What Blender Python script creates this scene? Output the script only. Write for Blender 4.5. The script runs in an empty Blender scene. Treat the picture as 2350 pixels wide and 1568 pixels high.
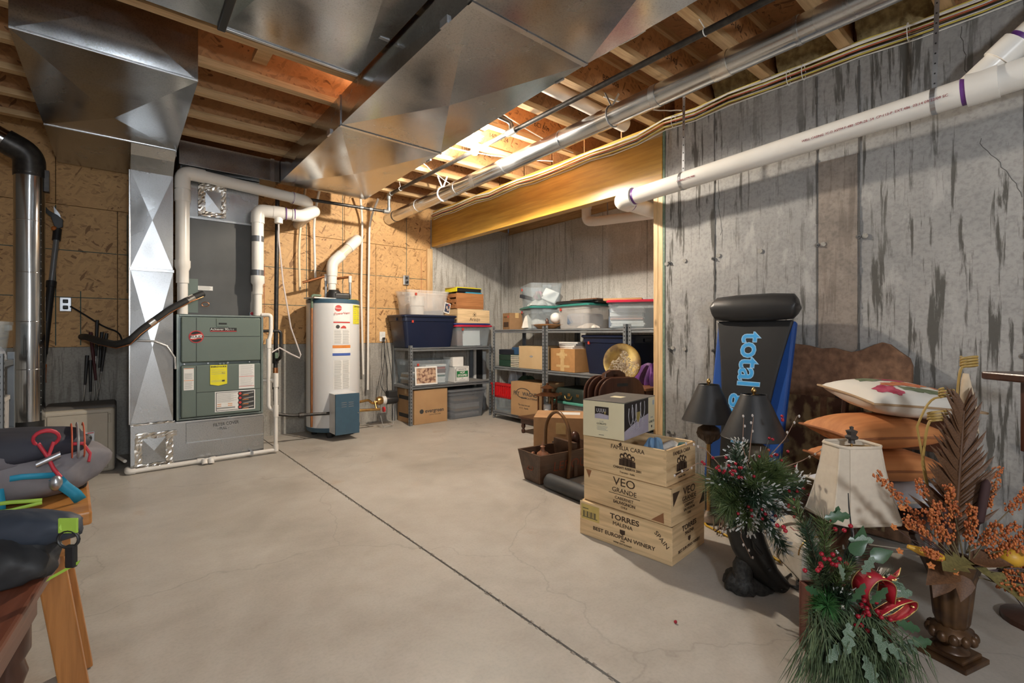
import bpy, bmesh, math, random
from mathutils import Vector, Matrix, Quaternion
random.seed(7)
SC = bpy.context.scene
COL = SC.collection
PI = math.pi
# ------------------------------------------------------------------ camera
cam_d = bpy.data.cameras.new('camera')
cam = bpy.data.objects.new('camera', cam_d); COL.objects.link(cam)
cam.location = (0, 0, 1.05)
cam.rotation_euler = (PI / 2, 0, -math.atan2(.63888, .76931))
cam_d.sensor_width = 36; cam_d.lens = 16.602; cam_d.shift_y = -19 / 2350
cam_d.clip_start = .02; cam_d.clip_end = 60
SC.camera = cam
# ------------------------------------------------------------------ world, exposure
wd = bpy.data.worlds.new('world'); SC.world = wd; wd.use_nodes = True
wd.node_tree.nodes['Background'].inputs[0].default_value = (.6, .7, 1, 1)
wd.node_tree.nodes['Background'].inputs[1].default_value = .05
SC.view_settings.view_transform = 'Standard'; SC.view_settings.look = 'None'
SC.view_settings.gamma = 1; SC.view_settings.use_curve_mapping = False
SC.view_settings.exposure = EXPOSURE = 0.25
BULB_MAIN = 4600.0          # emission of the bare bulb between the joists
BULB_REAR = (480.0, 180.0)        # the rear bare bulb, and the added globe fill lamp out of view

# ------------------------------------------------------------------ materials
MATS = {}
def nm(name):
    m = bpy.data.materials.new(name); m.use_nodes = True
    nt = m.node_tree; b = nt.nodes['Principled BSDF']
    return m, nt, b
def lk(nt, a, b): nt.links.new(a, b)
def node(nt, t, **kw):
    n = nt.nodes.new(t)
    for k, v in kw.items():
        if k in n.inputs: n.inputs[k].default_value = v
        else: setattr(n, k, v)
    return n
def coords(nt, stretch=(1, 1, 1), rot=(0, 0, 0), kind='Object'):
    tc = node(nt, 'ShaderNodeTexCoord'); mp = node(nt, 'ShaderNodeMapping')
    mp.inputs['Scale'].default_value = stretch; mp.inputs['Rotation'].default_value = rot
    lk(nt, tc.outputs[kind], mp.inputs['Vector']); return mp.outputs['Vector']
def c4(c): return (c[0], c[1], c[2], 1)
def ramp(nt, fac, stops):
    r = node(nt, 'ShaderNodeValToRGB'); e = r.color_ramp.elements
    e[0].position, e[0].color = stops[0][0], c4(stops[0][1])
    e[1].position, e[1].color = stops[-1][0], c4(stops[-1][1])
    for p, c in stops[1:-1]:
        x = e.new(p); x.color = c4(c)
    lk(nt, fac, r.inputs['Fac']); return r.outputs['Color']
def mixc(nt, fac, a, b, mode='MIX'):
    n = node(nt, 'ShaderNodeMix', data_type='RGBA', blend_type=mode)
    for s, v in ((n.inputs[0], fac), (n.inputs[6], a), (n.inputs[7], b)):
        if hasattr(v, 'is_linked') or hasattr(v, 'links'): lk(nt, v, s)
        else: s.default_value = v if isinstance(v, (int, float)) else c4(v)
    return n.outputs[2]
def bump(nt, b, h, strength, dist=.01):
    n = node(nt, 'ShaderNodeBump'); n.inputs['Strength'].default_value = strength
    n.inputs['Distance'].default_value = dist
    lk(nt, h, n.inputs['Height']); lk(nt, n.outputs['Normal'], b.inputs['Normal'])
def M(name, col, rough=.5, metal=0., col2=None, scale=20, stretch=(1, 1, 1), bmp=0., lo=.35, hi=.65, spec=.5, coat=0., detail=4, dist=.005):
    if name in MATS: return MATS[name]
    m, nt, b = nm(name)
    b.inputs['Roughness'].default_value = rough; b.inputs['Metallic'].default_value = metal
    b.inputs['Specular IOR Level'].default_value = spec; b.inputs['Coat Weight'].default_value = coat
    if col2 is None: col2 = tuple(x * .88 for x in col)
    nz = node(nt, 'ShaderNodeTexNoise'); nz.inputs['Scale'].default_value = scale; nz.inputs['Detail'].default_value = detail
    lk(nt, coords(nt, stretch), nz.inputs['Vector'])
    lk(nt, ramp(nt, nz.outputs['Fac'], [(lo, col2), (hi, col)]), b.inputs['Base Color'])
    if bmp: bump(nt, b, nz.outputs['Fac'], bmp, dist)
    MATS[name] = m; return m
def WOOD(name, c1, c2, axis=0, rough=.55, scale=9, knots=True, c3=None):
    """grain running along the given object axis"""
    if name in MATS: return MATS[name]
    m, nt, b = nm(name); b.inputs['Roughness'].default_value = rough
    st = [1., 1., 1.]; st[axis] = .07
    v = coords(nt, tuple(st))
    n0 = node(nt, 'ShaderNodeTexNoise'); n0.inputs['Scale'].default_value = scale; n0.inputs['Detail'].default_value = 6; n0.inputs['Distortion'].default_value = .6
    lk(nt, v, n0.inputs['Vector'])
    n1 = node(nt, 'ShaderNodeTexNoise'); n1.inputs['Scale'].default_value = scale * 9; n1.inputs['Detail'].default_value = 3
    lk(nt, v, n1.inputs['Vector'])
    c = ramp(nt, n0.outputs['Fac'], [(.3, c2), (.5, c1), (.7, tuple(x * 1.08 for x in c1))])
    g = ramp(nt, n1.outputs['Fac'], [(.35, (.72, .68, .62)), (.6, (1, 1, 1))])
    c = mixc(nt, .8, c, g, 'MULTIPLY')
    if knots:
        st2 = [3.2, 3.2, 3.2]; st2[axis] = 1.4
        vo = node(nt, 'ShaderNodeTexVoronoi'); vo.inputs['Scale'].default_value = 1.6
        lk(nt, coords(nt, tuple(st2)), vo.inputs['Vector'])
        k = ramp(nt, vo.outputs['Distance'], [(.03, (1, 1, 1)), (.085, (0, 0, 0))])
        c = mixc(nt, k, c, tuple(x * .45 for x in c2))
    lk(nt, c, b.inputs['Base Color']); bump(nt, b, n1.outputs['Fac'], .15, .002)
    MATS[name] = m; return m
def OSB(name, light, dark, tint=(1, 1, 1), axes=(0, 2)):
    """pressed strand board: layered strands lying in random directions"""
    if name in MATS: return MATS[name]
    m, nt, b = nm(name); b.inputs['Roughness'].default_value = .62
    tc = node(nt, 'ShaderNodeTexCoord')
    layers = []; hts = []
    rotax = 3 - axes[0] - axes[1]
    for i, (ang, sc) in enumerate(((.25, 1), (-.55, 1.2), (1.1, .9))):
        rot = [0, 0, 0]; rot[rotax] = ang
        m1 = node(nt, 'ShaderNodeMapping'); m1.inputs['Rotation'].default_value = rot; m1.inputs['Location'].default_value = (i * 3.1, i * 1.7, i * 2.3)
        lk(nt, tc.outputs['Object'], m1.inputs['Vector'])
        nz = node(nt, 'ShaderNodeTexNoise'); nz.inputs['Scale'].default_value = 5; lk(nt, m1.outputs['Vector'], nz.inputs['Vector'])
        ad = node(nt, 'ShaderNodeVectorMath', operation='MULTIPLY_ADD'); ad.inputs[1].default_value = (.06, .06, .06)
        lk(nt, nz.outputs['Color'], ad.inputs[0]); lk(nt, m1.outputs['Vector'], ad.inputs[2])
        st = [64 * sc] * 3; st[axes[0]] = 15 * sc
        m2 = node(nt, 'ShaderNodeMapping'); m2.inputs['Scale'].default_value = st; lk(nt, ad.outputs[0], m2.inputs['Vector'])
        vo = node(nt, 'ShaderNodeTexVoronoi'); vo.inputs['Scale'].default_value = 1; lk(nt, m2.outputs['Vector'], vo.inputs['Vector'])
        sp = node(nt, 'ShaderNodeSeparateColor'); lk(nt, vo.outputs['Color'], sp.inputs[0])
        mid = tuple(a * .62 + c * .38 for a, c in zip(light, dark))
        layers.append((ramp(nt, sp.outputs[0], [(.0, dark), (.07, mid), (.32, light), (1, tuple(min(1, x * 1.12) for x in light))]), sp.outputs[1]))
        hts.append(sp.outputs[0])
    f1 = ramp(nt, layers[1][1], [(.55, (0, 0, 0)), (.57, (1, 1, 1))]); f2 = ramp(nt, layers[2][1], [(.66, (0, 0, 0)), (.68, (1, 1, 1))])
    c = mixc(nt, f1, layers[0][0], layers[1][0]); c = mixc(nt, f2, c, layers[2][0])
    big = node(nt, 'ShaderNodeTexNoise'); big.inputs['Scale'].default_value = 2.2; big.inputs['Detail'].default_value = 5; lk(nt, tc.outputs['Object'], big.inputs['Vector'])
    c = mixc(nt, .6, c, ramp(nt, big.outputs['Fac'], [(.3, (.72, .68, .62)), (.6, (1, 1, 1))]), 'MULTIPLY')
    c = mixc(nt, 1., c, tint, 'MULTIPLY')
    lk(nt, c, b.inputs['Base Color']); bump(nt, b, hts[0], .25, .002)
    MATS[name] = m; return m
def CONC(name, c1, c2, stain, horiz=0, streak=1.0, sc=1.0):
    """poured wall: blotches, pitting and vertical seep stains"""
    if name in MATS: return MATS[name]
    m, nt, b = nm(name); b.inputs['Roughness'].default_value = .8; b.inputs['Specular IOR Level'].default_value = .25
    tc = coords(nt)
    n0 = node(nt, 'ShaderNodeTexNoise'); n0.inputs['Scale'].default_value = 1.6 * sc; n0.inputs['Detail'].default_value = 8; n0.inputs['Roughness'].default_value = .65; lk(nt, tc, n0.inputs['Vector'])
    c = ramp(nt, n0.outputs['Fac'], [(.32, c2), (.62, c1)])
    n1 = node(nt, 'ShaderNodeTexNoise'); n1.inputs['Scale'].default_value = 60; n1.inputs['Detail'].default_value = 4; lk(nt, tc, n1.inputs['Vector'])
    c = mixc(nt, .7, c, ramp(nt, n1.outputs['Fac'], [(.3, (.7, .7, .7)), (.55, (1, 1, 1))]), 'MULTIPLY')
    # seep stains: long drips
    n2 = node(nt, 'ShaderNodeTexNoise'); n2.inputs['Scale'].default_value = 4.2; n2.inputs['Detail'].default_value = 7; n2.inputs['Roughness'].default_value = .62; n2.inputs['Distortion'].default_value = .25
    lk(nt, coords(nt, (6.5, 6.5, .5)), n2.inputs['Vector'])
    n3 = node(nt, 'ShaderNodeTexNoise'); n3.inputs['Scale'].default_value = 1.1; n3.inputs['Detail'].default_value = 3; lk(nt, tc, n3.inputs['Vector'])
    s = ramp(nt, n2.outputs['Fac'], [(.535, (0, 0, 0)), (.60, (1, 1, 1))])
    g = ramp(nt, n3.outputs['Fac'], [(.36, (0, 0, 0)), (.56, (streak, streak, streak))])
    f = mixc(nt, 1., s, g, 'MULTIPLY')
    c = mixc(nt, f, c, stain)
    # pale lime patches
    n4 = node(nt, 'ShaderNodeTexNoise'); n4.inputs['Scale'].default_value = 3.1; n4.inputs['Detail'].default_value = 9; n4.inputs['Roughness'].default_value = .7
    lk(nt, coords(nt, (1.8, 1.8, .7)), n4.inputs['Vector'])
    c = mixc(nt, ramp(nt, n4.outputs['Fac'], [(.56, (0, 0, 0)), (.64, (.55, .55, .55))]), c, tuple(min(1, x * 1.25) for x in c1))
    lk(nt, c, b.inputs['Base Color']); bump(nt, b, n1.outputs['Fac'], .25, .004)
    MATS[name] = m; return m
def FLOORMAT():
    m, nt, b = nm('trowelled_concrete'); b.inputs['Specular IOR Level'].default_value = .35
    tc = coords(nt)
    n0 = node(nt, 'ShaderNodeTexNoise'); n0.inputs['Scale'].default_value = 1.1; n0.inputs['Detail'].default_value = 9; n0.inputs['Roughness'].default_value = .6; n0.inputs['Distortion'].default_value = .4; lk(nt, tc, n0.inputs['Vector'])
    c = ramp(nt, n0.outputs['Fac'], [(.3, (.385, .35, .305)), (.5, (.485, .448, .397)), (.7, (.55, .512, .46))])
    n1 = node(nt, 'ShaderNodeTexNoise'); n1.inputs['Scale'].default_value = 7; n1.inputs['Detail'].default_value = 8; n1.inputs['Roughness'].default_value = .7; lk(nt, tc, n1.inputs['Vector'])
    c = mixc(nt, .5, c, ramp(nt, n1.outputs['Fac'], [(.33, (.76, .73, .70)), (.6, (1, 1, 1))]), 'MULTIPLY')
    n2 = node(nt, 'ShaderNodeTexNoise'); n2.inputs['Scale'].default_value = 2.7; n2.inputs['Detail'].default_value = 6; lk(nt, coords(nt, (1, 1, 1), (0, 0, .8)), n2.inputs['Vector'])
    c = mixc(nt, ramp(nt, n2.outputs['Fac'], [(.66, (0, 0, 0)), (.76, (.45, .45, .45))]), c, (.36, .22, .11))   # rust spots
    vo = node(nt, 'ShaderNodeTexVoronoi', feature='DISTANCE_TO_EDGE'); vo.inputs['Scale'].default_value = .7
    wn = node(nt, 'ShaderNodeTexNoise'); wn.inputs['Scale'].default_value = 3; wn.inputs['Detail'].default_value = 5; lk(nt, tc, wn.inputs['Vector'])
    ad = node(nt, 'ShaderNodeVectorMath', operation='MULTIPLY_ADD'); ad.inputs[1].default_value = (.35, .35, .35); lk(nt, wn.outputs['Color'], ad.inputs[0]); lk(nt, tc, ad.inputs[2]); lk(nt, ad.outputs[0], vo.inputs['Vector'])
    c = mixc(nt, ramp(nt, vo.outputs['Distance'], [(.0, (.35, .35, .35)), (.004, (0, 0, 0))]), c, (.25, .22, .19))  # hairline cracks
    n3 = node(nt, 'ShaderNodeTexNoise'); n3.inputs['Scale'].default_value = 90; lk(nt, tc, n3.inputs['Vector'])
    c = mixc(nt, .35, c, ramp(nt, n3.outputs['Fac'], [(.3, (.8, .8, .8)), (.55, (1, 1, 1))]), 'MULTIPLY')
    lk(nt, c, b.inputs['Base Color'])
    lk(nt, ramp(nt, n1.outputs['Fac'], [(.3, (.38, .38, .38)), (.7, (.6, .6, .6))]), b.inputs['Roughness'])
    bump(nt, b, n3.outputs['Fac'], .06, .003)
    return m
def GALV(name, col=(.50, .515, .53), r0=.13, r1=.28, spangle=1.):
    if name in MATS: return MATS[name]
    m, nt, b = nm(name); b.inputs['Metallic'].default_value = 1
    tc = coords(nt)
    n0 = node(nt, 'ShaderNodeTexNoise'); n0.inputs['Scale'].default_value = 2.5; n0.inputs['Detail'].default_value = 7; n0.inputs['Distortion'].default_value = .5; lk(nt, tc, n0.inputs['Vector'])
    n1 = node(nt, 'ShaderNodeTexNoise'); n1.inputs['Scale'].default_value = 140; n1.inputs['Detail'].default_value = 2; lk(nt, tc, n1.inputs['Vector'])
    c = mixc(nt, .6 * spangle, col, ramp(nt, n1.outputs['Fac'], [(.3, (.62, .62, .62)), (.5, (1, 1, 1))]), 'MULTIPLY')
    c = mixc(nt, .6, c, ramp(nt, n0.outputs['Fac'], [(.3, (.78, .78, .78)), (.6, (1, 1, 1))]), 'MULTIPLY')
    lk(nt, c, b.inputs['Base Color'])
    lk(nt, ramp(nt, n0.outputs['Fac'], [(.3, (r0,) * 3), (.65, (r1,) * 3)]), b.inputs['Roughness'])
    bump(nt, b, n0.outputs['Fac'], .035, .02)
    MATS[name] = m; return m
def CLEAR(name, col=(.85, .9, .92), alpha=.35, rough=.25):
    """milky see-through plastic"""
    if name in MATS: return MATS[name]
    m, nt, b = nm(name); b.inputs['Base Color'].default_value = c4(col); b.inputs['Roughness'].default_value = rough
    tr = node(nt, 'ShaderNodeBsdfTransparent'); tr.inputs[0].default_value = c4(tuple(.5 + .5 * x for x in col))
    mx = node(nt, 'ShaderNodeMixShader')
    nz = node(nt, 'ShaderNodeTexNoise'); nz.inputs['Scale'].default_value = 6; lk(nt, coords(nt), nz.inputs['Vector'])
    mr = node(nt, 'ShaderNodeMapRange'); mr.inputs['To Min'].default_value = alpha * .8; mr.inputs['To Max'].default_value = alpha * 1.2
    lk(nt, nz.outputs['Fac'], mr.inputs['Value']); lk(nt, mr.outputs[0], mx.inputs[0])
    lk(nt, tr.outputs[0], mx.inputs[1]); lk(nt, b.outputs[0], mx.inputs[2])
    lk(nt, mx.outputs[0], nt.nodes['Material Output'].inputs[0]); MATS[name] = m; return m
def EMIT(name, col, s):
    if name in MATS: return MATS[name]
    m, nt, b = nm(name); b.inputs['Base Color'].default_value = c4(col); b.inputs['Emission Color'].default_value = c4(col); b.inputs['Emission Strength'].default_value = s
    MATS[name] = m; return m

# ------------------------------------------------------------------ mesh builder
def frame(d, up=None):
    d = Vector(d).normalized()
    u = Vector(up) if up else (Vector((0, 0, 1)) if abs(d.z) < .95 else Vector((1, 0, 0)))
    s = d.cross(u).normalized(); return d, s, s.cross(d).normalized()
class MB:
    def __init__(s): s.v = []; s.f = []
    def add(s, vs, fs):
        o = len(s.v); s.v += [tuple(x) for x in vs]; s.f += [tuple(i + o for i in f) for f in fs]; return s
    def box(s, x0, x1, y0, y1, z0, z1):
        return s.add([(x0, y0, z0), (x1, y0, z0), (x1, y1, z0), (x0, y1, z0), (x0, y0, z1), (x1, y0, z1), (x1, y1, z1), (x0, y1, z1)],
                     [(0, 3, 2, 1), (4, 5, 6, 7), (0, 1, 5, 4), (1, 2, 6, 5), (2, 3, 7, 6), (3, 0, 4, 7)])
    def frus(s, b, t, z0, z1):     # rectangle b (x0,x1,y0,y1) at z0 to rectangle t at z1
        return s.add([(b[0], b[2], z0), (b[1], b[2], z0), (b[1], b[3], z0), (b[0], b[3], z0), (t[0], t[2], z1), (t[1], t[2], z1), (t[1], t[3], z1), (t[0], t[3], z1)],
                     [(0, 3, 2, 1), (4, 5, 6, 7), (0, 1, 5, 4), (1, 2, 6, 5), (2, 3, 7, 6), (3, 0, 4, 7)])
    def bar(s, a, b, w, h, up=None):   # box beam from a to b, w across, h along up
        a = Vector(a); b = Vector(b); d, sx, u = frame(b - a, up); vs = []
        for p in (a, b):
            for i, j in ((-1, -1), (1, -1), (1, 1), (-1, 1)): vs.append(p + sx * (i * w / 2) + u * (j * h / 2))
        return s.add(vs, [(0, 1, 2, 3), (7, 6, 5, 4), (0, 4, 5, 1), (1, 5, 6, 2), (2, 6, 7, 3), (3, 7, 4, 0)])
    def tube(s, pts, r, n=12, cap=True, closed=False):
        pts = [Vector(p) for p in pts]; k = len(pts); rr = r if isinstance(r, (list, tuple)) else [r] * k
        o = len(s.v); prev = None
        for i, p in enumerate(pts):
            if closed: t = pts[(i + 1) % k] - pts[i - 1]
            else: t = (pts[min(i + 1, k - 1)] - pts[max(i - 1, 0)])
            t = t.normalized() if t.length > 1e-9 else Vector((0, 0, 1))
            if prev is None: _, a, b2 = frame(t)
            else:
                a = (prev - t * prev.dot(t))
                a = a.normalized() if a.length > 1e-6 else frame(t)[1]
                b2 = a.cross(t)
            prev = a
            for j in range(n):
                an = 2 * PI * j / n; s.v.append(tuple(p + a * (math.cos(an) * rr[i]) + b2 * (math.sin(an) * rr[i])))
        for i in range(k - (0 if closed else 1)):
            for j in range(n):
                q = o + i * n; w = o + ((i + 1) % k) * n
                s.f.append((q + j, q + (j + 1) % n, w + (j + 1) % n, w + j))
        if cap and not closed:
            s.f.append(tuple(o + j for j in reversed(range(n)))); s.f.append(tuple(o + (k - 1) * n + j for j in range(n)))
        return s
    def cyl(s, a, b, r, n=16, r2=None, cap=True): return s.tube([a, b], [r, r if r2 is None else r2], n, cap)
    def lathe(s, prof, n=24, c=(0, 0, 0), cap=True):
        o = len(s.v)
        for r, z in prof:
            for j in range(n):
                a = 2 * PI * j / n; s.v.append((c[0] + r * math.cos(a), c[1] + r * math.sin(a), c[2] + z))
        for i in range(len(prof) - 1):
            for j in range(n): s.f.append((o + i * n + j, o + i * n + (j + 1) % n, o + (i + 1) * n + (j + 1) % n, o + (i + 1) * n + j))
        if cap:
            s.f.append(tuple(o + j for j in reversed(range(n)))); s.f.append(tuple(o + (len(prof) - 1) * n + j for j in range(n)))
        return s
    def prism(s, poly, h0, h1, axis=2):   # polygon in the plane across the axis
        n = len(poly)
        def P(p, h):
            if axis == 2: return (p[0], p[1], h)
            if axis == 1: return (p[0], h, p[1])
            return (h, p[0], p[1])
        vs = [P(p, h0) for p in poly] + [P(p, h1) for p in poly]
        return s.add(vs, [tuple(reversed(range(n))), tuple(range(n, 2 * n))] + [(i, (i + 1) % n, n + (i + 1) % n, n + i) for i in range(n)])
    def ball(s, c, r, n=10, m=7, sc=(1, 1, 1)):
        prof = [(max(1e-4, r * math.sin(PI * i / m)), -r * math.cos(PI * i / m)) for i in range(m + 1)]
        o = len(s.v); s.lathe(prof, n)
        for i in range(o, len(s.v)):
            x, y, z = s.v[i]; s.v[i] = (c[0] + x * sc[0], c[1] + y * sc[1], c[2] + z * sc[2])
        return s
    def grid(s, fn, nu, nv, wrap=False):
        o = len(s.v)
        for i in range(nu + 1):
            for j in range(nv + 1): s.v.append(tuple(fn(i / nu, j / nv)))
        for i in range(nu):
            for j in range(nv):
                a = o + i * (nv + 1) + j; s.f.append((a, a + nv + 1, a + nv + 2, a + 1))
        return s
    def xf(s, mat, start=0):
        for i in range(start, len(s.v)): s.v[i] = tuple(mat @ Vector(s.v[i]))
        return s
    def mesh(s, name, mat, smooth=None):
        me = bpy.data.meshes.new(name); me.from_pydata(s.v, [], s.f); me.validate(clean_customdata=False)
        bm = bmesh.new(); bm.from_mesh(me); bmesh.ops.recalc_face_normals(bm, faces=bm.faces); bm.to_mesh(me); bm.free()
        if smooth:
            me.polygons.foreach_set('use_smooth', [True] * len(me.polygons)); me.set_sharp_from_angle(angle=math.radians(smooth))
        me.materials.append(mat); return me
    def build(s, name, mat, parent=None, smooth=None, bevel=0, loc=None, label=None, thick=0, seg=2, subsurf=0):
        return inst(name, s.mesh(name, mat, smooth), parent, bevel, loc, label, thick, seg, subsurf)
def inst(name, me, parent=None, bevel=0, loc=None, label=None, thick=0, seg=2, subsurf=0, rot=None, scale=None):
    o = bpy.data.objects.new(name, me); COL.objects.link(o)
    if parent: o.parent = parent
    if loc: o.location = loc
    if rot: o.rotation_euler = rot
    if scale: o.scale = scale if not isinstance(scale, (int, float)) else (scale,) * 3
    if thick:
        md = o.modifiers.new('thickness', 'SOLIDIFY'); md.thickness = thick; md.offset = 0
    if bevel:
        md = o.modifiers.new('bevel', 'BEVEL'); md.width = bevel; md.segments = seg; md.limit_method = 'ANGLE'; md.angle_limit = .6
        if not me.polygons[0].use_smooth and len(me.polygons):
            pass
    if subsurf:
        md = o.modifiers.new('subdivision', 'SUBSURF'); md.levels = md.render_levels = subsurf
    if label: o['label'] = label
    return o
def thing(name, label, cat, loc=(0, 0, 0), rz=0, group=None, rot=None):
    o = bpy.data.objects.new(name, None); COL.objects.link(o); o.empty_display_size = .05
    o.location = loc; o.rotation_euler = rot if rot else (0, 0, rz)
    return tag(o, label, cat, group)
def tag(o, label, cat, group=None):
    o['label'] = label; o['category'] = cat
    if group: o['group'] = group
    return o
def struct(o): o['kind'] = 'structure'; return o
def stuff(o): o['kind'] = 'stuff'; return o
FONTCACHE = {}
def text(name, s, mat, parent, loc, rot, size, align='CENTER', ext=.0004, sx=1., bold=0., spacing=1.):
    cu = bpy.data.curves.new(name, 'FONT'); cu.body = s; cu.size = size; cu.align_x = align; cu.align_y = 'CENTER'; cu.extrude = ext; cu.offset = bold; cu.space_character = spacing; cu.resolution_u = 3
    tmp = bpy.data.objects.new(name, cu); COL.objects.link(tmp)
    me = bpy.data.meshes.new_from_object(tmp); bpy.data.objects.remove(tmp); bpy.data.curves.remove(cu)
    me.materials.clear(); me.materials.append(mat); me.name = name
    if not me.polygons: return None
    return inst(name, me, parent, loc=loc, rot=rot, scale=(sx, 1, 1))
RX = PI / 2
FACE_Y = (RX, 0, 0)            # reads on a face looking to -Y
FACE_X = (RX, 0, -PI / 2)      # reads on a face looking to -X
FLAT = (0, 0, 0)
def bend(pts, r=.05, n=5):
    """round the corners of a polyline"""
    pts = [Vector(p) for p in pts]; out = [pts[0]]
    for i in range(1, len(pts) - 1):
        a, b, c = pts[i - 1], pts[i], pts[i + 1]
        d1 = (a - b); d2 = (c - b); q = min(r, d1.length * .49, d2.length * .49)
        p0 = b + d1.normalized() * q; p2 = b + d2.normalized() * q
        for k in range(n + 1):
            t = k / n; out.append(p0 * (1 - t) ** 2 + b * 2 * t * (1 - t) + p2 * t * t)
    out.append(pts[-1]); return out
def sag(a, b, drop, n=8, wob=0.):
    a = Vector(a); b = Vector(b)
    return [a.lerp(b, i / n) - Vector((random.uniform(-wob, wob), random.uniform(-wob, wob), drop * 4 * (i / n) * (1 - i / n))) for i in range(n + 1)]
def dup(root, loc, rz, label=None, group=None, name=None):
    r = root.copy(); COL.objects.link(r); r.location = loc; r.rotation_euler = (0, 0, rz)
    if label: r['label'] = label
    if group: r['group'] = group
    for ch in list(root.children):
        c = ch.copy(); COL.objects.link(c); c.parent = r
        for g in ch.children:
            d = g.copy(); COL.objects.link(d); d.parent = c
    return r
# ------------------------------------------------------------------ shared materials
m_floor = FLOORMAT()
m_groove = M('joint_dirt', (.10, .085, .07), .9, col2=(.05, .045, .04))
m_concR = CONC('seeped_concrete', (.385, .375, .36), (.285, .28, .275), (.095, .09, .08), streak=.95)
m_concA = CONC('pale_concrete', (.56, .545, .51), (.45, .435, .40), (.20, .17, .13), streak=.5)
m_concL = CONC('grey_block_concrete', (.42, .40, .36), (.29, .275, .25), (.10, .09, .08), streak=.6)
m_brownpatch = CONC('rough_brown_concrete', (.33, .28, .24), (.22, .19, .165), (.14, .11, .09), streak=.5, sc=4)
m_tie = M('tie_stub', (.16, .155, .15), .8, col2=(.09, .09, .09), scale=80)
m_crack = M('crack_line', (.12, .115, .11), .9)
m_osb = OSB('osb_wall', (.60, .36, .155), (.24, .115, .038))
m_osbc = OSB('osb_subfloor', (.42, .21, .09), (.16, .07, .03), axes=(0, 1))
m_osbw = OSB('osb_web', (.50, .26, .11), (.20, .09, .035), axes=(0, 2))
m_flange = WOOD('joist_lumber', (.62, .42, .22), (.44, .26, .12), 0)
m_pine = WOOD('pine_stud', (.72, .50, .27), (.56, .34, .15), 2)
m_plate = WOOD('pine_plate', (.60, .40, .21), (.42, .25, .12), 1)
m_lvl = WOOD('yellow_beam', (.62, .36, .07), (.42, .21, .03), 1, rough=.35, scale=5, knots=False)
m_green = M('treated_edge', (.16, .22, .15), .7, col2=(.10, .15, .11), scale=40)
m_line = M('layout_ink', (.03, .09, .09), .8)
m_lineR = M('red_ink', (.35, .06, .04), .8)
m_seam = M('board_gap', (.035, .02, .012), .9)
m_insul = M('fibreglass', (.46, .36, .17), .95, col2=(.25, .18, .08), scale=30, bmp=.8, dist=.02)
m_white = M('white_plastic', (.80, .79, .76), .35)
m_pvc = M('white_pvc', (.82, .79, .74), .28, col2=(.77, .73, .67), scale=5)
m_purple = M('pvc_primer', (.13, .04, .22), .4)
m_print = M('red_print', (.30, .05, .06), .6)
m_black = M('black_pipe', (.035, .033, .032), .38, .6, col2=(.06, .055, .05), scale=30)
m_galv = GALV('galvanised_sheet')
m_galvd = GALV('galvanised_bright', (.58, .60, .62), .20, .38, .5)
m_galvp = GALV('galvanised_pipe', (.66, .68, .70), .16, .30, .4)
m_zinc = M('zinc_strap', (.55, .57, .60), .35, .9)
m_blk = M('black_plastic', (.018, .018, .019), .45)
m_copper = M('copper', (.62, .27, .12), .3, 1.)
m_brass = M('brass', (.62, .42, .16), .35, 1., col2=(.40, .22, .09))
m_tape = GALV('foil_tape', (.80, .77, .72), .12, .38, .2)

# ------------------------------------------------------------------ floor
def jx(y): return 1.152 - (y - .886) * .0140
f = MB(); YA, YZ, XA, XZ = -2.6, 5.55, -2.7, 4.6; g = .005
f.add([(XA, YA, 0), (jx(YA) - g, YA, 0), (jx(YZ) - g, YZ, 0), (XA, YZ, 0)], [(0, 1, 2, 3)])
f.add([(jx(YA) + g, YA, 0), (XZ, YA, 0), (XZ, YZ, 0), (jx(YZ) + g, YZ, 0)], [(0, 1, 2, 3)])
f.add([(jx(YA) - g, YA, 0), (jx(YA) - g, YA, -.012), (jx(YZ) - g, YZ, -.012), (jx(YZ) - g, YZ, 0)], [(0, 1, 2, 3)])
f.add([(jx(YA) + g, YA, 0), (jx(YA) + g, YA, -.012), (jx(YZ) + g, YZ, -.012), (jx(YZ) + g, YZ, 0)], [(0, 1, 2, 3)])
f.add([(XA, YA, -.05), (XZ, YA, -.05), (XZ, YZ, -.05), (XA, YZ, -.05)], [(0, 1, 2, 3)])
floor = struct(f.build('floor', m_floor))
MB().box(jx(2) - .06, jx(2) + .06, YA, YZ, -.03, -.0115).build('control_joint', m_groove, floor)
cr = MB()
rj = random.Random(3)
for i in range(420):          # crumbled edge of the saw cut
    y = rj.uniform(.3, 4.5) if i % 3 else rj.uniform(2.6, 4.45); x = jx(y) + rj.choice((-1, 1)) * (g + rj.uniform(-.001, .003)); s = rj.uniform(.0015, .0045)
    cr.frus((x - s, x + s, y - s * 2, y + s * 2), (x - s * .5, x + s * .5, y - s, y + s), 0, s * .5)
stuff(cr.build('crumbs', M('joint_crumbs', (.40, .36, .31), .9, col2=(.22, .19, .16), scale=60), floor))

# ------------------------------------------------------------------ walls
YB, XW, XD = 5.30, 3.06, 4.32
ZJ, ZS = 2.61, 2.91        # underside of joists / of subfloor
wb = struct(MB().box(XA, 3.06, YB, YB + .2, 0, .935).build('wall_back', m_concL))
MB().box(XA, 3.055, YB + .06, YB + .2, .935, ZS).build('framing', m_plate, wb)
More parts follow.
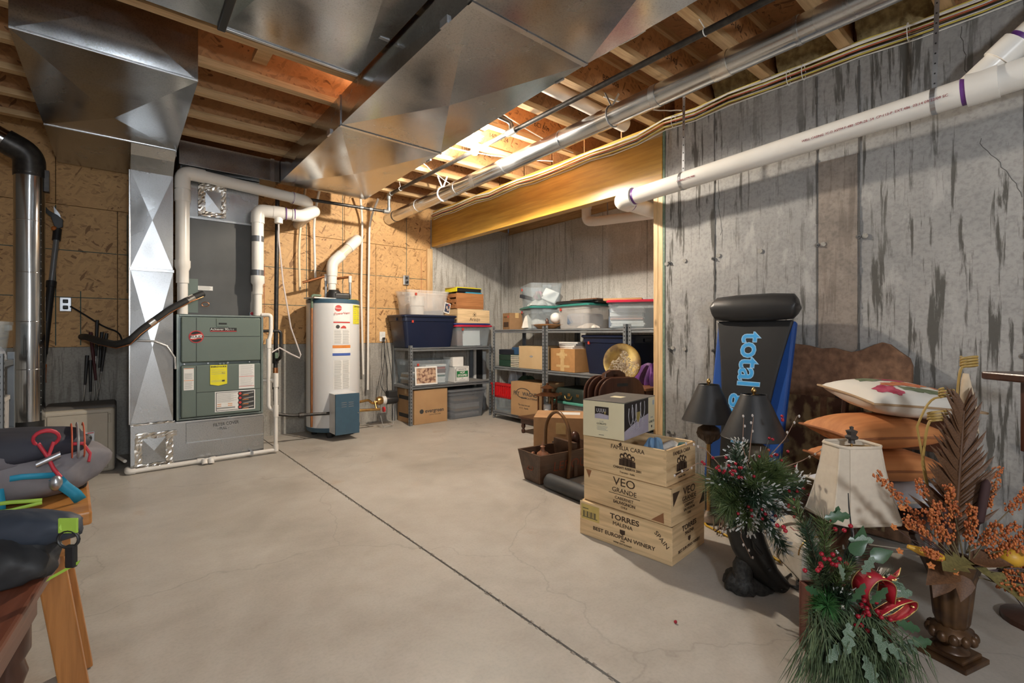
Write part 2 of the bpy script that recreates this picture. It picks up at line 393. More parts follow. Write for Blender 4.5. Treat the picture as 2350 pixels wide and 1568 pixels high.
# strand-board sheets, 4 mm gaps
def sheet(x0, x1, z0, z1):
    MB().box(x0 + .002, x1 - .002, YB + .004, YB + .06, z0 + .002, z1 - .002).build('osb_sheet', m_osb, wb, bevel=.0015, seg=1)
for x0, x1 in ((-2.68, -2.38), (-2.38, -.015), (-.015, 2.32), (2.32, 3.055)): sheet(x0, x1, .935, 2.10)
for x0, x1 in ((-2.68, -1.5), (-1.5, -.40), (-.40, 1.95), (1.95, 3.055)): sheet(x0, x1, 2.10, ZS - .02)
MB().box(XA, 3.055, YB + .03, YB + .06, .93, ZS).build('board_gap', m_seam, wb)
for z in (1.345, 1.73):
    for x0, x1 in ((-2.3, -.02), (-.01, 2.31), (2.33, 3.05)):
        MB().box(x0, x1, YB + .003, YB + .0045, z - .003, z + .003).build('layout_line', m_line, wb)
for x, z0, z1 in ((-.40, .95, 2.09), (.42, .95, 2.09), (1.54, 1.2, 2.5), (1.93, 1.2, 2.6), (2.715, 1.3, 2.55), (-.25, .95, 1.4), (.05, 1.4, 2.08)):
    MB().box(x - .003, x + .003, YB + .003, YB + .0045, z0, z1).build('layout_line', m_line, wb)
for x, z0, z1 in ((2.92, 1.2, 2.0), (1.13, 1.2, 1.75)):
    MB().box(x - .002, x + .002, YB + .003, YB + .0045, z0, z1).build('marking_line', m_lineR, wb)
wab = struct(MB().box(3.06, XD + .1, YB, YB + .2, 0, 2.50).build('wall_alcove_back', m_concA))
for x in (3.075, 3.60, 4.20): MB().box(x - .006, x + .006, YB - .003, YB, .02, 2.45).build('form_seam', m_concL, wab)
rg = random.Random(5); mm = MB()
for i in range(60):
    z = .1 + i * .036; w = rg.uniform(.008, .03); mm.ball((3.10 + rg.uniform(-.015, .02), YB, z), w, 6, 4, (.8, .35, 1.2))
stuff(mm.build('ragged_edge', m_concA, wab, smooth=60))
wd_ = struct(MB().box(XD, XD + .2, 1.6, YB, 0, 2.46).build('wall_alcove', m_concA))
for y in (5.28, 4.75, 4.15, 3.55, 2.95, 2.4): MB().box(XD - .003, XD, y - .005, y + .005, .02, 2.45).build('form_seam', m_concL, wd_)
MB().box(XD + .02, XD + .2, 1.6, YB, 2.46, ZS).build('rim_board', m_plate, wd_)
MB().box(3.06, XD + .02, YB + .02, YB + .2, 2.50, ZS).build('rim_board', m_plate, wab)
wr = struct(MB().box(XW, XW + .25, YA, 1.934, 0, 2.53).build('wall_right', m_concR))
struct(MB().box(XW + .26, XD, 1.62, 1.80, 0, ZS).build('wall_alcove_near', m_concA))
for y in (1.564, .961, .761, .155, -.45):
    q = MB(); rq = random.Random(int(y * 100)); zz = .02
    while zz < 2.5:
        h = rq.uniform(.03, .09); w = rq.uniform(.002, .0055); q.box(XW - rq.uniform(.002, .006), XW, y - w, y + w, zz, min(2.52, zz + h)); zz += h
    q.build('form_seam', m_crack, wr)
q = MB().box(XW - .004, XW, .768, .953, .7, 2.02); q.build('rough_patch', m_brownpatch, wr)
tie = MB().lathe([(.0, .0), (.011, .0), (.012, .004), (.012, .010), (.004, .011), (.0035, .022), (.0, .022)], 10).mesh('form_tie', m_tie, 40)
tie2 = MB().lathe([(.006, .0), (.014, .0), (.014, .006), (.006, .006)], 12).mesh('tie_ring', m_concL, 40)
rt = random.Random(9)
for z in (.33, .94, 1.56, 2.17):
    for y in (1.565, .961, .762, .155, 1.90):
        for k in range(2):
            inst('form_tie', tie if k == 0 else tie2, wr, loc=(XW - .001, y + (k * .028 + rt.uniform(-.008, .008)) * rt.choice((-1, 1)), z + rt.uniform(-.012, .012)), rot=(0, -PI / 2, 0))
    for y in (1.78, 1.27): inst('form_tie', tie2, wr, loc=(XW - .001, y, z), rot=(0, -PI / 2, 0))
def crackline(pts, w):
    MB().tube(pts, w, 4).build('crack', m_crack, wr)
rc = random.Random(11)
def wig(y0, z0, y1, z1, n=14, a=.008): return [(XW, y0 + (y1 - y0) * i / n + rc.uniform(-a, a), z0 + (z1 - z0) * i / n) for i in range(n + 1)]
crackline(wig(.36, 2.5, .335, 2.17), .0016); crackline(wig(.30, 1.95, .16, 1.65), .0013); crackline(wig(1.54, 2.1, 1.52, 1.7), .0015)
# sill plate on the concrete and batts between the joist ends
MB().box(XW + .02, XW + .16, YA, 1.95, 2.53, 2.57).build('sill_plate', m_plate, wr)
MB().box(XW + .15, XW + .25, YA, 1.95, 2.57, ZS).build('rim_board', m_osbw, wr)
struct(MB().box(XA - .15, XA, YA, YZ, 0, ZS).build('wall_left', m_concA))
struct(MB().box(XA, XZ, YA - .15, YA, 0, ZS).build('wall_front', m_concA))

# ------------------------------------------------------------------ ceiling and joists
ceil = struct(MB().box(XA, XD + .2, YA, YZ, ZS, ZS + .02).build('ceiling', m_osbc))
JY = [1.23 + .4064 * k for k in range(-9, 10)]
web = MB().box(XA, XW + .14, -.005, .005, ZJ + .038, ZS - .038).mesh('joist', m_osbw)
fl = MB().box(XA, XW + .14, -.029, .029, ZJ, ZJ + .038).box(XA, XW + .14, -.029, .029, ZS - .038, ZS).mesh('flange', m_flange)
web2 = MB().box(XW + .16, XD + .01, -.005, .005, ZJ + .038, ZS - .038).mesh('joist', m_osbw)
fl2 = MB().box(XW + .16, XD + .01, -.029, .029, ZJ, ZJ + .038).mesh('flange', m_flange)
for y in JY:
    j = inst('joist', web, ceil, loc=(0, y, 0)); inst('flange', fl, j)
    if y > 1.9: j = inst('joist', web2, ceil, loc=(0, y, 0)); inst('flange', fl2, j)
m_stamp = M('joist_stamp', (.07, .035, .02), .8)
rs = random.Random(4)
for y in JY[9:18]:
    for x in (2.05, 2.62):
        text('stamp', rs.choice(('BCI 60s', '140 09.24', 'USG 140', 'J15-140')), m_stamp, ceil, (x + rs.uniform(-.1, .1), y - .0055, ZJ + .15), FACE_Y, .055)
MB().box(.62, .70, JY[13] + .03, JY[14] - .03, ZJ + .1, ZJ + .14).build('blocking', m_flange, ceil)
rb = random.Random(21)
for i in range(7, 12):        # fibreglass tucked at the rim above the right wall
    y0, y1 = JY[i] + .035, JY[i + 1] - .035
    if y1 > 2.0: continue
    def fn(u, v, y0=y0, y1=y1):
        return (XW + .14 - .14 * math.sin(v * PI * .5) + rb.uniform(-.012, .012), y0 + (y1 - y0) * u, ZJ - .03 + .30 * v + rb.uniform(-.01, .01))
    stuff(MB().grid(fn, 14, 10).build('insulation_batt', m_insul, ceil, smooth=80))
for i in range(11, 18): stuff(MB().box(XD - .05, XD + .015, JY[i] + .04, JY[i + 1] - .04, ZJ + .02, ZS - .02).build('insulation_batt', m_insul, ceil, bevel=.02))

# ------------------------------------------------------------------ beam and post
bm_ = struct(MB().box(XW, XW + .09, 1.96, YB - .005, 2.15, 2.50).build('trim_1', m_lvl, bevel=.004)); bm_['label'] = 'yellow laminated beam spanning the alcove opening'
MB().box(XW + .012, XW + .09, 1.96, YB - .005, 2.50, 2.545).build('plate', m_plate, bm_, bevel=.002)
MB().box(XW + .02, XW + .09, 1.96, YB - .005, 2.545, 2.608).build('plate', m_lvl, bm_, bevel=.002)
ps = struct(MB().box(XW, XW + .09, 1.957, 1.995, 0, 2.149).build('trim_2', m_pine, bevel=.003)); ps['label'] = 'doubled pine stud post carrying the yellow beam'
MB().box(XW, XW + .09, 1.997, 2.035, 0, 2.149).build('stud', m_pine, ps, bevel=.003)
MB().box(XW - .004, XW + .09, 1.936, 1.955, 0, 2.53).build('treated_edge', m_green, ps, bevel=.001)
MB().box(2.985, 3.058, 5.26, 5.296, .94, 2.12).build('corner_stud', m_pine, wb, bevel=.002)

# ------------------------------------------------------------------ lamps
m_bulb = EMIT('lit_bulb', (1., .895, .75), BULB_MAIN)
m_bulb2 = EMIT('lit_bulb_cool', (.78, .88, 1.), BULB_REAR[0]); m_fill_globe = EMIT('fill_globe', (.90, .95, 1.), BULB_REAR[1])
m_porc = M('porcelain', (.82, .80, .76), .25)
def lamp(x, y, zb, mat, label):
    t = thing('ceiling_lamp', label, 'lamp', (x, y, zb))
    MB().lathe([(.006, -.036), (.02, -.030), (.029, -.012), (.030, .004), (.024, .024), (.014, .040), (.013, .048)], 20).build('bulb', mat, t, smooth=60)
    MB().lathe([(.019, .044), (.021, .046), (.026, .075), (.045, .095), (.05, ZJ - zb - .012), (.05, ZJ - zb - .01)], 20).build('socket', m_porc, t, smooth=50)
    MB().box(-.055, .055, -.055, .055, ZJ - zb - .010, ZJ - zb + .03).build('junction_box', m_zinc, t, bevel=.003)
    MB().box(-.05, .05, -.24, .24, ZJ - zb + .03, ZJ - zb + .06).build('mounting_block', m_flange, t)
    return t
lamp(2.155, 3.055, 2.492, m_bulb, 'bare lit bulb in a white porcelain holder under the joists')
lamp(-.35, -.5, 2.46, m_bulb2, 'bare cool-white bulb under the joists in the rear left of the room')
fl_ = thing('fill_lamp', 'added fill lamp, a white globe on a stand out of view behind the camera', 'lamp', (.12, -1.3, 0))  # added unseen lamp, brightens the upright faces turned towards the camera
MB().lathe([(.15, 0), (.15, .02), (.03, .035), (.012, .06), (.012, 1.34), (.03, 1.36), (.03, 1.385)], 24).build('stand', m_blk, fl_, smooth=40)
MB().ball((0, 0, 1.50), .12, 28, 18).build('globe', m_fill_globe, fl_, smooth=70)
# ------------------------------------------------------------------ sheet-metal ducts
def xpanel(p00, p10, p11, p01, apex, mb=None):
    """cross-broken sheet: four facets meeting at a slightly pushed centre"""
    mb = mb or MB(); c = sum((Vector(p) for p in (p00, p10, p11, p01)), Vector()) / 4 + Vector(apex)
    return mb.add([p00, p10, p11, p01, c], [(0, 1, 4), (1, 2, 4), (2, 3, 4), (3, 0, 4)])
TX0, TZ0, TZ1 = 1.10, 2.40, 2.595
SUP = [(4.62, 3.07), (3.07, 1.59), (1.59, .11), (.11, -1.37)]
def txr(y): return 1.80 + (y - 1.57) * .035 if y > 1.57 else 1.80
st = thing('supply_duct', 'long galvanised supply trunk duct hung under the joists', 'duct', (0, 0, TZ0))
def L(z): return z - TZ0
for y1, y0 in SUP:
    a, b = txr(y0), txr(y1)
    xpanel((TX0, y0, 0), (a, y0, 0), (b, y1, 0), (TX0, y1, 0), (0, 0, -.034)).build('bottom_sheet', m_galv, st)
    xpanel((TX0, y0, 0), (TX0, y1, 0), (TX0, y1, .195), (TX0, y0, .195), (-.008, 0, 0)).build('side_sheet', m_galv, st)
    xpanel((a, y0, 0), (b, y1, 0), (b, y1, .195), (a, y0, .195), (.004, 0, 0)).build('side_sheet', m_galv, st)
    MB().add([(TX0, y0, .195), (a, y0, .195), (b, y1, .195), (TX0, y1, .195)], [(0, 1, 2, 3)]).build('top_sheet', m_galv, st)
    e = MB().box(TX0 - .006, a + .006, y0 - .014, y0 + .014, -.006, -.0005); e.box(TX0 - .006, TX0, y0 - .014, y0 + .014, -.006, .195); e.box(a, a + .006, y0 - .014, y0 + .014, -.006, .195)
    e.build('drive_cleat', m_galvp, st, bevel=.001, seg=1)
    for xx in (TX0 - .012, a + .002): MB().box(xx, xx + .012, y0 + .16, y0 + .22, -.005, .03).build('hanger_clip', m_zinc, st)
MB().box(TX0, txr(4.62), 4.615, 4.622, 0, .195).build('end_cap', m_galv, st)
# plenum take-off beside the trunk
MB().box(.36, TX0 - .004, 4.56, 5.18, -.005, .185).build('takeoff_box', m_galv, st, bevel=.002)
MB().box(1.02, 1.05, 4.553, 4.56, -.01, .19).build('drive_cleat', m_galvp, st)

rd = thing('return_duct', 'wide galvanised return duct turning down into a narrow vertical drop', 'duct', (0, 0, 0))
RX0, RX1, RY0, RZ = -.387, .33, 3.09, 2.43
xpanel((RX0, RY0, RZ), (RX1, RY0, RZ), (RX1, 4.37, RZ), (RX0, 4.37, RZ), (0, .10, -.045)).build('bottom_sheet', m_galv, rd)
xpanel((RX0, RY0, RZ), (RX1, RY0, RZ), (RX1, RY0, 2.86), (RX0, RY0, 2.86), (.02, -.012, .02)).build('front_sheet', m_galv, rd)
xpanel((RX1, RY0, RZ), (RX1, 4.37, RZ), (RX1, 4.37, 2.605), (RX1, RY0, 2.605), (.006, 0, 0)).build('side_sheet', m_galv, rd)
xpanel((RX0, RY0, RZ), (RX0, 4.37, RZ), (RX0, 4.37, 2.605), (RX0, RY0, 2.605), (-.006, 0, 0)).build('side_sheet', m_galv, rd)
MB().box(RX0, RX1, RY0 - .01, RY0 + .002, RZ - .004, RZ + .008).build('folded_edge', m_galvd, rd, bevel=.002)
xpanel((RX0, 4.375, RZ), (.06, 4.375, RZ), (.06, 5.27, RZ), (RX0, 5.27, RZ), (0, 0, -.006)).build('bottom_sheet', m_galv, rd)
MB().box(RX0, RX0 + .004, 4.375, 5.27, RZ, 2.605).box(RX0, RX1, 5.266, 5.27, RZ, 2.605).box(RX1 - .004, RX1, 4.375, 5.27, RZ - .04, 2.605).build('back_sheet', m_galv, rd)
MB().box(RX0, RX1, 4.366, 4.376, RZ - .005, RZ - .001).build('drive_cleat', m_galvp, rd)
CX0, CX1, CY0, CY1 = .062, .322, 4.555, 5.15
MB().frus((CX0, CX1, CY0 - .12, CY1), (CX0, CX1 + .008, 4.376, CY1), 2.36, 2.428).build('throat', m_galvd, rd)
MB().frus((CX0, CX1, CY0, CY1), (CX0, CX1, CY0 - .12, CY1), 2.28, 2.36).build('throat', m_galvd, rd)
def drop(z0, z1):
    xpanel((CX0, CY0, z0), (CX1, CY0, z0), (CX1, CY0, z1), (CX0, CY0, z1), (0, -.020, 0)).build('front_sheet', m_galvd, rd)
    MB().box(CX0, CX0 + .003, CY0, CY1, z0, z1).box(CX1 - .003, CX1, CY0, CY1, z0, z1).box(CX0, CX1, CY1 - .003, CY1, z0, z1).build('side_sheet', m_galv, rd)
drop(.362, 1.525); drop(1.545, 2.28)
MB().box(CX0 - .006, CX1 + .006, CY0 - .008, CY0 + .02, 1.523, 1.547).build('drive_cleat', m_galvp, rd, bevel=.002)
MB().box(CX0 - .012, CX0, CY0 - .006, CY0 + .012, .362, 2.28).build('folded_edge', m_galvd, rd, bevel=.003)

pr = thing('joist_pan_duct', 'flat galvanised duct panel hugging the joists beside the trunk', 'duct', (0, 0, 2.575))
PY0, PY1 = -.2, 2.735
for x0, x1 in ((-1.6, .385), (.395, 1.085)):
    xpanel((x0, PY0, 0), (x1, PY0, 0), (x1, PY1, 0), (x0, PY1, 0), (0, 0, -.022)).build('bottom_sheet', m_galv, pr)
MB().box(-1.6, 1.085, PY1 - .003, PY1, 0, .034).box(1.082, 1.085, PY0, PY1, 0, .034).box(-1.6, 1.085, PY0, PY1, .033, .0345).build('back_sheet', m_galv, pr)
MB().box(.372, .408, PY0, PY1 + .012, -.016, .002).build('drive_cleat', m_blk, pr, bevel=.004)
MB().box(.40, 1.080, PY1 - .012, PY1 + .008, -.008, .004).build('folded_edge', m_galvd, pr, bevel=.002)
for x, y in ((1.055, 2.3), (1.055, 1.75)): MB().box(x - .03, x + .022, y - .01, y + .01, -.006, -.001).build('hanger_clip', m_zinc, pr)

# ------------------------------------------------------------------ round galvanised pipe
gp = thing('round_duct', 'round galvanised pipe running along the ceiling below the wires', 'pipe', (0, 0, 0))
A, B = Vector((2.475, 5.285, 2.412)), Vector((2.46, -2.4, 2.53))
def gpt(y): return A.lerp(B, (A.y - y) / (A.y - B.y))
ys = [5.285, 4.55, 3.80, 3.05, 2.40, 1.62, .85, .1, -.7, -2.4]
for a, b in zip(ys[:-1], ys[1:]): MB().cyl(gpt(a), gpt(b + .0), .064, 28).build('pipe_section', m_galvp, gp, smooth=50)
for y, w in ((4.55, .006), (3.8, .02), (3.05, .005), (2.40, .005), (1.62, .02), (.85, .01)):
    MB().cyl(gpt(y + w), gpt(y - w), .0672, 28).build('joint_band', m_galvd, gp, smooth=50)
for y in (2.0, 1.22): MB().cyl(gpt(y + .045), gpt(y - .045), .0665, 28).build('foil_tape', m_tape, gp, smooth=50)
MB().cyl(gpt(5.1), gpt(5.08), .0665, 20).build('black_strap', m_blk, gp, smooth=50)
for y in (4.05, 1.95):
    p = gpt(y); ring = [(p.x + .068 * math.cos(t), y, p.z + .068 * math.sin(t)) for t in [i * 2 * PI / 20 for i in range(20)]]
    hb = MB().tube(ring, .004, 6, closed=True); hb.bar((p.x - .01, y, p.z + .066), (p.x - .05, y + .02, ZJ), .016, .002, (0, 1, 0)); hb.bar((p.x + .0, y, p.z + .066), (p.x + .03, y - .03, ZJ), .016, .002, (0, 1, 0))
    hb.build('hanger_strap', m_white if y > 3 else m_zinc, gp)

# ------------------------------------------------------------------ gas line
gl = thing('gas_pipe', 'black steel gas line under the joists ending in an elbow', 'pipe', (0, 0, 0))
MB().tube([(2.212, 4.70, 2.53), (2.212, -2.3, 2.53)], .017, 12).build('pipe_run', m_black, gl, smooth=50)
m_gf = M('grey_fitting', (.35, .35, .34), .4, .7)
MB().tube([(2.212, 4.72, 2.51), (2.212, 4.72, 2.36)], .016, 12).build('pipe_drop', m_gf, gl, smooth=50)
MB().tube(bend([(2.212, 4.66, 2.53), (2.212, 4.72, 2.53), (2.212, 4.72, 2.48)], .03), .023, 12).build('elbow', m_gf, gl, smooth=50)
MB().tube(bend([(2.212, 4.72, 2.39), (2.212, 4.72, 2.345), (2.15, 4.72, 2.345)], .03), .023, 12).build('elbow', m_gf, gl, smooth=50)
MB().tube([(2.17, 4.72, 2.345), (1.28, 4.78, 2.345)], .016, 12).build('pipe_branch', m_black, gl, smooth=50)
for x in (1.9, 2.0): MB().cyl((x, 4.735, 2.345), (x + .03, 4.733, 2.345), .020, 12).build('coupling', m_gf, gl, smooth=50)
MB().cyl((2.212, 2.72, 2.53), (2.212, 2.62, 2.53), .025, 14).build('tee', m_gf, gl, smooth=50)
MB().tube(bend([(2.212, 2.67, 2.53), (2.212, 2.67, 2.60), (2.10, 2.72, 2.64)], .04), .018, 12).build('riser', m_black, gl, smooth=50)
for y in (4.45, 1.18):
    MB().tube([(2.212 + .019 * math.cos(t), y, 2.53 + .019 * math.sin(t)) for t in [i * PI / 6 for i in range(12)]], .0025, 5, closed=True).tube([(2.212, y, 2.549), (2.212, y + .03, ZJ)], .0025, 5).build('hanger_wire', m_white, gl)
# ------------------------------------------------------------------ PVC drain along the right wall
dr = thing('drain_pipe', 'long white PVC drain pipe strapped along the concrete wall', 'pipe', (0, 0, 0))
DX = 2.85
def dz(y): return 2.03 + (2.17 - y) * .043
r4 = .057
MB().tube([(DX, 2.09, dz(2.09)), (DX, -2.3, dz(-2.3))], r4, 28).build('pipe_run', m_pvc, dr, smooth=50)
MB().tube(bend([(DX, 2.06, dz(2.06)), (DX, 2.17, 2.03), (DX + .10, 2.17, 2.028)], .08, 8), .066, 24).build('elbow', m_pvc, dr, smooth=50)
MB().tube([(DX + .08, 2.17, 2.028), (3.62, 2.17, 2.015)], r4, 24).build('pipe_branch', m_pvc, dr, smooth=50)
for y in (2.052, .335): MB().cyl((DX, y, dz(y)), (DX, y - .018, dz(y - .018)), .0578, 24).build('primer_band', m_purple, dr, smooth=50)
MB().tube([(DX + .108, 2.17, 2.028), (DX + .118, 2.17, 2.028)], .0578, 24).build('primer_band', m_purple, dr, smooth=50)
MB().tube([(DX, .318, dz(.318)), (DX, .22, dz(.22)), (DX, .219, dz(.22)), (DX, -.06, dz(-.06)), (DX, -.061, dz(-.06)), (DX, -.16, dz(-.16))], [.069, .069, .0625, .0625, .069, .069], 28).build('wye_fitting', m_pvc, dr, smooth=40)
q0 = dz(.33)
MB().tube([(DX, .34, q0 - .01), (DX + .005, .20, q0 + .115)], .05, 20).tube([(DX + .004, .225, q0 + .09), (DX + .008, .165, q0 + .145)], .060, 20).build('wye_branch', m_pvc, dr, smooth=40)
MB().tube([(DX + .007, .18, q0 + .13), (DX + .02, -.06, q0 + .35), (DX + .02, -.12, ZJ + .1)], .047, 20).build('riser', m_pvc, dr, smooth=50)
MB().cyl((DX + .008, .164, q0 + .1455), (DX + .009, .150, q0 + .158), .0482, 20).build('primer_band', m_purple, dr, smooth=50)
for y in (1.67, .425):
    p = Vector((DX, y, dz(y))); ring = [(p.x + .059 * math.cos(t), y, p.z + .059 * math.sin(t)) for t in [i * 2 * PI / 24 for i in range(24)]]
    sb = MB()
    for i in range(24):
        a, b = Vector(ring[i]), Vector(ring[(i + 1) % 24]); sb.add([a + Vector((0, -.009, 0)), a + Vector((0, .009, 0)), b + Vector((0, .009, 0)), b + Vector((0, -.009, 0))], [(0, 1, 2, 3)])
    sb.bar((p.x, y, p.z + .058), (p.x - .01, y - .012, ZJ - .002), .018, .0015, (1, 0, 0))
    o = sb.build('hanger_strap', m_zinc, dr)
    hb = MB(); k = 0
    for i in range(10):
        t = (i + .5) / 10; q = Vector((p.x, y, p.z + .058)).lerp(Vector((p.x - .01, y - .012, ZJ)), t); hb.box(q.x - .0025, q.x - .0008 + .0025, q.y - .003, q.y + .003, q.z - .003, q.z + .003)
    stuff(hb.build('strap_holes', m_blk, o))
text('pipe_print', 'WELL CASING  IC-D ASTM F-480  SDR-26  54  CP-112-P  EXT.486  02:14 09/22/09 SC', m_print, dr, (DX - .0578, .66, dz(.66) - .012), (RX, math.radians(-2.4), -PI / 2), .016)
text('pipe_print', 'CHARLOTTE PIPE', m_print, dr, (DX - .0578, 1.62, dz(1.62) - .012), (RX, math.radians(-2.4), -PI / 2), .016)
d2 = thing('drain_pipe', 'short white PVC pipe with a down elbow under the alcove ceiling', 'pipe', (0, 0, 0))
MB().tube(bend([(3.66, 3.22, 2.60), (3.66, 3.22, 2.19), (3.66, 3.10, 2.17)], .06, 6), .048, 20).build('elbow', m_pvc, d2, smooth=50)
MB().tube([(3.66, 3.12, 2.17), (3.66, 2.25, 2.10)], .046, 20).build('pipe_run', m_pvc, d2, smooth=50)
MB().cyl((3.66, 3.22, 2.40), (3.66, 3.22, 2.32), .054, 20).build('coupling', m_pvc, d2, smooth=50)
MB().tube([(3.66, 2.95, 2.2), (3.66, 2.95, 2.6)], .006, 6).build('hanger_rod', m_zinc, d2)
# PVC branch between the joists over the bulb side
d3 = thing('drain_pipe', 'white PVC pipe lying between the joists above the gas line', 'pipe', (0, 0, 0))
MB().tube([(1.85, 2.25, 2.69), (2.95, 2.25, 2.66)], .046, 20).build('pipe_run', m_pvc, d3, smooth=50)
MB().tube([(2.86, 2.25, 2.663), (3.0, 2.25, 2.659)], .053, 20).build('cap', m_pvc, d3, smooth=50)

# ------------------------------------------------------------------ wiring along the beam
wires = [((.72, .60, .12), 'yellow'), ((.82, .80, .76), 'white'), ((.85, .83, .78), 'white'), ((.74, .62, .15), 'yellow'), ((.80, .78, .74), 'white'), ((.50, .12, .06), 'orange'), ((.03, .03, .03), 'black'), ((.8, .78, .7), 'white'), ((.72, .6, .2), 'yellow'), ((.78, .76, .74), 'white')]
rw = random.Random(31)
wob = [(rw.uniform(-.005, .005), rw.uniform(-.012, .012)) for k in range(34)]
for i, (c, nme) in enumerate(wires):
    pts = []; bx, bz = XW - .008 - .0125 * (i % 3), 2.578 - i * .0095
    for k in range(34):
        y = 5.22 - k * .235; pts.append((bx + wob[k][0], y, bz + wob[k][1] - .004 * (i % 3) * (k % 2) + (.03 if y < 1.95 else 0)))
    o = MB().tube(pts, .0042 if nme != 'black' else .0055, 6).build('electric_cable', M('cable_' + nme, c, .45), None, smooth=60)
    tag(o, '%s sheathed cable, %s, in the bundle along the beam top' % (nme, ['uppermost', 'second from the top', 'third from the top', 'fourth from the top', 'fifth from the top', 'bright stripe in the middle', 'low and thick', 'third from the bottom', 'second from the bottom', 'lowest'][i]), 'cable', 'cables along the beam')
for i, (y0, x0, y1, x1) in enumerate(((3.4, 1.9, 3.0, 3.02), (2.55, 1.9, 2.75, 3.02), (2.0, 2.45, 1.75, 3.02), (3.7, 1.95, 4.3, 3.0), (2.2, 1.95, 1.4, 2.1))):
    o = MB().tube(sag((x0, y0, ZJ - .005), (x1 - .06, y1, ZJ - .03), .03, 14, .006), .004, 6).build('electric_cable', M('cable_white', (.8, .78, .75), .45), None, smooth=60)
    tag(o, 'white cable looping below the joists %s' % ['beside the lit bulb', 'over the round duct to the beam', 'near the foil tape on the round duct', 'close to the strand-board wall end', 'beside the trunk duct edge'][i], 'cable', 'loose cables under the joists')
for i, y in enumerate((1.85, 1.1, 1.02, .55)):
    o = MB().tube([(XW - .03 + .032 * math.cos(t), y, 2.555 + .045 * math.sin(t)) for t in [k * PI / 8 for k in range(16)]], .0022, 5, closed=True).build('cable_tie', m_white)
    tag(o, 'white cable tie around the wire bundle, %s' % ['nearest the beam end', 'far one of the close pair', 'near one of the close pair', 'nearest the hanging strap'][i], 'cable tie', 'cable ties')
# ------------------------------------------------------------------ furnace
m_fgreen = M('furnace_green', (.135, .175, .15), .42, col2=(.12, .155, .135), scale=3)
m_fgrey = M('coil_case_grey', (.095, .095, .092), .42, .3, col2=(.075, .075, .073), scale=4)
m_fedge = M('furnace_edge', (.24, .28, .26), .35, .4)
m_paper = M('sticker_white', (.80, .79, .76), .5, col2=(.76, .75, .72))
m_ink = M('ink_dark', (.05, .05, .05), .7)
m_inkg = M('ink_grey', (.35, .35, .34), .7)
m_red = M('badge_red', (.55, .03, .03), .4)
m_redp = M('sticker_red', (.60, .06, .05), .5)
m_orange = M('sticker_orange', (.72, .25, .05), .5)
m_yel = M('sticker_yellow', (.80, .72, .02), .5, col2=(.76, .68, .02))
m_slot = M('dark_slot', (.015, .017, .016), .6)
m_navyink = M('sticker_blue', (.06, .12, .42), .5)
FX0, FX1, FY, FYB, FZ0, FZ1 = .343, .962, 4.55, 5.18, .357, 1.20
fu = thing('furnace', 'green upflow gas furnace with badge and yellow guide sticker', 'furnace', (FX0, FY, FZ0))
W, H_ = FX1 - FX0, FZ1 - FZ0
MB().box(0, .018, 0, .63, 0, H_).box(W - .018, W, 0, .63, 0, H_).box(.018, W - .018, .05, .63, .012, H_ - .012).box(.018, W - .018, 0, .63, H_ - .014, H_).box(.018, W - .018, 0, .63, 0, .014).build('cabinet', m_fedge, fu, bevel=.002)
up = MB().box(.028, W - .026, -.022, .03, .46, H_ - .02).build('upper_door', m_fgreen, fu, bevel=.010, seg=3)
lo = MB().box(.028, W - .026, -.022, .03, .02, .436).build('lower_door', m_fgreen, fu, bevel=.010, seg=3)
for o, z0, z1, zh in ((up, .465, H_ - .025, .665), (lo, .025, .43, .215)):
    MB().box(.128, .131, -.0235, -.0215, z0, z1).build('pressed_line', m_slot, o)
    MB().box(.131, W - .03, -.0235, -.0215, zh, zh + .003).build('pressed_line', m_slot, o)
hd = MB().box(.265, .355, -.026, -.02, .745, .815).build('door_handle', m_fgreen, up, bevel=.004)
MB().box(.282, .340, -.0275, -.025, .765, .779).build('finger_slot', m_slot, hd, bevel=.004)
MB().lathe([(.0, 0), (.050, 0), (.050, .003), (0, .003)], 32).xf(Matrix.Translation((.128, -.022, .665)) @ Matrix.Rotation(RX, 4, 'X')).build('badge', m_red, up, label='round red and black maker badge', smooth=40)
MB().lathe([(.0, 0), (.043, 0), (.043, .0012), (0, .0012)], 32).xf(Matrix.Translation((.128, -.0248, .665)) @ Matrix.Rotation(RX, 4, 'X')).build('badge_disc', m_slot, up, smooth=40)
def wave(zc, h):
    n = 14; xs = [-.040 + .080 * i / n for i in range(n + 1)]; fz = lambda x: .004 * math.sin(x * 70)
    return [(x + .128, zc + h / 2 + fz(x)) for x in xs] + [(x + .128, zc - h / 2 + fz(x)) for x in reversed(xs)]
MB().prism(wave(.665, .043), -.0268, -.0259, 1).build('badge_band', m_redp, up)
MB().prism(wave(.665, .026), -.0274, -.0262, 1).build('badge_band', m_paper, up)
text('badge_text', 'RUUD', m_ink, up, (.128, -.0278, .664), FACE_Y, .028, bold=.0006, sx=1.1)
MB().box(.222, .412, -.0232, -.0215, .705, .738).build('name_plate', m_slot, up); MB().box(.223, .411, -.0237, -.0228, .707, .713).build('name_stripe', m_red, up)
text('name_text', 'Achiever 90', m_paper, up, (.224, -.0237, .725), FACE_Y, .026, align='LEFT'); text('name_text', 'plus', m_inkg, up, (.352, -.0237, .725), FACE_Y, .026, align='LEFT')
for i in range(3): MB().box(.285 + i * .026, .300 + i * .026, -.0235, -.021, .437, .447).build('latch_slot', m_fedge, fu)
for x in (.05, .21, .35, .51): MB().lathe([(.0, 0), (.006, 0), (.006, .006), (0, .006)], 8).xf(Matrix.Translation((x, -.004, .448)) @ Matrix.Rotation(RX, 4, 'X')).build('screw', m_zinc, fu)
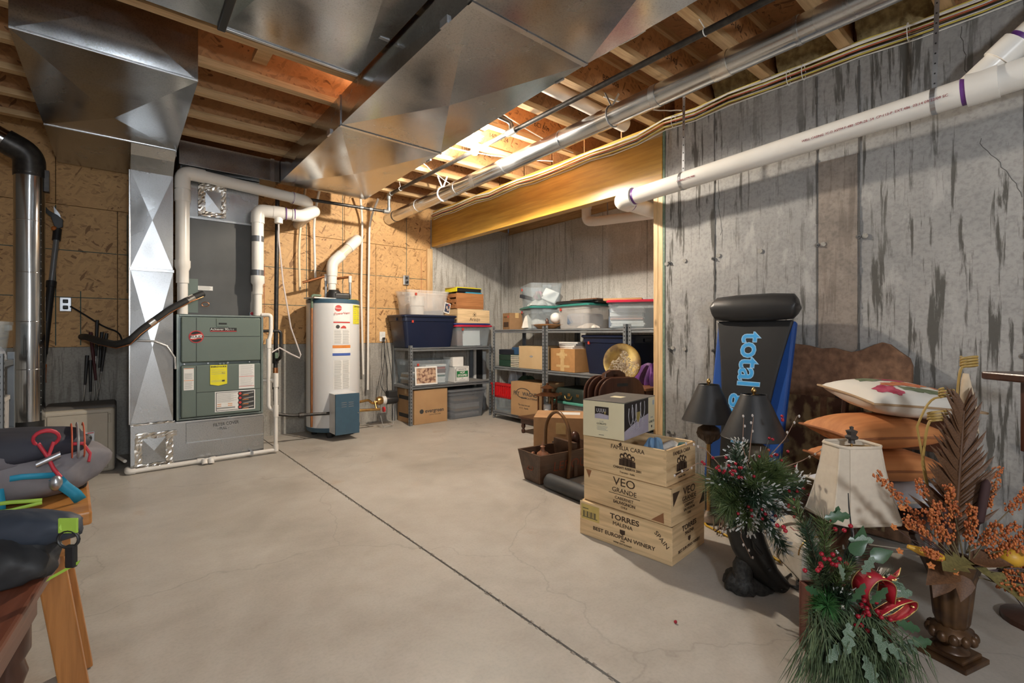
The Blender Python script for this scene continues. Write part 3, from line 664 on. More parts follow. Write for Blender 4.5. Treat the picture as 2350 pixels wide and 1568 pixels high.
def sticker(name, par, x0, x1, z0, z1, mat, y=-.0235, lines=(), bars=(), label=None):
    o = MB().box(x0, x1, y, y + .0012, z0, z1).build(name, mat, par, label=label)
    rr = random.Random(int((x0 + z0) * 1000))
    lb = MB()
    for a, b, n in lines:
        for i in range(n):
            z = b - (b - a) * (i + .5) / n; lb.box(x0 + (x1 - x0) * .08, x0 + (x1 - x0) * rr.uniform(.75, .93), y - .0005, y + .0002, z - .0011, z + .0011)
    if lines: stuff(lb.build('small_print', m_inkg, o))
    for a, b, c, d, mm in bars: MB().box(a, b, y - .0008, y + .0002, c, d).build('printed_bar', mm, o)
    return o
sticker('warning_sticker', lo, .045, .112, .24, .415, m_paper, lines=((.25, .31, 9), (.325, .375, 8)), bars=((.047, .110, .409, .413, m_orange), (.047, .110, .315, .319, m_orange)))
t = sticker('guide_sticker', lo, .222, .342, .275, .432, m_yel, lines=((.35, .40, 3), (.29, .31, 2)), bars=((.305, .325, .295, .308, m_ink),), y=-.026)
text('guide_title', 'ENERGYGUIDE', m_ink, lo, (.282, -.0268, .418), FACE_Y, .0165, bold=.0004); text('guide_value', '92.3', m_ink, lo, (.315, -.0268, .365), FACE_Y, .013)
MB().prism([(.222, .275), (.342, .275), (.28, .262)], -.0265, -.0255, 1).build('curled_corner', m_yel, lo)
sticker('notice_sticker', lo, .428, .545, .225, .43, m_paper, lines=((.33, .425, 10), (.245, .32, 8)), bars=((.43, .543, .325, .328, m_redp), (.43, .543, .243, .246, m_redp)))
ls = sticker('lighting_sticker', lo, .255, .55, .045, .212, m_paper)
MB().box(.263, .543, -.0244, -.0236, .053, .204).build('sticker_border', m_ink, ls); MB().box(.267, .425, -.0249, -.0241, .057, .200).build('sticker_panel', m_paper, ls)
lb = MB()
for i in range(12): lb.box(.272, .41 - (i % 3) * .02, -.0253, -.0247, .19 - i * .0062, .192 - i * .0062)
stuff(lb.build('small_print', m_inkg, ls))
for i in range(4): MB().box(.272 + (i % 2) * .075, .30 + (i % 2) * .08, -.0254, -.0247, .105 - i // 2 * .015, .110 - i // 2 * .015).build('printed_bar', m_orange, ls)
MB().box(.268, .40, -.0254, -.0247, .068, .082).build('printed_bar', m_inkg, ls)
for i in range(4):
    z = .186 - i * .038
    MB().lathe([(.0, 0), (.017, 0), (.017, .001), (0, .001)], 20).xf(Matrix.Translation((.437, -.0247, z)) @ Matrix.Rotation(RX, 4, 'X')).build('flame_disc', m_slot, ls)
    MB().lathe([(.0, 0), (.011, 0), (.011, .001), (0, .001)], 12).xf(Matrix.Translation((.437, -.0256, z)) @ Matrix.Rotation(RX, 4, 'X')).build('flame_mark', m_redp, ls)
    MB().box(.455, .50, -.0254, -.0247, z - .018, z - .013).build('printed_bar', m_orange, ls)
    MB().prism([(.458, z - .006), (.538, z + .008), (.538, z - .002), (.47, z - .010)], -.0252, -.0246, 1).build('hand_picture', m_inkg, ls)
# ------------------------------------------------------------------ filter box
fb = thing('filter_box', 'galvanised return-air filter box under the furnace with handwritten cover', 'duct', (.06, FY, 0))
MB().box(0, .905, 0, .63, .002, .352).build('box', m_galv, fb, bevel=.002)
fc = MB().box(.345, .90, -.008, .0, .175, .335).build('filter_cover', m_galv, fb, bevel=.002); MB().box(.345, .90, -.014, -.006, .172, .178).build('cover_lip', m_galvd, fc)
MB().box(.28, .905, -.01, 0, .338, .352).build('folded_edge', m_galvp, fb, bevel=.002)
text('handwriting', 'FILTER COVER', m_ink, fc, (.62, -.0085, .298), (RX, math.radians(-2), 0), .036, sx=.8, bold=.0004); text('handwriting', '- PULL -', m_ink, fc, (.60, -.0085, .263), FACE_Y, .030, sx=.8, bold=.0004)
rtp = random.Random(8)
def foil(x0, x1, z0, z1, par, y=-.003, n=14):
    mb = MB(); hz = (x1 - x0) > (z1 - z0)
    def fn(u, v): return (x0 + (x1 - x0) * u + rtp.uniform(-.003, .003), y - rtp.uniform(0, .008), z0 + (z1 - z0) * v + rtp.uniform(-.003, .003))
    return mb.grid(fn, n if hz else 4, 4 if hz else n).build('foil_tape', m_tape, par)
foil(.03, .285, .245, .29, fb); foil(.02, .265, .012, .055, fb); foil(.025, .07, .04, .26, fb); foil(.215, .262, .03, .26, fb)
xpanel((.065, -.002, .05), (.22, -.002, .05), (.22, -.002, .25), (.065, -.002, .25), (0, -.008, 0)).build('cover_plate', m_galv, fb)
foil(.0, .27, .352, .365, fb, y=-.006)
# ------------------------------------------------------------------ coil case and plenum
cc = thing('coil_case', 'dark grey evaporator coil case standing on the furnace', 'coil case', (.40, 4.69, FZ1))
MB().box(0, .54, 0, .48, 0.003, .81).build('case', m_fgrey, cc, bevel=.003)
MB().box(0, .10, -.004, 0, .02, .30).build('access_plate', m_fgreen, cc)
sticker('white_tag', cc, .095, .205, .21, .245, m_paper, y=-.0015, lines=((.213, .243, 5),))
MB().frus((0, .54, 0, .48), (-.02, .56, -.004, .48), .811, 1.19).build('plenum', m_galv, cc)
rtp = random.Random(6)
foil(.10, .30, 1.04, 1.10, cc, y=-.014, n=12); foil(.10, .15, .85, 1.06, cc, y=-.014, n=12); foil(.26, .30, .85, 1.06, cc, y=-.014, n=12); foil(.10, .30, .83, .87, cc, y=-.012, n=12)
xpanel((.14, -.014, .87), (.27, -.014, .87), (.27, -.016, 1.05), (.14, -.016, 1.05), (0, -.008, 0)).build('patch_plate', m_galvd, cc)
MB().box(-.004, .545, -.01, 0, .80, .815).build('folded_edge', m_galvd, cc)
m_redcap = M('red_cap', (.6, .02, .03), .3)
MB().box(.475, .525, -.05, -.01, .005, .032).build('switch_box', m_zinc, cc); MB().lathe([(0, 0), (.014, 0), (.014, .008), (0, .008)], 14).xf(Matrix.Translation((.49, -.05, .022)) @ Matrix.Rotation(RX, 4, 'X')).build('red_button', m_redcap, cc)
# ------------------------------------------------------------------ refrigerant line set
ln = thing('refrigerant_line', 'black insulated line slanting across the drop duct to the coil', 'pipe', (0, 0, 0))
pl = [(.52, 4.56, 1.372), (.44, 4.52, 1.33), (.30, 4.50, 1.235), (.12, 4.48, 1.07), (.06, 4.47, .995), (-.02, 4.55, .965), (-.12, 4.75, .99), (-.2, 5.02, 1.02), (-.24, 5.28, 1.02)]
MB().tube(bend(pl, .05, 4), .026, 14).build('insulation', M('foam_black', (.022, .022, .022), .7, bmp=.3, scale=60), ln, smooth=60)
for a, b in (((.455, 4.527, 1.338), (.41, 4.517, 1.308)), ((.205, 4.489, 1.148), (.17, 4.485, 1.117))): MB().cyl(a, b, .0275, 14).build('foil_tape', m_tape, ln, smooth=50)
MB().tube([(x, y - .02, z - .026) for x, y, z in pl], .004, 8).build('copper_line', m_copper, ln, smooth=50)
MB().tube([(.535 + .026 * math.cos(t), 4.545, 1.285 + .018 * math.sin(t)) for t in [k * PI / 8 for k in range(16)]], .0028, 6, closed=True).build('copper_coil', m_copper, ln, smooth=50)
o = MB().tube([(.10, 4.53, .995), (.2, 4.515, .99), (.28, 4.52, .95), (.33, 4.525, .86), (.335, 4.53, .77)], .008, 8).build('flexible_conduit', M('flex_metal', (.6, .6, .6), .35, .9, scale=200, bmp=.5), None, smooth=50)
tag(o, 'thin silver flexible conduit looping in front of the drop duct', 'conduit')
# ------------------------------------------------------------------ PVC vents of the furnace
v1 = thing('vent_pipe', 'white PVC vent rising left of the coil case and crossing above it', 'pipe', (0, 0, 0))
X1, Y1 = .385, 4.580
MB().cyl((X1, Y1, 1.203), (X1, Y1, 1.50), .036, 22).build('lower_pipe', m_pvc, v1, smooth=50)
MB().lathe([(.043, -.10), (.043, .0), (.054, .03), (.054, .08), (.05, .08)], 24, (X1, Y1, 1.55)).build('reducer', m_pvc, v1, smooth=40)
MB().cyl((X1, Y1, 1.58), (X1, Y1, 2.24), .048, 24).build('upper_pipe', m_pvc, v1, smooth=50)
MB().cyl((X1, Y1, 2.10), (X1, Y1, 2.19), .055, 24).build('coupling', m_pvc, v1, smooth=50)
MB().tube(bend([(X1, Y1, 2.20), (X1, Y1, 2.338), (X1 + .15, Y1 + .01, 2.335)], .11, 8), .054, 22).build('elbow', m_pvc, v1, smooth=50)
MB().cyl((X1 + .1, Y1 + .005, 2.336), (1.30, 4.665, 2.30), .048, 24).build('cross_pipe', m_pvc, v1, smooth=50)
MB().tube(bend([(1.22, 4.657, 2.303), (1.37, 4.68, 2.297), (1.40, 4.84, 2.29)], .09, 8), .055, 22).build('elbow', m_pvc, v1, smooth=50)
MB().cyl((1.225, 4.6585, 2.303), (1.232, 4.659, 2.3027), .0556, 22).build('primer_band', m_purple, v1, smooth=50)
MB().cyl((1.40, 4.80, 2.29), (1.42, 5.302, 2.28), .048, 20).build('wall_pipe', m_pvc, v1, smooth=50)
v2 = thing('vent_pipe', 'white PVC vent rising right of the coil case with taped hose and tee', 'pipe', (0, 0, 0))
X2, Y2 = .925, 4.585
MB().cyl((X2, Y2, 1.203), (X2, Y2, 1.46), .034, 22).build('lower_pipe', m_pvc, v2, smooth=50)
MB().lathe([(.040, -.08), (.040, .0), (.054, .02), (.054, .08), (.05, .08)], 24, (X2, Y2, 1.47)).build('reducer', m_pvc, v2, smooth=40)
MB().cyl((X2, Y2, 1.5), (X2, Y2, 2.06), .047, 24).build('upper_pipe', m_pvc, v2, smooth=50)
for z in (1.575, 1.87): MB().cyl((X2, Y2, z - .025), (X2, Y2, z + .025), .0485, 24).build('duct_tape', M('duct_tape', (.20, .21, .23), .3, .5), v2, smooth=50)
MB().tube(bend([(X2, Y2, 2.01), (X2, Y2, 2.125), (X2 + .13, Y2 - .01, 2.125)], .09, 8), .054, 22).build('elbow', m_pvc, v2, smooth=50)
MB().cyl((X2 + .1, Y2 - .01, 2.125), (1.28, 4.55, 2.12), .048, 24).build('cross_pipe', m_pvc, v2, smooth=50)
MB().cyl((1.045, 4.575, 2.125), (1.135, 4.565, 2.123), .056, 22).cyl((1.09, 4.57, 2.12), (1.09, 4.57, 2.03), .034, 18).build('drain_tee', m_pvc, v2, smooth=50)
MB().tube(bend([(1.20, 4.558, 2.12), (1.28, 4.55, 2.12), (1.36, 4.60, 2.17)], .05, 6), .0545, 22).build('elbow', m_pvc, v2, smooth=50)
MB().tube(bend([(1.34, 4.59, 2.158), (1.43, 4.65, 2.215), (1.43, 4.80, 2.215)], .06, 6), .0545, 22).build('elbow', m_pvc, v2, smooth=50)
MB().cyl((1.43, 4.78, 2.215), (1.45, 5.302, 2.20), .047, 20).build('wall_pipe', m_pvc, v2, smooth=50)
for x in (1.145, 1.215): MB().cyl((x, 4.563 - (x - 1.145) * .1, 2.1225), (x + .007, 4.562 - (x - 1.145) * .1, 2.1225), .0562, 22).build('primer_band', m_purple, v2, smooth=50)
hs = MB().tube([(1.09, 4.57, 2.03), (1.09, 4.57, 1.9), (1.13, 4.58, 1.5), (1.20, 4.6, 1.1), (1.29, 4.62, .85), (1.28, 4.62, .82), (1.20, 4.6, .86), (1.10, 4.58, .92), (1.03, 4.56, .88)], .007, 8).build('drain_hose', CLEAR('clear_tube', (.85, .78, .76), .55, .2), None, smooth=60)
tag(hs, 'clear drain hose hanging from the vent tee and curling at its end', 'hose')
# ------------------------------------------------------------------ condensate drain
cd = thing('condensate_drain', 'thin white PVC condensate line down the furnace side and along the floor', 'pipe', (0, 0, 0))
rp = .0165
MB().tube(bend([(.95, 4.56, 1.21), (1.02, 4.54, 1.21), (1.02, 4.54, 1.05), (1.00, 4.53, .98), (1.00, 4.53, .40), (1.045, 4.52, .37)], .025), rp, 12).build('upper_run', m_pvc, cd, smooth=50)
MB().tube(bend([(.96, 4.57, .64), (1.05, 4.50, .64), (1.05, 4.50, .03), (.30, 4.515, .024)], .025), rp, 12).build('floor_run', m_pvc, cd, smooth=50)
for a, b in (((1.05, 4.50, .70), (1.05, 4.50, .58)), ((1.05, 4.50, .42), (1.05, 4.50, .32)), ((1.05, 4.50, .075), (1.05, 4.50, .02)), ((1.0, 4.53, 1.0), (1.0, 4.53, .92))): MB().cyl(a, b, .0215, 14).build('coupling', m_pvc, cd, smooth=50)
MB().tube(bend([(.60, 4.509, .026), (.565, 4.51, .026), (.565, 4.46, .03), (.565, 4.455, .008)], .03), .021, 12).build('trap_elbow', m_pvc, cd, smooth=50)
MB().tube(bend([(.475, 4.511, .026), (.52, 4.51, .026), (.52, 4.46, .026), (.52, 4.452, .008)], .03), .021, 12).build('trap_elbow', m_pvc, cd, smooth=50)
MB().tube([(.475, 4.511, .024), (.06, 4.50, .022)], rp, 12).build('floor_run', m_pvc, cd, smooth=50)
MB().tube(bend([(.09, 4.50, .022), (.045, 4.50, .022), (.045, 4.60, .022)], .025), .021, 12).build('elbow', m_pvc, cd, smooth=50)
MB().box(.855, .87, 4.47, 4.55, .02, .045).build('pipe_clip', m_zinc, cd)
# ------------------------------------------------------------------ black gas drop beside the furnace
g2 = thing('gas_pipe', 'black steel gas riser between the furnace and the water heater', 'pipe', (0, 0, 0))
MB().tube([(1.13, 4.78, 2.345), (1.11, 4.78, .42)], .019, 12).build('riser', m_black, g2, smooth=50)
MB().tube(bend([(.965, 4.68, 1.07), (1.13, 4.66, 1.07), (1.13, 4.66, .83), (1.12, 4.74, .80)], .03), .014, 10).build('furnace_branch', m_black, g2, smooth=50)
for z in (.86, .80, .56): MB().lathe([(.0, -.03), (.027, -.03), (.027, .03), (0, .03)], 10, (1.113, 4.78, z)).build('fitting', m_black, g2)
MB().box(1.10, 1.125, 4.735, 4.76, .82, .87).build('valve_handle', m_green, g2)
MB().lathe([(0, -.05), (.022, -.05), (.022, .05), (0, .05)], 12, (1.1125, 4.78, .68)).build('flex_collar', m_copper, g2)
MB().tube(bend([(1.11, 4.78, .45), (1.11, 4.78, .30), (1.25, 4.76, .27), (1.585, 4.72, .262)], .03), .0155, 10).build('heater_branch', m_black, g2, smooth=50)
MB().lathe([(0, -.022), (.025, -.022), (.025, .022), (0, .022)], 8).xf(Matrix.Translation((1.33, 4.75, .268)) @ Matrix.Rotation(PI / 2, 4, 'Y')).build('union', m_black, g2)

# ------------------------------------------------------------------ water heater
m_tank = M('tank_white', (.70, .70, .70), .32, col2=(.68, .68, .68), scale=2)
m_hblue = M('heater_blue', (.045, .10, .15), .42, col2=(.04, .088, .135))
wh = thing('water_heater', 'white power-vent water heater with a blue burner box', 'water heater', (1.72, 5.0, 0))
MB().lathe([(.20, .10), (.262, .10), (.262, 1.362), (.20, 1.362)], 48).build('tank', m_tank, wh, smooth=50)
MB().lathe([(.18, .055), (.255, .06), (.264, .075), (.264, .105), (.20, .105)], 48).build('bottom_ring', m_hblue, wh, smooth=40)
MB().lathe([(.264, 1.352), (.264, 1.385), (.255, 1.395), (.0, 1.395)], 48, cap=False).build('top_ring', m_hblue, wh, smooth=40)
for a in (.9, 2.6, 4.2, 5.5): MB().lathe([(.028, 0), (.03, .06)], 10, (.19 * math.cos(a), .19 * math.sin(a), 0)).build('foot', m_blk, wh)
bb = MB().box(-.12, .112, -.40, -.18, .065, .455).build('burner_box', m_tank, wh, bevel=.003)
MB().box(-.122, .114, -.416, -.398, .062, .458).build('burner_door', m_hblue, bb, bevel=.002)
for i in range(3):
    for k in range(2): MB().box(-.065 + k * .07, -.015 + k * .07, -.4175, -.415, .33 + i * .02, .335 + i * .02).build('vent_slot', m_zinc, bb)
MB().ball((.10, -.418, .26), .006).build('screw', m_zinc, bb)
def tank_sticker(name, a0, a1, z0, z1, mat, lines=0, par=wh, r=.2635):
    mb = MB(); n = 8; vs = []; fs = []
    for i in range(n + 1):
        a = a0 + (a1 - a0) * i / n; vs += [(r * math.cos(a), r * math.sin(a), z0), (r * math.cos(a), r * math.sin(a), z1)]
    for i in range(n): fs.append((2 * i, 2 * i + 2, 2 * i + 3, 2 * i + 1))
    o = mb.add(vs, fs).build(name, mat, par)
    if lines:
        lb = MB(); rr = random.Random(int(z0 * 500))
        for i in range(lines):
            z = z1 - (z1 - z0) * (i + .5) / lines
            for b0, b1 in ((a0 + .03, (a0 + a1) / 2 - .02), ((a0 + a1) / 2 + .02, a1 - .03)):
                vs = []; b1 -= rr.uniform(0, .04)
                for j in range(4):
                    a = b0 + (b1 - b0) * j / 3; vs += [((r + .0007) * math.cos(a), (r + .0007) * math.sin(a), z - .0016), ((r + .0007) * math.cos(a), (r + .0007) * math.sin(a), z + .0016)]
                lb.add(vs, [(2 * j, 2 * j + 2, 2 * j + 3, 2 * j + 1) for j in range(3)])
        stuff(lb.build('small_print', m_inkg, o))
    return o
A0, A1 = -1.90, -1.26      # angles on the tank facing the room
def tpt(a, z, r=.2645): return (r * math.cos(a), r * math.sin(a), z)
tank_sticker('maker_sticker', A0, A1, 1.17, 1.335, m_paper)
MB().lathe([(0, 0), (.032, 0), (.032, .001), (0, .001)], 24).xf(Matrix.Translation(tpt(-1.72, 1.30)) @ Matrix.Rotation(-.15, 4, 'Z') @ Matrix.Rotation(RX, 4, 'X')).build('maker_logo', m_redp, wh, smooth=40)
text('maker_text', 'Rheem', m_paper, wh, tpt(-1.72, 1.30, .2665), (RX, 0, -.15), .022)
text('maker_text', 'PowerVent', m_redp, wh, tpt(-1.58, 1.25, .2655), (RX, -.09, -.01), .034)
tank_sticker('warning_sticker', A0, A1, 1.153, 1.165, m_redp, r=.264)
tank_sticker('pictogram_sticker', A0, A1, 1.085, 1.148, m_paper)
MB().lathe([(.014, 0), (.019, 0), (.019, .001), (.014, .001)], 20).xf(Matrix.Translation(tpt(-1.74, 1.115)) @ Matrix.Rotation(-.15, 4, 'Z') @ Matrix.Rotation(RX, 4, 'X')).build('pictogram', m_ink, wh)
MB().prism([(-.02, 1.10), (.04, 1.10), (.03, 1.12), (.01, 1.128), (-.01, 1.115)], -.2662, -.2652, 1).build('pictogram', m_redp, wh)
tank_sticker('notice_sticker', A0, A1, .945, 1.082, m_paper, 16)
es = tank_sticker('efficiency_sticker', A0 - .03, A1 + .02, .825, .93, m_paper); tank_sticker('sticker_band', A0 - .03, A1 + .02, .90, .93, m_orange, par=es, r=.2641); tank_sticker('sticker_band', A0 - .03, A1 + .02, .825, .85, m_navyink, par=es, r=.2641)
tank_sticker('instruction_sticker', A0, A1, .645, .78, m_paper, 16); tank_sticker('instruction_sticker', A0, A1, .49, .64, m_paper, 18)
tank_sticker('guide_sticker', -1.10, -.62, 1.145, 1.34, m_yel, 10, r=.264)
text('guide_title', 'ENERGYGUIDE', m_ink, wh, tpt(-.86, 1.325, .266), (RX, 0, .71), .017)
MB().tube([(-.255, -.13, 1.30), (-.258, -.13, .12)], .012, 8).build('copper_drain', m_copper, wh, smooth=50)
MB().tube(bend([(-.255, -.13, 1.30), (-.255, -.13, 1.43), (-.16, -.10, 1.43)], .03), .012, 8).build('relief_pipe', m_green, wh, smooth=50)
# blower and vent
MB().lathe([(.0, 1.395), (.075, 1.395), (.08, 1.41), (.07, 1.47), (.05, 1.50), (0, 1.50)], 20, (.0, -.02, 0)).build('blower_housing', m_blk, wh, smooth=40)
MB().box(-.02, .15, -.10, .02, 1.395, 1.47).build('blower_motor', m_blk, wh, bevel=.02, seg=3)
MB().lathe([(.040, 1.50), (.040, 1.56), (.048, 1.565), (.048, 1.64), (.054, 1.645), (.054, 1.72)], 22, (-.02, -.02, 0)).build('vent_collar', m_pvc, wh, smooth=40)
MB().tube(bend([(-.02, -.02, 1.68), (-.02, -.02, 1.78), (.08, -.02, 1.88)], .07, 8), .056, 22).build('vent_elbow', m_pvc, wh, smooth=50)
MB().cyl((.05, -.02, 1.85), (.20, .0, 2.0), .050, 22).build('vent_run', M('cream_pvc', (.80, .66, .52), .3), wh, smooth=50)
MB().tube(bend([(.16, -.005, 1.96), (.27, .01, 2.07), (.30, .16, 2.08), (.30, .30, 2.08)], .07, 8), .056, 22).build('vent_elbow', m_pvc, wh, smooth=50)
m_pap2 = M('papers', (.74, .72, .68), .7, col2=(.60, .57, .54), scale=30)
o = MB().box(-.12, .12, -.10, .09, 0, .012).build('paper_manual', m_pap2, None, loc=(1.56, 4.93, 1.396)); o.rotation_euler = (0, 0, .25); tag(o, 'loose manuals lying on top of the water heater', 'papers')
o = MB().box(-.05, .05, -.06, .06, 0, .002).build('yellow_card', m_yel, None, loc=(1.86, 4.86, 1.398)); tag(o, 'small yellow card on the water heater top', 'card')
hp = thing('water_pipe', 'pair of capped pipes with copper branches on the water heater top', 'pipe', (1.72, 5.0, 1.395))
for x in (-.07, .185):
    MB().cyl((x, .02, 0), (x, .02, .20), .014, 12).build('nipple', M('lead_grey', (.40, .43, .46), .4, .6), hp, smooth=50); MB().cyl((x, .02, .20), (x, .02, .27), .018, 12).build('white_fitting', m_pvc, hp, smooth=50)
MB().tube([(-.07, .02, .25), (-.29, .06, .17)], .013, 10).build('copper_branch', m_copper, hp, smooth=50); MB().tube([(.185, .02, .26), (.04, .10, .235)], .013, 10).build('copper_branch', m_copper, hp, smooth=50)
m_pex = M('cream_pipe', (.82, .70, .50), .4); 
for i, (p, lab) in enumerate(((((1.45, 5.22, 1.50), (1.44, 5.23, 2.0), (1.50, 5.2, 2.58)), 'cream water pipe climbing the strand board left of the vent pipe'), (((1.60, 5.20, 1.62), (1.59, 5.22, 2.2), (1.58, 5.10, 2.40), (1.58, 4.95, 2.58)), 'white water pipe climbing straight behind the heater vent'),
        (((2.14, 5.24, .58), (2.12, 5.25, 1.5), (2.13, 5.24, 2.35), (2.05, 5.1, 2.58)), 'white water pipe right of the heater, left one of a pair'), (((2.19, 5.23, .40), (2.205, 5.25, 1.4), (2.215, 5.24, 2.35), (2.26, 5.1, 2.58)), 'white water pipe right of the heater, right one of a pair'))):
    o = MB().tube(bend(p, .2, 5), .0125, 10).build('water_pipe', m_pex if i == 0 else m_pvc, None, smooth=50); tag(o, lab, 'pipe', 'thin pipes on the strand-board wall')
pm = thing('circulation_pump', 'small black circulation pump on brass pipework beside the heater', 'pump', (2.36, 4.98, .30))
MB().lathe([(0, -.07), (.045, -.07), (.05, -.05), (.05, .05), (.04, .07), (0, .07)], 18).xf(Matrix.Rotation(PI / 2, 4, 'Y')).build('motor', m_blk, pm, smooth=40); MB().box(-.05, .05, -.045, .045, .03, .10).build('terminal_box', m_blk, pm, bevel=.006)
MB().lathe([(0, -.02), (.047, -.02), (.047, .02), (0, .02)], 18).xf(Matrix.Translation((-.09, 0, 0)) @ Matrix.Rotation(PI / 2, 4, 'Y')).build('white_flange', m_white, pm, smooth=40); MB().lathe([(0, -.03), (.04, -.03), (.05, 0), (.04, .03), (0, .03)], 14).xf(Matrix.Translation((-.14, 0, 0)) @ Matrix.Rotation(PI / 2, 4, 'Y')).build('brass_body', m_brass, pm, smooth=40)
MB().tube(bend([(-.14, 0, 0), (-.22, 0, -.03), (-.26, 0, .02), (-.38, -.02, .01)], .04), .014, 10).build('brass_pipe', m_brass, pm, smooth=50); MB().tube([(-.40, -.06, -.075), (-.16, -.06, -.085)], .015, 10).tube([(-.20, -.06, -.085), (-.2, -.01, 0)], .012, 8).build('valve_pipe', m_brass, pm, smooth=50)
MB().lathe([(0, -.008), (.03, -.008), (.03, .008), (0, .008)], 12).xf(Matrix.Translation((-.12, -.07, -.09)) @ Matrix.Rotation(PI / 2, 4, 'Y')).build('red_valve_wheel', m_redcap, pm)
MB().tube([(.02, 0, -.04), (.02, -.02, -.15), (.0, -.05, -.27), (-.12, -.06, -.29), (-.15, -.05, -.16)], .005, 6).build('loose_cable', m_inkg, pm, smooth=50)
# ------------------------------------------------------------------ electrical boxes
def outlet(x, z, mat, label, plug=True, y=YB + .003):
    t = thing('outlet_box', label, 'outlet', (x, y, z)); MB().box(-.036, .036, -.03 if mat is m_zinc else -.008, 0, -.058, .058).build('box', mat, t, bevel=.004)
    for k in (-1, 1): MB().box(-.017, .017, -.034 if mat is m_zinc else -.011, -.006, k * .025 - .016, k * .025 + .016).build('socket', m_white if mat is not m_zinc else m_blk, t, bevel=.006)
    if plug: MB().box(-.014, .014, -.055, -.03, -.035, -.01).build('plug', m_blk, t, bevel=.004)
    return t
outlet(-.34, 1.285, m_zinc, 'metal outlet box on the dark strand board left of the drop duct')
outlet(2.70, 1.70, m_zinc, 'metal outlet box high on the strand board beside the alcove')
outlet(2.72, 1.50, m_zinc, 'small metal box right behind the clear bin on the strand board', False)
outlet(2.40, 1.01, m_white, 'white outlet with plugged cords right of the water heater')
o = MB().tube(bend([(-.31, 5.25, 1.27), (-.22, 5.26, 1.20), (-.1, 5.27, 1.10), (.0, 5.27, 1.06), (.02, 5.27, .95)], .06), .007, 6).build('power_cord', m_blk, None, smooth=50); tag(o, 'dark cord curving right from the metal outlet on the dark wall', 'cord')
for i, p in enumerate((((2.39, 5.24, .99), (2.38, 5.2, .7), (2.30, 5.15, .45), (2.33, 5.05, .36)), ((2.42, 5.24, .99), (2.44, 5.15, .6), (2.42, 5.05, .35)), ((2.40, 5.24, 1.0), (2.37, 5.2, .85), (2.40, 5.15, .6), (2.36, 5.10, .5), (2.34, 5.02, .37)))):
    o = MB().tube(bend(p, .1, 4), .004, 6).build('power_cord', m_blk, None, smooth=50); tag(o, 'dark cord hanging from the white outlet, %s' % ['leftmost', 'rightmost', 'middle one'][i], 'cord', 'cords below the white outlet')
# ------------------------------------------------------------------ generic builders
def rring(w, d, r, z, n=4):
    r = min(r, w / 2 - 1e-4, d / 2 - 1e-4); out = []
    for cx, cy, a0 in ((w / 2 - r, d / 2 - r, 0), (-w / 2 + r, d / 2 - r, PI / 2), (-w / 2 + r, -d / 2 + r, PI), (w / 2 - r, -d / 2 + r, 1.5 * PI)):
        for i in range(n + 1):
            a = a0 + PI / 2 * i / n; out.append((cx + r * math.cos(a), cy + r * math.sin(a), z))
    return out
def loft(rings, cap0=True, cap1=True, mb=None):
    mb = mb or MB(); n = len(rings[0]); vs = [p for r in rings for p in r]; fs = []
    for i in range(len(rings) - 1):
        for j in range(n): fs.append((i * n + j, i * n + (j + 1) % n, (i + 1) * n + (j + 1) % n, (i + 1) * n + j))
    if cap0: fs.append(tuple(reversed(range(n))))
    if cap1: fs.append(tuple((len(rings) - 1) * n + j for j in range(n)))
    return mb.add(vs, fs)
m_navy = M('navy_plastic', (.007, .013, .040), .35, col2=(.006, .011, .034), scale=3)
m_clear = CLEAR('clear_plastic', (.80, .86, .90), .13)
m_milky = CLEAR('milky_plastic', (.88, .86, .84), .24)
m_smoke = CLEAR('smoky_plastic', (.45, .47, .50), .24)
m_tagred = M('red_tag', (.50, .05, .03), .5)
m_lidr = M('red_lid', (.55, .025, .06), .35)
m_lidb = M('blue_lid', (.03, .05, .22), .35)
m_lidg = M('green_lid', (.03, .20, .17), .35)
m_card = M('cardboard', (.46, .28, .135), .75, col2=(.42, .25, .12), scale=6)
m_card2 = M('pale_cardboard', (.56, .40, .22), .75, col2=(.52, .36, .19), scale=6)
m_ptape = M('packing_tape', (.62, .45, .22), .3, col2=(.55, .36, .16))
m_steel = M('shelf_steel', (.28, .30, .32), .38, .55, col2=(.24, .26, .28), scale=10)
m_deck = M('shelf_deck', (.30, .29, .28), .7, col2=(.26, .25, .24))
m_cloth = M('white_cloth', (.72, .68, .62), .9, col2=(.60, .56, .50), scale=8, bmp=.4)
m_dkwood = WOOD('dark_wood', (.075, .030, .018), (.035, .013, .008), 2, rough=.28, knots=False)
m_midwood = WOOD('brown_wood', (.20, .085, .035), (.10, .04, .016), 0, rough=.4, knots=False)
m_crate = WOOD('wine_crate_pine', (.82, .60, .345), (.69, .45, .22), 0, rough=.5, scale=6)
m_crateY = WOOD('wine_crate_pine_side', (.78, .56, .32), (.64, .41, .20), 1, rough=.5, scale=6)
m_cedar = WOOD('cedar_slat', (.46, .20, .075), (.30, .11, .04), 0, knots=False)
m_burn = M('burnt_print', (.065, .035, .02), .7)
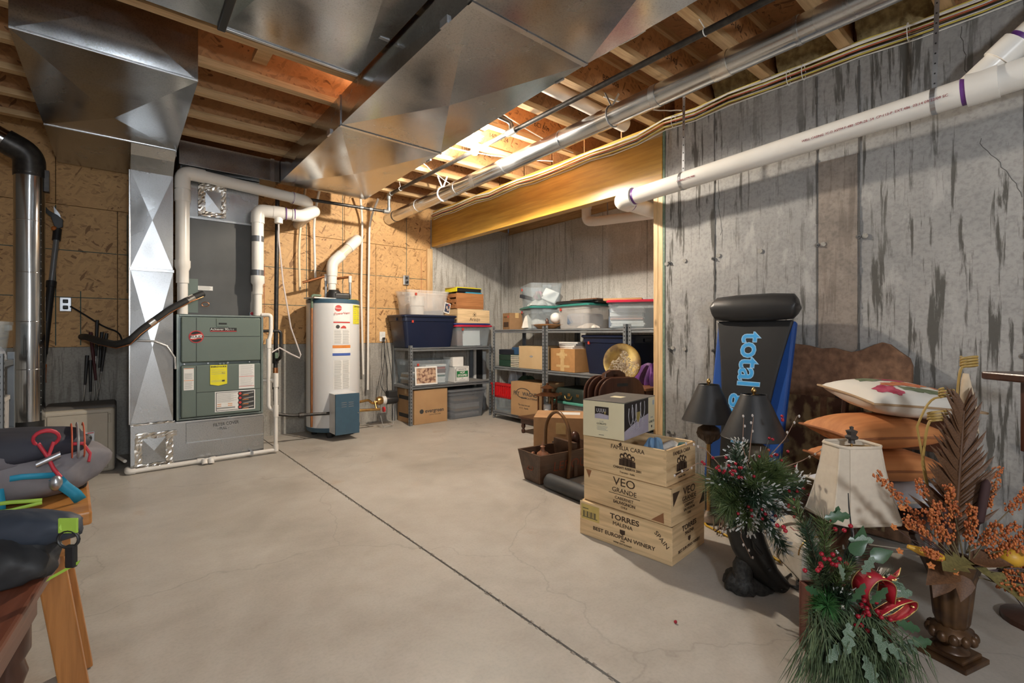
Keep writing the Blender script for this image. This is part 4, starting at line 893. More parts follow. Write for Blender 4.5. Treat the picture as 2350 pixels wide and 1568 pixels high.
def tote(name, label, cat, loc, rz, w, d, h, mat, lid=None, taper=.88, r=.04, tagred=True, group=None, lip=.02, handle=True):
    t = thing(name, label, cat, loc, rz, group); wb_, db = w * taper, d * taper; wall = .004
    rings = [rring(wb_, db, r * .8, 0), rring(wb_ + (w - wb_) * .85, db + (d - db) * .85, r, h * .82), rring(wb_ + (w - wb_) * .9 + .012, db + (d - db) * .9 + .012, r, h * .83), rring(w + .004, d + .004, r, h - lip), rring(w + .018, d + .018, r, h - lip), rring(w + .018, d + .018, r, h),
             rring(w - 2 * wall, d - 2 * wall, r, h), rring(wb_ - 2 * wall, db - 2 * wall, r * .8, wall)]
    body = loft(rings).build('body', mat, t, smooth=40)
    if handle:
        for s in (-1, 1): MB().box(s * (w / 2 + .004) - .012, s * (w / 2 + .004) + .012, -.05, .05, h - lip - .035, h - lip).build('handle', mat, t, bevel=.004)
    if lid: loft([rring(w + .012, d + .012, r, h + .001), rring(w + .034, d + .034, r * 1.1, h - .012), rring(w + .038, d + .038, r * 1.1, h - .010), rring(w + .038, d + .038, r * 1.1, h + .004), rring(w + .020, d + .020, r, h + .012), rring(w - .04, d - .04, r, h + .012), rring(w - .05, d - .05, r, h + .006)], True, True).build('lid', lid, t, smooth=40)
    if tagred: MB().box(-w * .36, -w * .36 + .022, -d / 2 * (taper + (1 - taper) * .88) - .012, -d / 2 * (taper + (1 - taper) * .88) + .002, h * .78, h * .78 + .028).build('red_tag', m_tagred, t)
    return t
def carton(name, label, loc, rz, w, d, h, mat=m_card, cat='box', open_top=False, tape=True, group=None):
    t = thing(name, label, cat, loc, rz, group)
    if open_top:
        MB().box(-w / 2, w / 2, -d / 2, -d / 2 + .005, 0, h).box(-w / 2, w / 2, d / 2 - .005, d / 2, 0, h).box(-w / 2, -w / 2 + .005, -d / 2, d / 2, 0, h).box(w / 2 - .005, w / 2, -d / 2, d / 2, 0, h).box(-w / 2, w / 2, -d / 2, d / 2, 0, .005).build('body', mat, t)
    else:
        MB().box(-w / 2, w / 2, -d / 2, d / 2, 0, h - .004).build('body', mat, t, bevel=.002)
        for s in (-1, 1): MB().box(-w / 2, w / 2, -d / 2 if s < 0 else .0008, -.0008 if s < 0 else d / 2, h - .004, h).build('flap', mat, t, bevel=.001)
        if tape: MB().box(-w / 2 - .001, w / 2 + .001, -.024, .024, h, h + .0006).box(-w / 2 - .0012, -w / 2, -.024, .024, h - .06, h).box(w / 2, w / 2 + .0012, -.024, .024, h - .06, h).build('tape', m_ptape, t)
    return t
def heap(name, label, cat, loc, sx, sy, sz, mat, seed=1, amp=.35, group=None, n=18):
    """a crumpled soft pile"""
    rr = random.Random(seed); ph = [rr.uniform(0, 6) for _ in range(6)]
    def fn(u, v):
        a = 2 * PI * u; t = v * PI * .5; w = math.cos(t); k = 1 + amp * .35 * (math.sin(3 * a + ph[0]) + .6 * math.sin(7 * a + ph[1] + 3 * v) + .4 * math.sin(11 * a + ph[2]))
        return (sx * w * k * math.cos(a), sy * w * k * math.sin(a), max(0, sz * (math.sin(t) * (1 + amp * .5 * math.sin(5 * a + ph[3]) * w) + (.08 * amp * math.sin(9 * a + 7 * v + ph[4])) * w)))
    o = MB().grid(fn, n * 2, n // 2).build(name, mat, None, smooth=60, loc=loc); tag(o, label, cat, group); return o
def paperstack(name, label, cat, loc, rz, w, d, n, th, cols, group=None, seed=1, mbox=None):
    rr = random.Random(seed); t = thing(name, label, cat, loc, rz, group); z = 0
    for i in range(n):
        dx, dy = rr.uniform(-.012, .012), rr.uniform(-.012, .012); h = th * rr.uniform(.7, 1.3)
        MB().box(-w / 2 + dx, w / 2 + dx, -d / 2 + dy, d / 2 + dy, z, z + h - .0006).build('sheet', cols[i % len(cols)], t, bevel=.001, seg=1); z += h
    return t
def shelf_unit(label, loc, rz, w, d, levels, h, skip_right=False):
    t = thing('shelf_unit', label, 'shelf', loc, rz)
    hole = MB()
    for x in (0, w):
        for y in (0, d):
            sx = 1 if x == 0 else -1; sy = 1 if y == 0 else -1
            MB().box(min(x, x + sx * .035), max(x, x + sx * .035), min(y, y + sy * .0025), max(y, y + sy * .0025), 0, h).box(min(x, x + sx * .0025), max(x, x + sx * .0025), min(y, y + sy * .035), max(y, y + sy * .035), 0, h).build('upright', m_steel, t)
            if y == 0:
                z = .03
                while z < h - .02:
                    hole.frus((x + sx * .014, x + sx * .023, -.0008, .0), (x + sx * .011, x + sx * .026, -.0008, .0), z, z + .012); hole.box(min(x - sx * .0008, x), max(x - sx * .0008, x), .013, .022, z, z + .014); z += .038
    stuff(hole.build('upright_slots', m_slot, t))
    for z in levels:
        for y in (.003, d - .031): MB().box(.004, w - .004, y, y + .028, z - .042, z - .022).box(.004, w - .004, y - .002 if y < .1 else y, y + .026, z - .016, z).build('beam', m_steel, t, bevel=.003)
        for x in (.004, w - .032): MB().box(x, x + .028, .03, d - .03, z - .036, z - .004).build('side_beam', m_steel, t, bevel=.003)
        MB().box(.032, w - .032, .02, d - .02, z - .012, z - .002).build('deck', m_deck, t)
    return t
# ------------------------------------------------------------------ the two shelf runs
shelf_unit('low grey steel shelf unit against the strand-board wall corner', (2.515, 4.83, 0), 0, 1.15, .44, (.45, .885), .91)
shelf_unit('grey steel shelf unit in the alcove next to the corner', (3.56, 4.66, 0), -PI / 2, .925, .52, (.10, .645, 1.095), 1.135)
shelf_unit('grey steel shelf unit in the middle of the alcove holding the red-lidded bin', (3.56, 3.715, 0), -PI / 2, 1.06, .52, (.10, .645, 1.095), 1.135)
shelf_unit('grey steel shelf unit of the alcove half hidden by the pine post', (3.56, 2.635, 0), -PI / 2, .80, .52, (.10, .645, 1.095), 1.135)
# ------------------------------------------------------------------ left unit, top level
ZT = .886
tote('storage_tote', 'big navy tote with lid on the left shelf unit', 'tote', (2.80, 5.06, ZT), 0, .70, .42, .365, m_navy, m_navy, .86, .05)
tote('storage_bin', 'milky clear bin standing on the navy tote', 'bin', (2.80, 5.06, ZT + .379), 0, .54, .36, .285, m_milky, None, .88, .05)
zc = ZT + .385
o = MB().lathe([(0, 0), (.075, 0), (.078, .09), (0, .09)], 24).build('plastic_tub', m_white, None, loc=(2.70, 5.0, zc), smooth=40); tag(o, 'lower white tub inside the milky bin', 'tub')
o = MB().lathe([(0, 0), (.065, 0), (.085, .01), (.085, .10), (.088, .12), (0, .12)], 24).build('plastic_tub', m_white, None, loc=(2.70, 5.0, zc + .092), smooth=40); tag(o, 'upper white tub inside the milky bin', 'tub')
o = MB().box(-.15, .15, -.1, .1, 0, .045).build('folded_case', M('slate_case', (.10, .13, .18), .5), None, loc=(2.90, 5.09, zc + .002)); o.rotation_euler = (0, -.06, 0); tag(o, 'dark slate case lying in the milky bin', 'case')
ph = thing('photo_print', 'small photo print leaning against the milky bin', 'photo', (3.015, 4.862, zc + .02), 0); ph.rotation_euler = (-.08, .22, 0)
MB().box(-.04, .04, 0, .002, 0, .125).build('paper', m_paper, ph); MB().box(-.033, .033, -.001, 0, .012, .115).build('picture', M('photo_dark', (.05, .06, .10), .4), ph)
MB().ball((-.006, -.001, .07), .014, 8, 6, (1, .1, 1.3)).ball((.014, -.001, .045), .013, 8, 6, (1, .1, 1.2)).build('faces', M('photo_skin', (.50, .36, .28), .5), ph)
MB().box(.012, .026, -.002, 0, .095, .118).build('sticker', m_tagred, ph)
tote('storage_bin', 'clear bin full of papers under red and blue lids', 'bin', (3.42, 5.05, ZT), 0, .53, .40, .255, m_clear, m_lidr, .88, .04)
o = loft([rring(.53, .40, .04, 0), rring(.56, .43, .04, .004), rring(.56, .43, .04, .016), rring(.50, .38, .04, .022)]).build('spare_lid', m_lidb, None, loc=(3.40, 5.055, ZT + .268), smooth=40); tag(o, 'blue bin lid lying on the red lid', 'lid')
o = MB().box(-.13, .13, -.002, .002, 0, .20).build('paper_sheet', m_paper, None, loc=(3.40, 4.89, ZT + .01)); o.rotation_euler = (-.05, 0, 0); tag(o, 'white paper sheet upright inside the red-lidded bin on the left unit', 'paper')
o = MB().box(-.05, .05, -.1, .1, 0, .19).build('book', M('book_brown', (.18, .08, .06), .5), None, loc=(3.245, 5.0, ZT + .01), bevel=.003); tag(o, 'brown book upright in the papers bin', 'book')
o = heap('paper_clutter', 'colourful paper clutter at the bin bottom', 'papers', (3.42, 5.08, ZT + .006), .17, .13, .17, M('mixed_paper', (.62, .60, .56), .8, col2=(.10, .14, .20), scale=22), 3, .5)
wc = thing('wine_crate', 'pale wooden wine crate with a branded crest on the lidded bins', 'crate', (3.44, 5.06, ZT + .292), 0)
MB().box(-.245, .245, -.165, -.150, 0, .165).build('front_board', m_crate, wc, bevel=.001); MB().box(-.245, .245, .150, .165, 0, .165).build('back_board', m_crate, wc, bevel=.001)
for s in (-1, 1): MB().box(s * .2375 - .0075, s * .2375 + .0075, -.1495, .1495, 0, .165).build('side_board', m_crateY, wc, bevel=.001)
MB().box(-.23, .23, -.15, .15, .005, .012).build('bottom_board', m_crate, wc); MB().box(-.245, .14, -.165, .165, .166, .176).build('top_board', m_crate, wc, bevel=.001)
text('brand_text', 'Araujo', m_burn, wc, (.015, -.1655, .045), (RX, 0, 0), .058, sx=1.0)
cr = MB()
for k in range(8): a = k * PI / 4; cr.bar((.01, -.1656, .105), (.01 + .034 * math.cos(a), -.1656, .105 + .034 * math.sin(a)), .0008, .004, (1, 0, .01))
cr.build('crest', m_burn, wc)
sc_ = thing('slatted_crate', 'reddish slatted wooden crate stacked on the wine crate', 'crate', (3.39, 5.06, ZT + .469), 0)
for s in (-1, 1): MB().box(-.205, .205, s * .15 - .008, s * .15 + .008, 0, .195).build('long_board', m_cedar, sc_, bevel=.002)
for s in (-1, 1):
    for k in range(3): MB().box(s * .20 - .006, s * .20 + .006, -.141, .141, .005 + k * .068, .05 + k * .068).build('slat', m_cedar, sc_, bevel=.002)
MB().box(-.19, .19, -.14, .14, .002, .010).build('bottom_board', m_cedar, sc_)
bk = thing('book', 'large yellow and black book on top of the slatted crate', 'book', (3.39, 5.06, ZT + .666), 0); MB().box(-.185, .185, -.13, .13, .018, .062).build('pages', m_blk, bk); MB().box(-.19, .19, -.135, .135, .062, .072).box(-.19, -.18, -.135, .135, .015, .062).build('yellow_cover', m_yel, bk, bevel=.002); MB().box(-.05, .19, -.138, .10, 0, .016).build('blue_booklet', M('book_cyan', (.05, .35, .55), .4), bk, bevel=.002)
o = MB().box(-.16, .16, -.11, .11, 0, .008).build('thin_booklet', m_card2, None, loc=(3.35, 5.07, ZT + .740)); o.rotation_euler = (.0, -.05, .1); tag(o, 'thin brown booklet on the yellow book', 'booklet')
# left unit, middle level
ZM = .451
tote('storage_bin', 'open clear bin of documents on the left unit middle level', 'bin', (2.81, 5.05, ZM), 0, .54, .40, .285, m_clear, None, .9, .04)
paperstack('document_stack', 'stack of folders and white papers in the open clear bin', 'papers', (2.90, 5.06, ZM + .006), 0, .28, .26, 9, .024, [m_paper, m_white, m_paper, M('folder_green', (.03, .16, .12), .6), m_paper, M('folder_maroon', (.10, .02, .025), .6), M('folder_maroon2', (.13, .03, .03), .6), m_tagred, m_paper], seed=4)
paperstack('document_stack', 'low pile of brown envelopes left in the open clear bin', 'papers', (2.66, 5.06, ZM + .006), .1, .14, .26, 6, .02, [m_card, m_card2, m_pap2], seed=5)
pf = thing('picture_frame', 'white framed tan picture leaning on the open clear bin', 'picture frame', (2.725, 4.822, ZM + .004), 0); pf.rotation_euler = (-.06, 0, 0)
MB().box(-.145, .145, 0, .012, 0, .018).box(-.145, .145, 0, .012, .192, .21).box(-.145, -.127, 0, .012, .018, .192).box(.127, .145, 0, .012, .018, .192).build('frame', m_paper, pf, bevel=.002); MB().box(-.128, .128, .004, .008, .017, .193).build('picture', M('old_picture', (.58, .40, .27), .6, col2=(.16, .07, .05), scale=26, lo=.38, hi=.55), pf)
hb = carton('beer_box', 'white beer box with a green label on the left unit', (3.235, 5.0, ZM), .06, .22, .26, .19, m_paper, tape=False)
MB().box(-.085, .095, -.1312, -.130, .012, .178).build('label_border', m_ink, hb); MB().box(-.082, .092, -.1318, -.1308, .015, .175).build('label_white', m_paper, hb); MB().box(-.08, .09, -.1323, -.1313, .06, .135).build('label_green', M('label_green', (.02, .22, .07), .5), hb)
text('label_text', 'LAGUNITAS', m_ink, hb, (.005, -.1326, .155), FACE_Y, .024); text('label_text', 'HOP', m_paper, hb, (.005, -.1331, .114), FACE_Y, .036, bold=.0012); text('label_text', 'STOOPID', m_paper, hb, (.005, -.1331, .080), FACE_Y, .034, bold=.0012); text('label_text', 'ALE', m_ink, hb, (.005, -.1326, .046), FACE_Y, .016); MB().box(-.04, .05, -.1326, -.1316, .026, .03).build('small_print', m_inkg, hb)
MB().box(-.106, -.092, -.1312, -.1300, .01, .16).build('side_print', m_inkg, hb)
carton('small_box', 'plain white box on top of the beer box', (3.20, 5.0, ZM + .192), 0, .155, .22, .115, m_paper, tape=False)
# left unit, on the floor
eb = carton('moving_box', 'cardboard box printed with a globe logo under the left unit', (2.80, 5.06, .001), 0, .44, .42, .395)
text('box_text', 'evergreen', m_ink, eb, (.045, -.2106, .145), FACE_Y, .062, bold=.001); text('box_text', 'CAPITAL WIND 8000', m_ink, eb, (.05, -.2106, .098), FACE_Y, .017)
MB().lathe([(0, 0), (.026, 0), (.026, .001), (0, .001)], 18).xf(Matrix.Translation((-.125, -.2103, .145)) @ Matrix.Rotation(RX, 4, 'X')).build('globe_logo', m_ink, eb)
for k, z in enumerate((.27, .06)): MB().box(-.2212, -.2200, -.17, .17, z, z + .045).build('side_print', m_ink, eb)
tote('storage_bin', 'smoky grey bin of papers on the floor under the left unit', 'bin', (3.33, 5.06, .001), 0, .55, .42, .35, m_smoke, m_smoke, .88, .05, False)
paperstack('document_stack', 'flat papers lying in the smoky grey floor bin', 'papers', (3.33, 5.04, .008), 0, .36, .30, 8, .028, [m_paper, m_pap2, m_smoke, m_card2], seed=6)
for i, (x, w, h, mat, nme) in enumerate(((3.70, .05, .95, m_white, 'white'), (3.76, .10, 1.0, m_blk, 'black'), (3.85, .05, .9, M('grey_board', (.4, .42, .45), .5), 'grey'))):
    o = MB().box(-w / 2, w / 2, -.012, .012, 0, h - .1).build('tall_board', mat, None, loc=(x, 5.235 - .001 * i, .001)); tag(o, 'narrow %s board upright against the alcove wall corner' % nme, 'board')

# ------------------------------------------------------------------ alcove run (facing the room); q() places on a level
R90 = -PI / 2
ZA, ZB, ZC = 1.097, .647, .102
sb = carton('small_box', 'brown printed box at the corner end of the alcove top shelf', (3.76, 4.50, ZA), R90 - .25, .20, .20, .20, M('brown_box', (.30, .17, .08), .7)); MB().box(-.07, .07, -.1015, -.100, .03, .09).build('printed_bar', m_burn, sb); MB().lathe([(0, 0), (.015, 0), (.015, .001), (0, .001)], 14).xf(Matrix.Translation((.06, -.1005, .155)) @ Matrix.Rotation(RX, 4, 'X')).build('red_dot', m_redp, sb)
text('box_text', 'CREAM', m_burn, sb, (-.02, -.1008, .15), FACE_Y, .03)
tote('storage_bin', 'clear bin of cloths with a green lid on the alcove top shelf', 'bin', (3.80, 4.05, ZA), R90 - .5, .56, .36, .245, m_clear, m_lidg, .9, .04)
heap('cloth_heap', 'white cloths crumpled inside the green-lidded bin', 'cloth', (3.78, 4.06, ZA + .008), .19, .15, .17, m_cloth, 4, .7)
tote('storage_bin', 'open clear bin of odds and ends on the green lid', 'bin', (3.80, 4.05, ZA + .26), R90 - .5, .56, .36, .255, m_clear, None, .9, .04)
heap('cloth_heap', 'white cloth at the bottom of the topmost clear bin', 'cloth', (3.78, 4.02, ZA + .27), .18, .14, .07, m_cloth, 9, .6)
o = MB().box(-.06, .06, -.1, .1, 0, .14).build('white_packet', m_paper, None, loc=(3.83, 3.94, ZA + .31), bevel=.01); o.rotation_euler = (.4, .3, .4); tag(o, 'white tilted packet in the topmost clear bin', 'packet')
o = MB().box(-.12, .12, -.02, .02, -.02, .02).build('hand_tool', M('tool_dark', (.03, .035, .045), .5), None, loc=(3.72, 4.18, ZA + .37), bevel=.006); o.rotation_euler = (.2, .25, -1.4); tag(o, 'dark hand tool slanting in the topmost clear bin', 'tool')
heap('soft_toy', 'green and pink soft bundle in the topmost clear bin', 'bundle', (3.76, 4.04, ZA + .34), .07, .07, .10, M('bundle_green', (.10, .22, .14), .8, col2=(.35, .18, .22), scale=14), 12, .6)
ty = thing('serving_tray', 'oval wooden tray at the front of the alcove top shelf', 'tray', (3.66, 3.80, ZA), 0)
MB().lathe([(0, .004), (.10, .004), (.135, .03), (.17, .044), (.172, .05), (.13, .038), (.10, .014), (0, .014)], 28).xf(Matrix.Diagonal((.72, 1.3, 1, 1))).build('dish', WOOD('tray_wood', (.42, .22, .09), (.28, .13, .05), 1, knots=False), ty, smooth=50); MB().box(-.07, .07, -.10, .12, .046, .056).build('board', m_midwood, ty, bevel=.003)
o = MB().ball((0, 0, .062), .062, 18, 12, (1, 1, .98)).build('white_ball', m_white, None, loc=(3.70, 3.70, ZA + .058), smooth=60); tag(o, 'round white jar on the wooden tray', 'jar')
o = MB().lathe([(0, 0), (.018, 0), (.018, .04), (.01, .05), (.01, .06), (0, .06)], 12).build('small_bottle', m_dkwood, None, loc=(3.645, 3.78, ZA + .058), smooth=40); tag(o, 'small dark bottle on the wooden tray', 'bottle')
tote('storage_bin', 'frosted bin with green lid beneath the black folders', 'bin', (3.82, 3.36, ZA), R90 - .12, .50, .42, .245, m_milky, m_lidg, .9, .04)
o = MB().box(-.17, .17, -.12, .12, 0, .13).build('blue_bundle', M('bundle_slate', (.13, .17, .24), .7), None, loc=(3.80, 3.36, ZA + .03), bevel=.03); tag(o, 'slate blue bundle inside the frosted bin', 'bundle')
heap('cloth_heap', 'white papers at the bottom of the frosted bin', 'papers', (3.72, 3.24, ZA + .006), .09, .11, .05, m_cloth, 14, .5)
for i, (z, rz, lab, mt) in enumerate(((.262, .12, 'lower black folder on the frosted bin', m_blk), (.280, -.05, 'upper black folder on the frosted bin', m_blk))):
    o = MB().box(-.19, .19, -.27, .27, 0, .015).build('folder', mt, None, loc=(3.82, 3.36, ZA + z), bevel=.003); o.rotation_euler = (0, 0, rz); tag(o, lab, 'folder', 'black folders')
o = MB().box(-.14, .14, -.18, .18, 0, .014).build('picture_frame', m_midwood, None, loc=(3.84, 3.30, ZA + .297), bevel=.003); tag(o, 'flat brown frame lying on the black folders', 'picture frame')
tote('storage_bin', 'large clear bin with red lid on the alcove top shelf', 'bin', (3.86, 2.765, ZA), R90 + .55, .46, .56, .25, m_clear, m_lidr, .93, .04, False)
paperstack('document_stack', 'white and pink papers stacked inside the red-lidded alcove bin', 'papers', (3.84, 2.83, ZA + .006), R90 + .55, .30, .40, 11, .017, [m_paper, m_white, m_pap2, m_paper, m_white, M('pink_paper', (.6, .38, .32), .7)], seed=8)
o = MB().box(-.01, .01, -.24, .24, 0, .19).build('slate_board', M('bundle_slate', (.13, .17, .24), .7), None, loc=(3.93, 2.86, ZA + .01)); o.rotation_euler = (0, 0, -.55 * 0 + .3); tag(o, 'slate blue board upright in the red-lidded alcove bin', 'board')
fr = thing('picture_frame', 'light wood frame lying on the red bin lid', 'picture frame', (3.80, 2.86, ZA + .266), .55)
for a in ((-.15, .15, -.18, -.14), (-.15, .15, .14, .18), (-.15, -.11, -.14, .14), (.11, .15, -.14, .14)): MB().box(*a, 0, .022).build('rail', WOOD('frame_oak', (.55, .33, .14), (.40, .22, .08), 1, knots=False), fr, bevel=.002)
MB().box(-.11, .11, -.14, .14, .002, .012).build('backing', m_card, fr)
# alcove middle level
for i, (z, c, h) in enumerate(((0, (.015, .05, .03), .075), (.077, (.02, .045, .03), .065), (.144, (.012, .014, .022), .06))):
    o = MB().box(-.09, .09, -.14, .14, 0, h).build('file_box', M('file_box_%d' % i, c, .5), None, loc=(3.70, 4.46, ZB + z), bevel=.004); tag(o, '%s file box in the dark stack by the corner upright' % ('lowest green', 'middle green', 'topmost black')[i], 'box', 'dark file boxes')
m_bookp = M('book_pages', (.62, .56, .44), .7)
for i in range(7):
    t = thing('book', 'pale book in the short flat stack, %s' % ('lowest', 'second from bottom', 'third from bottom', 'middle', 'third from top', 'second from top', 'topmost')[i], 'book', (3.69, 4.26, ZB + i * .021), R90 + random.uniform(-.06, .06), 'stacked flat books')
    MB().box(-.075, .075, -.11, .11, .003, .018).build('pages', m_bookp, t); c = M('cover_%d' % (i % 3), ((.10, .16, .12), (.30, .28, .22), (.08, .10, .14))[i % 3], .5); MB().box(-.078, .078, -.113, .113, 0, .003).box(-.078, .078, -.113, .113, .018, .0205).build('cover', c, t)
o = MB().box(-.07, .07, -.11, .11, 0, .085).build('blue_case', M('case_blue', (.03, .08, .17), .4), None, loc=(3.69, 4.25, ZB + .149), bevel=.004); tag(o, 'dark blue case on the flat books', 'case')
db_ = carton('moving_box', 'tan cardboard box with a small diamond mark', (3.80, 3.97, ZB), R90, .43, .44, .255, m_card2); MB().prism([(-.035, .14), (0, .155), (.035, .14), (0, .125)], -.2212, -.2200, 1).build('diamond_mark', m_inkg, db_)
tb = carton('moving_box', 'cardboard box sealed with glossy tape on its front', (3.78, 3.46, ZB), R90 - .12, .40, .40, .24, M('orange_cardboard', (.46, .24, .09), .7), tape=False)
MB().box(-.03, .03, -.2012, -.2000, .005, .235).box(-.10, .08, -.2016, -.2008, .165, .19).box(-.10, .12, -.2016, -.2008, .045, .07).build('tape', m_ptape, tb); MB().box(-.045, .045, -.202, -.2006, .14, .20).build('tape_patch', m_ptape, tb)
for i in range(4):
    t = thing('binder', '%s binder in the loose pile on the taped box' % ('lowest white', 'second white', 'third black', 'topmost white')[i], 'binder', (3.74, 3.45, ZB + .2405 + i * .018), R90 - .12 + (i - 1.5) * .1, 'binders on the taped box')
    MB().box(-.13, .13, -.11, .11, .002, .0135).build('pages', m_paper, t); MB().box(-.135, .135, -.113, .113, 0, .002).box(-.135, .135, -.113, .113, .0135, .0165).build('cover', m_blk if i in (2,) else m_pap2, t)
tote('storage_tote', 'navy tote with lid on the alcove middle shelf', 'tote', (3.83, 2.93, ZB), R90, .62, .44, .375, m_navy, m_navy, .84, .05)
# alcove bottom level
rbk = thing('plastic_basket', 'bright red ribbed plastic basket on the alcove bottom shelf', 'basket', (3.62, 4.50, ZC + .16), R90)
m_redpl = M('red_plastic', (.55, .012, .015), .35)
loft([rring(.40, .07, .03, 0), rring(.46, .08, .03, .15), rring(.48, .10, .03, .15), rring(.48, .10, .03, .17), rring(.44, .06, .03, .17), rring(.38, .05, .03, .01)]).build('body', m_redpl, rbk, smooth=40)
for k in range(9): MB().box(-.19 + k * .044, -.19 + k * .044 + .016, -.052, -.030, .02, .145).build('rib', m_redpl, rbk, bevel=.004)
tote('storage_bin', 'clear bin under the red basket', 'bin', (3.77, 4.47, ZC), R90, .44, .36, .155, m_clear, None, .9, .03, False)
heap('green_bag', 'dark green bag slumped behind the red basket', 'bag', (3.87, 4.35, ZC + .16), .12, .16, .26, M('bag_green', (.025, .06, .03), .8), 21, .5)
heap('plastic_bag', 'pale crumpled plastic bag by the corner upright', 'bag', (3.86, 4.57, ZC + .16), .10, .07, .36, CLEAR('bag_film', (.75, .8, .85), .5), 22, .6)
fw = carton('moving_box', 'tall cardboard moving box with a printed mover logo', (3.72, 4.02, ZC), R90, .50, .38, .385, m_card, tape=False)
text('box_text', 'FRY', m_ink, fw, (-.15, -.1906, .255), FACE_Y, .062, bold=.0014); text('box_text', 'WAGNER', m_ink, fw, (.09, -.1906, .255), FACE_Y, .062, bold=.0014); text('box_text', 'MOVING & STORAGE', m_ink, fw, (.07, -.1906, .212), FACE_Y, .028, bold=.0005)
MB().tube([(-.03 + .12 * math.cos(t), -.1906, .265 + .055 * math.sin(t)) for t in [k * PI / 14 for k in range(24)]], .004, 6).build('swoosh_logo', m_ink, fw)
text('box_text', 'The clean box pal', m_ink, fw, (-.02, -.1906, .13), FACE_Y, .028); text('box_text', '6.1 ft.   Heavily', m_ink, fw, (-.02, -.1906, .095), FACE_Y, .025)
tote('storage_bin', 'clear bin with seafoam lid beneath the suitcase', 'bin', (3.80, 3.42, ZC), R90, .44, .42, .22, m_milky, M('seafoam_lid', (.10, .36, .28), .4), .9, .03, False)
su = thing('suitcase', 'old dark green suitcase with a ring handle on the bottom shelf', 'suitcase', (3.78, 3.40, ZC + .236), R90)
loft([rring(.44, .36, .05, 0), rring(.45, .37, .05, .05), rring(.45, .37, .05, .09), rring(.42, .34, .05, .13)]).build('shell', M('case_green', (.018, .03, .024), .5), su, smooth=40)
MB().tube([(.05 * math.cos(t), -.195 - .01 * math.sin(t), .06 - .04 * math.sin(t)) for t in [k * PI / 10 for k in range(11)]], .007, 8).build('handle', m_brass, su, smooth=50)
for x in (-.12, 0, .12): MB().box(x - .018, x + .018, -.190, -.182, .055, .085).build('latch', m_brass, su, bevel=.003)
heap('cloth_heap', 'cream cloth inside the seafoam-lidded bin', 'cloth', (3.74, 3.38, ZC + .006), .12, .14, .12, m_cloth, 31, .6)
for i, (x, y) in enumerate(((3.50, 3.42), (3.49, 3.30))):
    o = MB().tube([(0, .09 * math.cos(t), .09 * math.sin(t)) for t in [k * PI / 12 for k in range(13)]], .022, 10).build('cable_coil', m_blk, None, loc=(x - .03, y - .02, .03), smooth=50); tag(o, '%s dark arched coil in front of the bottom shelf bin' % ('left', 'right')[i], 'coil', 'dark coils')

# ------------------------------------------------------------------ things standing in front of the alcove shelves
stl = thing('footstool', 'low dark wooden stool with turned feet under the lantern', 'stool', (3.40, 3.62, 0), 0)
MB().box(-.17, .17, -.30, .17, .155, .175).build('top', m_dkwood, stl, bevel=.004); MB().box(-.15, .15, -.28, .15, .105, .154).build('apron', m_dkwood, stl, bevel=.003)
leg = MB().lathe([(.012, 0), (.02, .01), (.022, .03), (.012, .045), (.024, .07), (.020, .095), (.022, .105)], 14).mesh('leg', m_dkwood, 50)
for x in (-.13, .13):
    for y in (-.25, .13): inst('leg', leg, stl, loc=(x, y, 0))
la = thing('lantern', 'bronze lantern with a white candle on the low stool', 'lantern', (3.42, 3.54, .176), .5)
m_bronze = M('bronze', (.16, .065, .025), .4, .6, col2=(.10, .04, .02))
MB().box(-.085, .085, -.085, .085, 0, .012).build('base', m_bronze, la, bevel=.003)
for x in (-.075, .075):
    for y in (-.075, .075): MB().box(x - .008, x + .008, y - .008, y + .008, .012, .23).build('post', m_bronze, la)
MB().frus((-.125, .125, -.125, .125), (-.05, .05, -.05, .05), .232, .262).build('roof', m_bronze, la, bevel=.002); MB().lathe([(.045, .262), (.045, .30), (.075, .305), (.02, .335), (.014, .34), (.018, .352), (0, .36)], 18).build('chimney', m_bronze, la, smooth=40)
MB().lathe([(.0, .012), (.042, .012), (.042, .13), (.03, .138), (0, .134)], 20).build('candle', m_white, la, smooth=40)
for y in (-.08,):
    k = MB().bar((-.07, y, .02), (.07, y, .22), .003, .003); k.bar((.07, y, .02), (-.07, y, .22), .003, .003); k.build('wire_cross', m_bronze, la)
fle = MB().ball((0, -.086, .135), .012, 10, 8, (1, .4, 3.2))
for s in (-1, 1): fle.tube([(0, -.086, .10), (s * .028, -.086, .135), (s * .038, -.086, .115), (s * .030, -.086, .102)], [.009, .008, .006, .004], 8)
fle.tube([(-.02, -.086, .10), (.02, -.086, .10)], .005, 8); fle.ball((0, -.086, .082), .009, 8, 6, (1, .5, 1.8)); fle.build('fleur_ornament', m_bronze, la, smooth=60)
o = MB().ball((0, 0, .03), .03, 12, 8).build('dark_ornament', m_dkwood, None, loc=(3.40, 3.40, .176), smooth=50); tag(o, 'small dark round ornament beside the lantern', 'ornament')
cb = carton('moving_box', 'tan cardboard box on the floor behind the handled tote', (2.85, 2.79, 0), -.85, .42, .36, .37, M('tan_cardboard', (.44, .25, .12), .75), tape=False)
MB().box(-.02, .16, -.02, .10, .3702, .371).build('shipping_label', m_paper, cb); MB().box(-.03, .05, -.1815, -.180, .24, .33).build('tape_patch', m_ptape, cb); MB().box(-.06, -.02, -.1812, -.180, .17, .18).build('stamp', m_ink, cb)
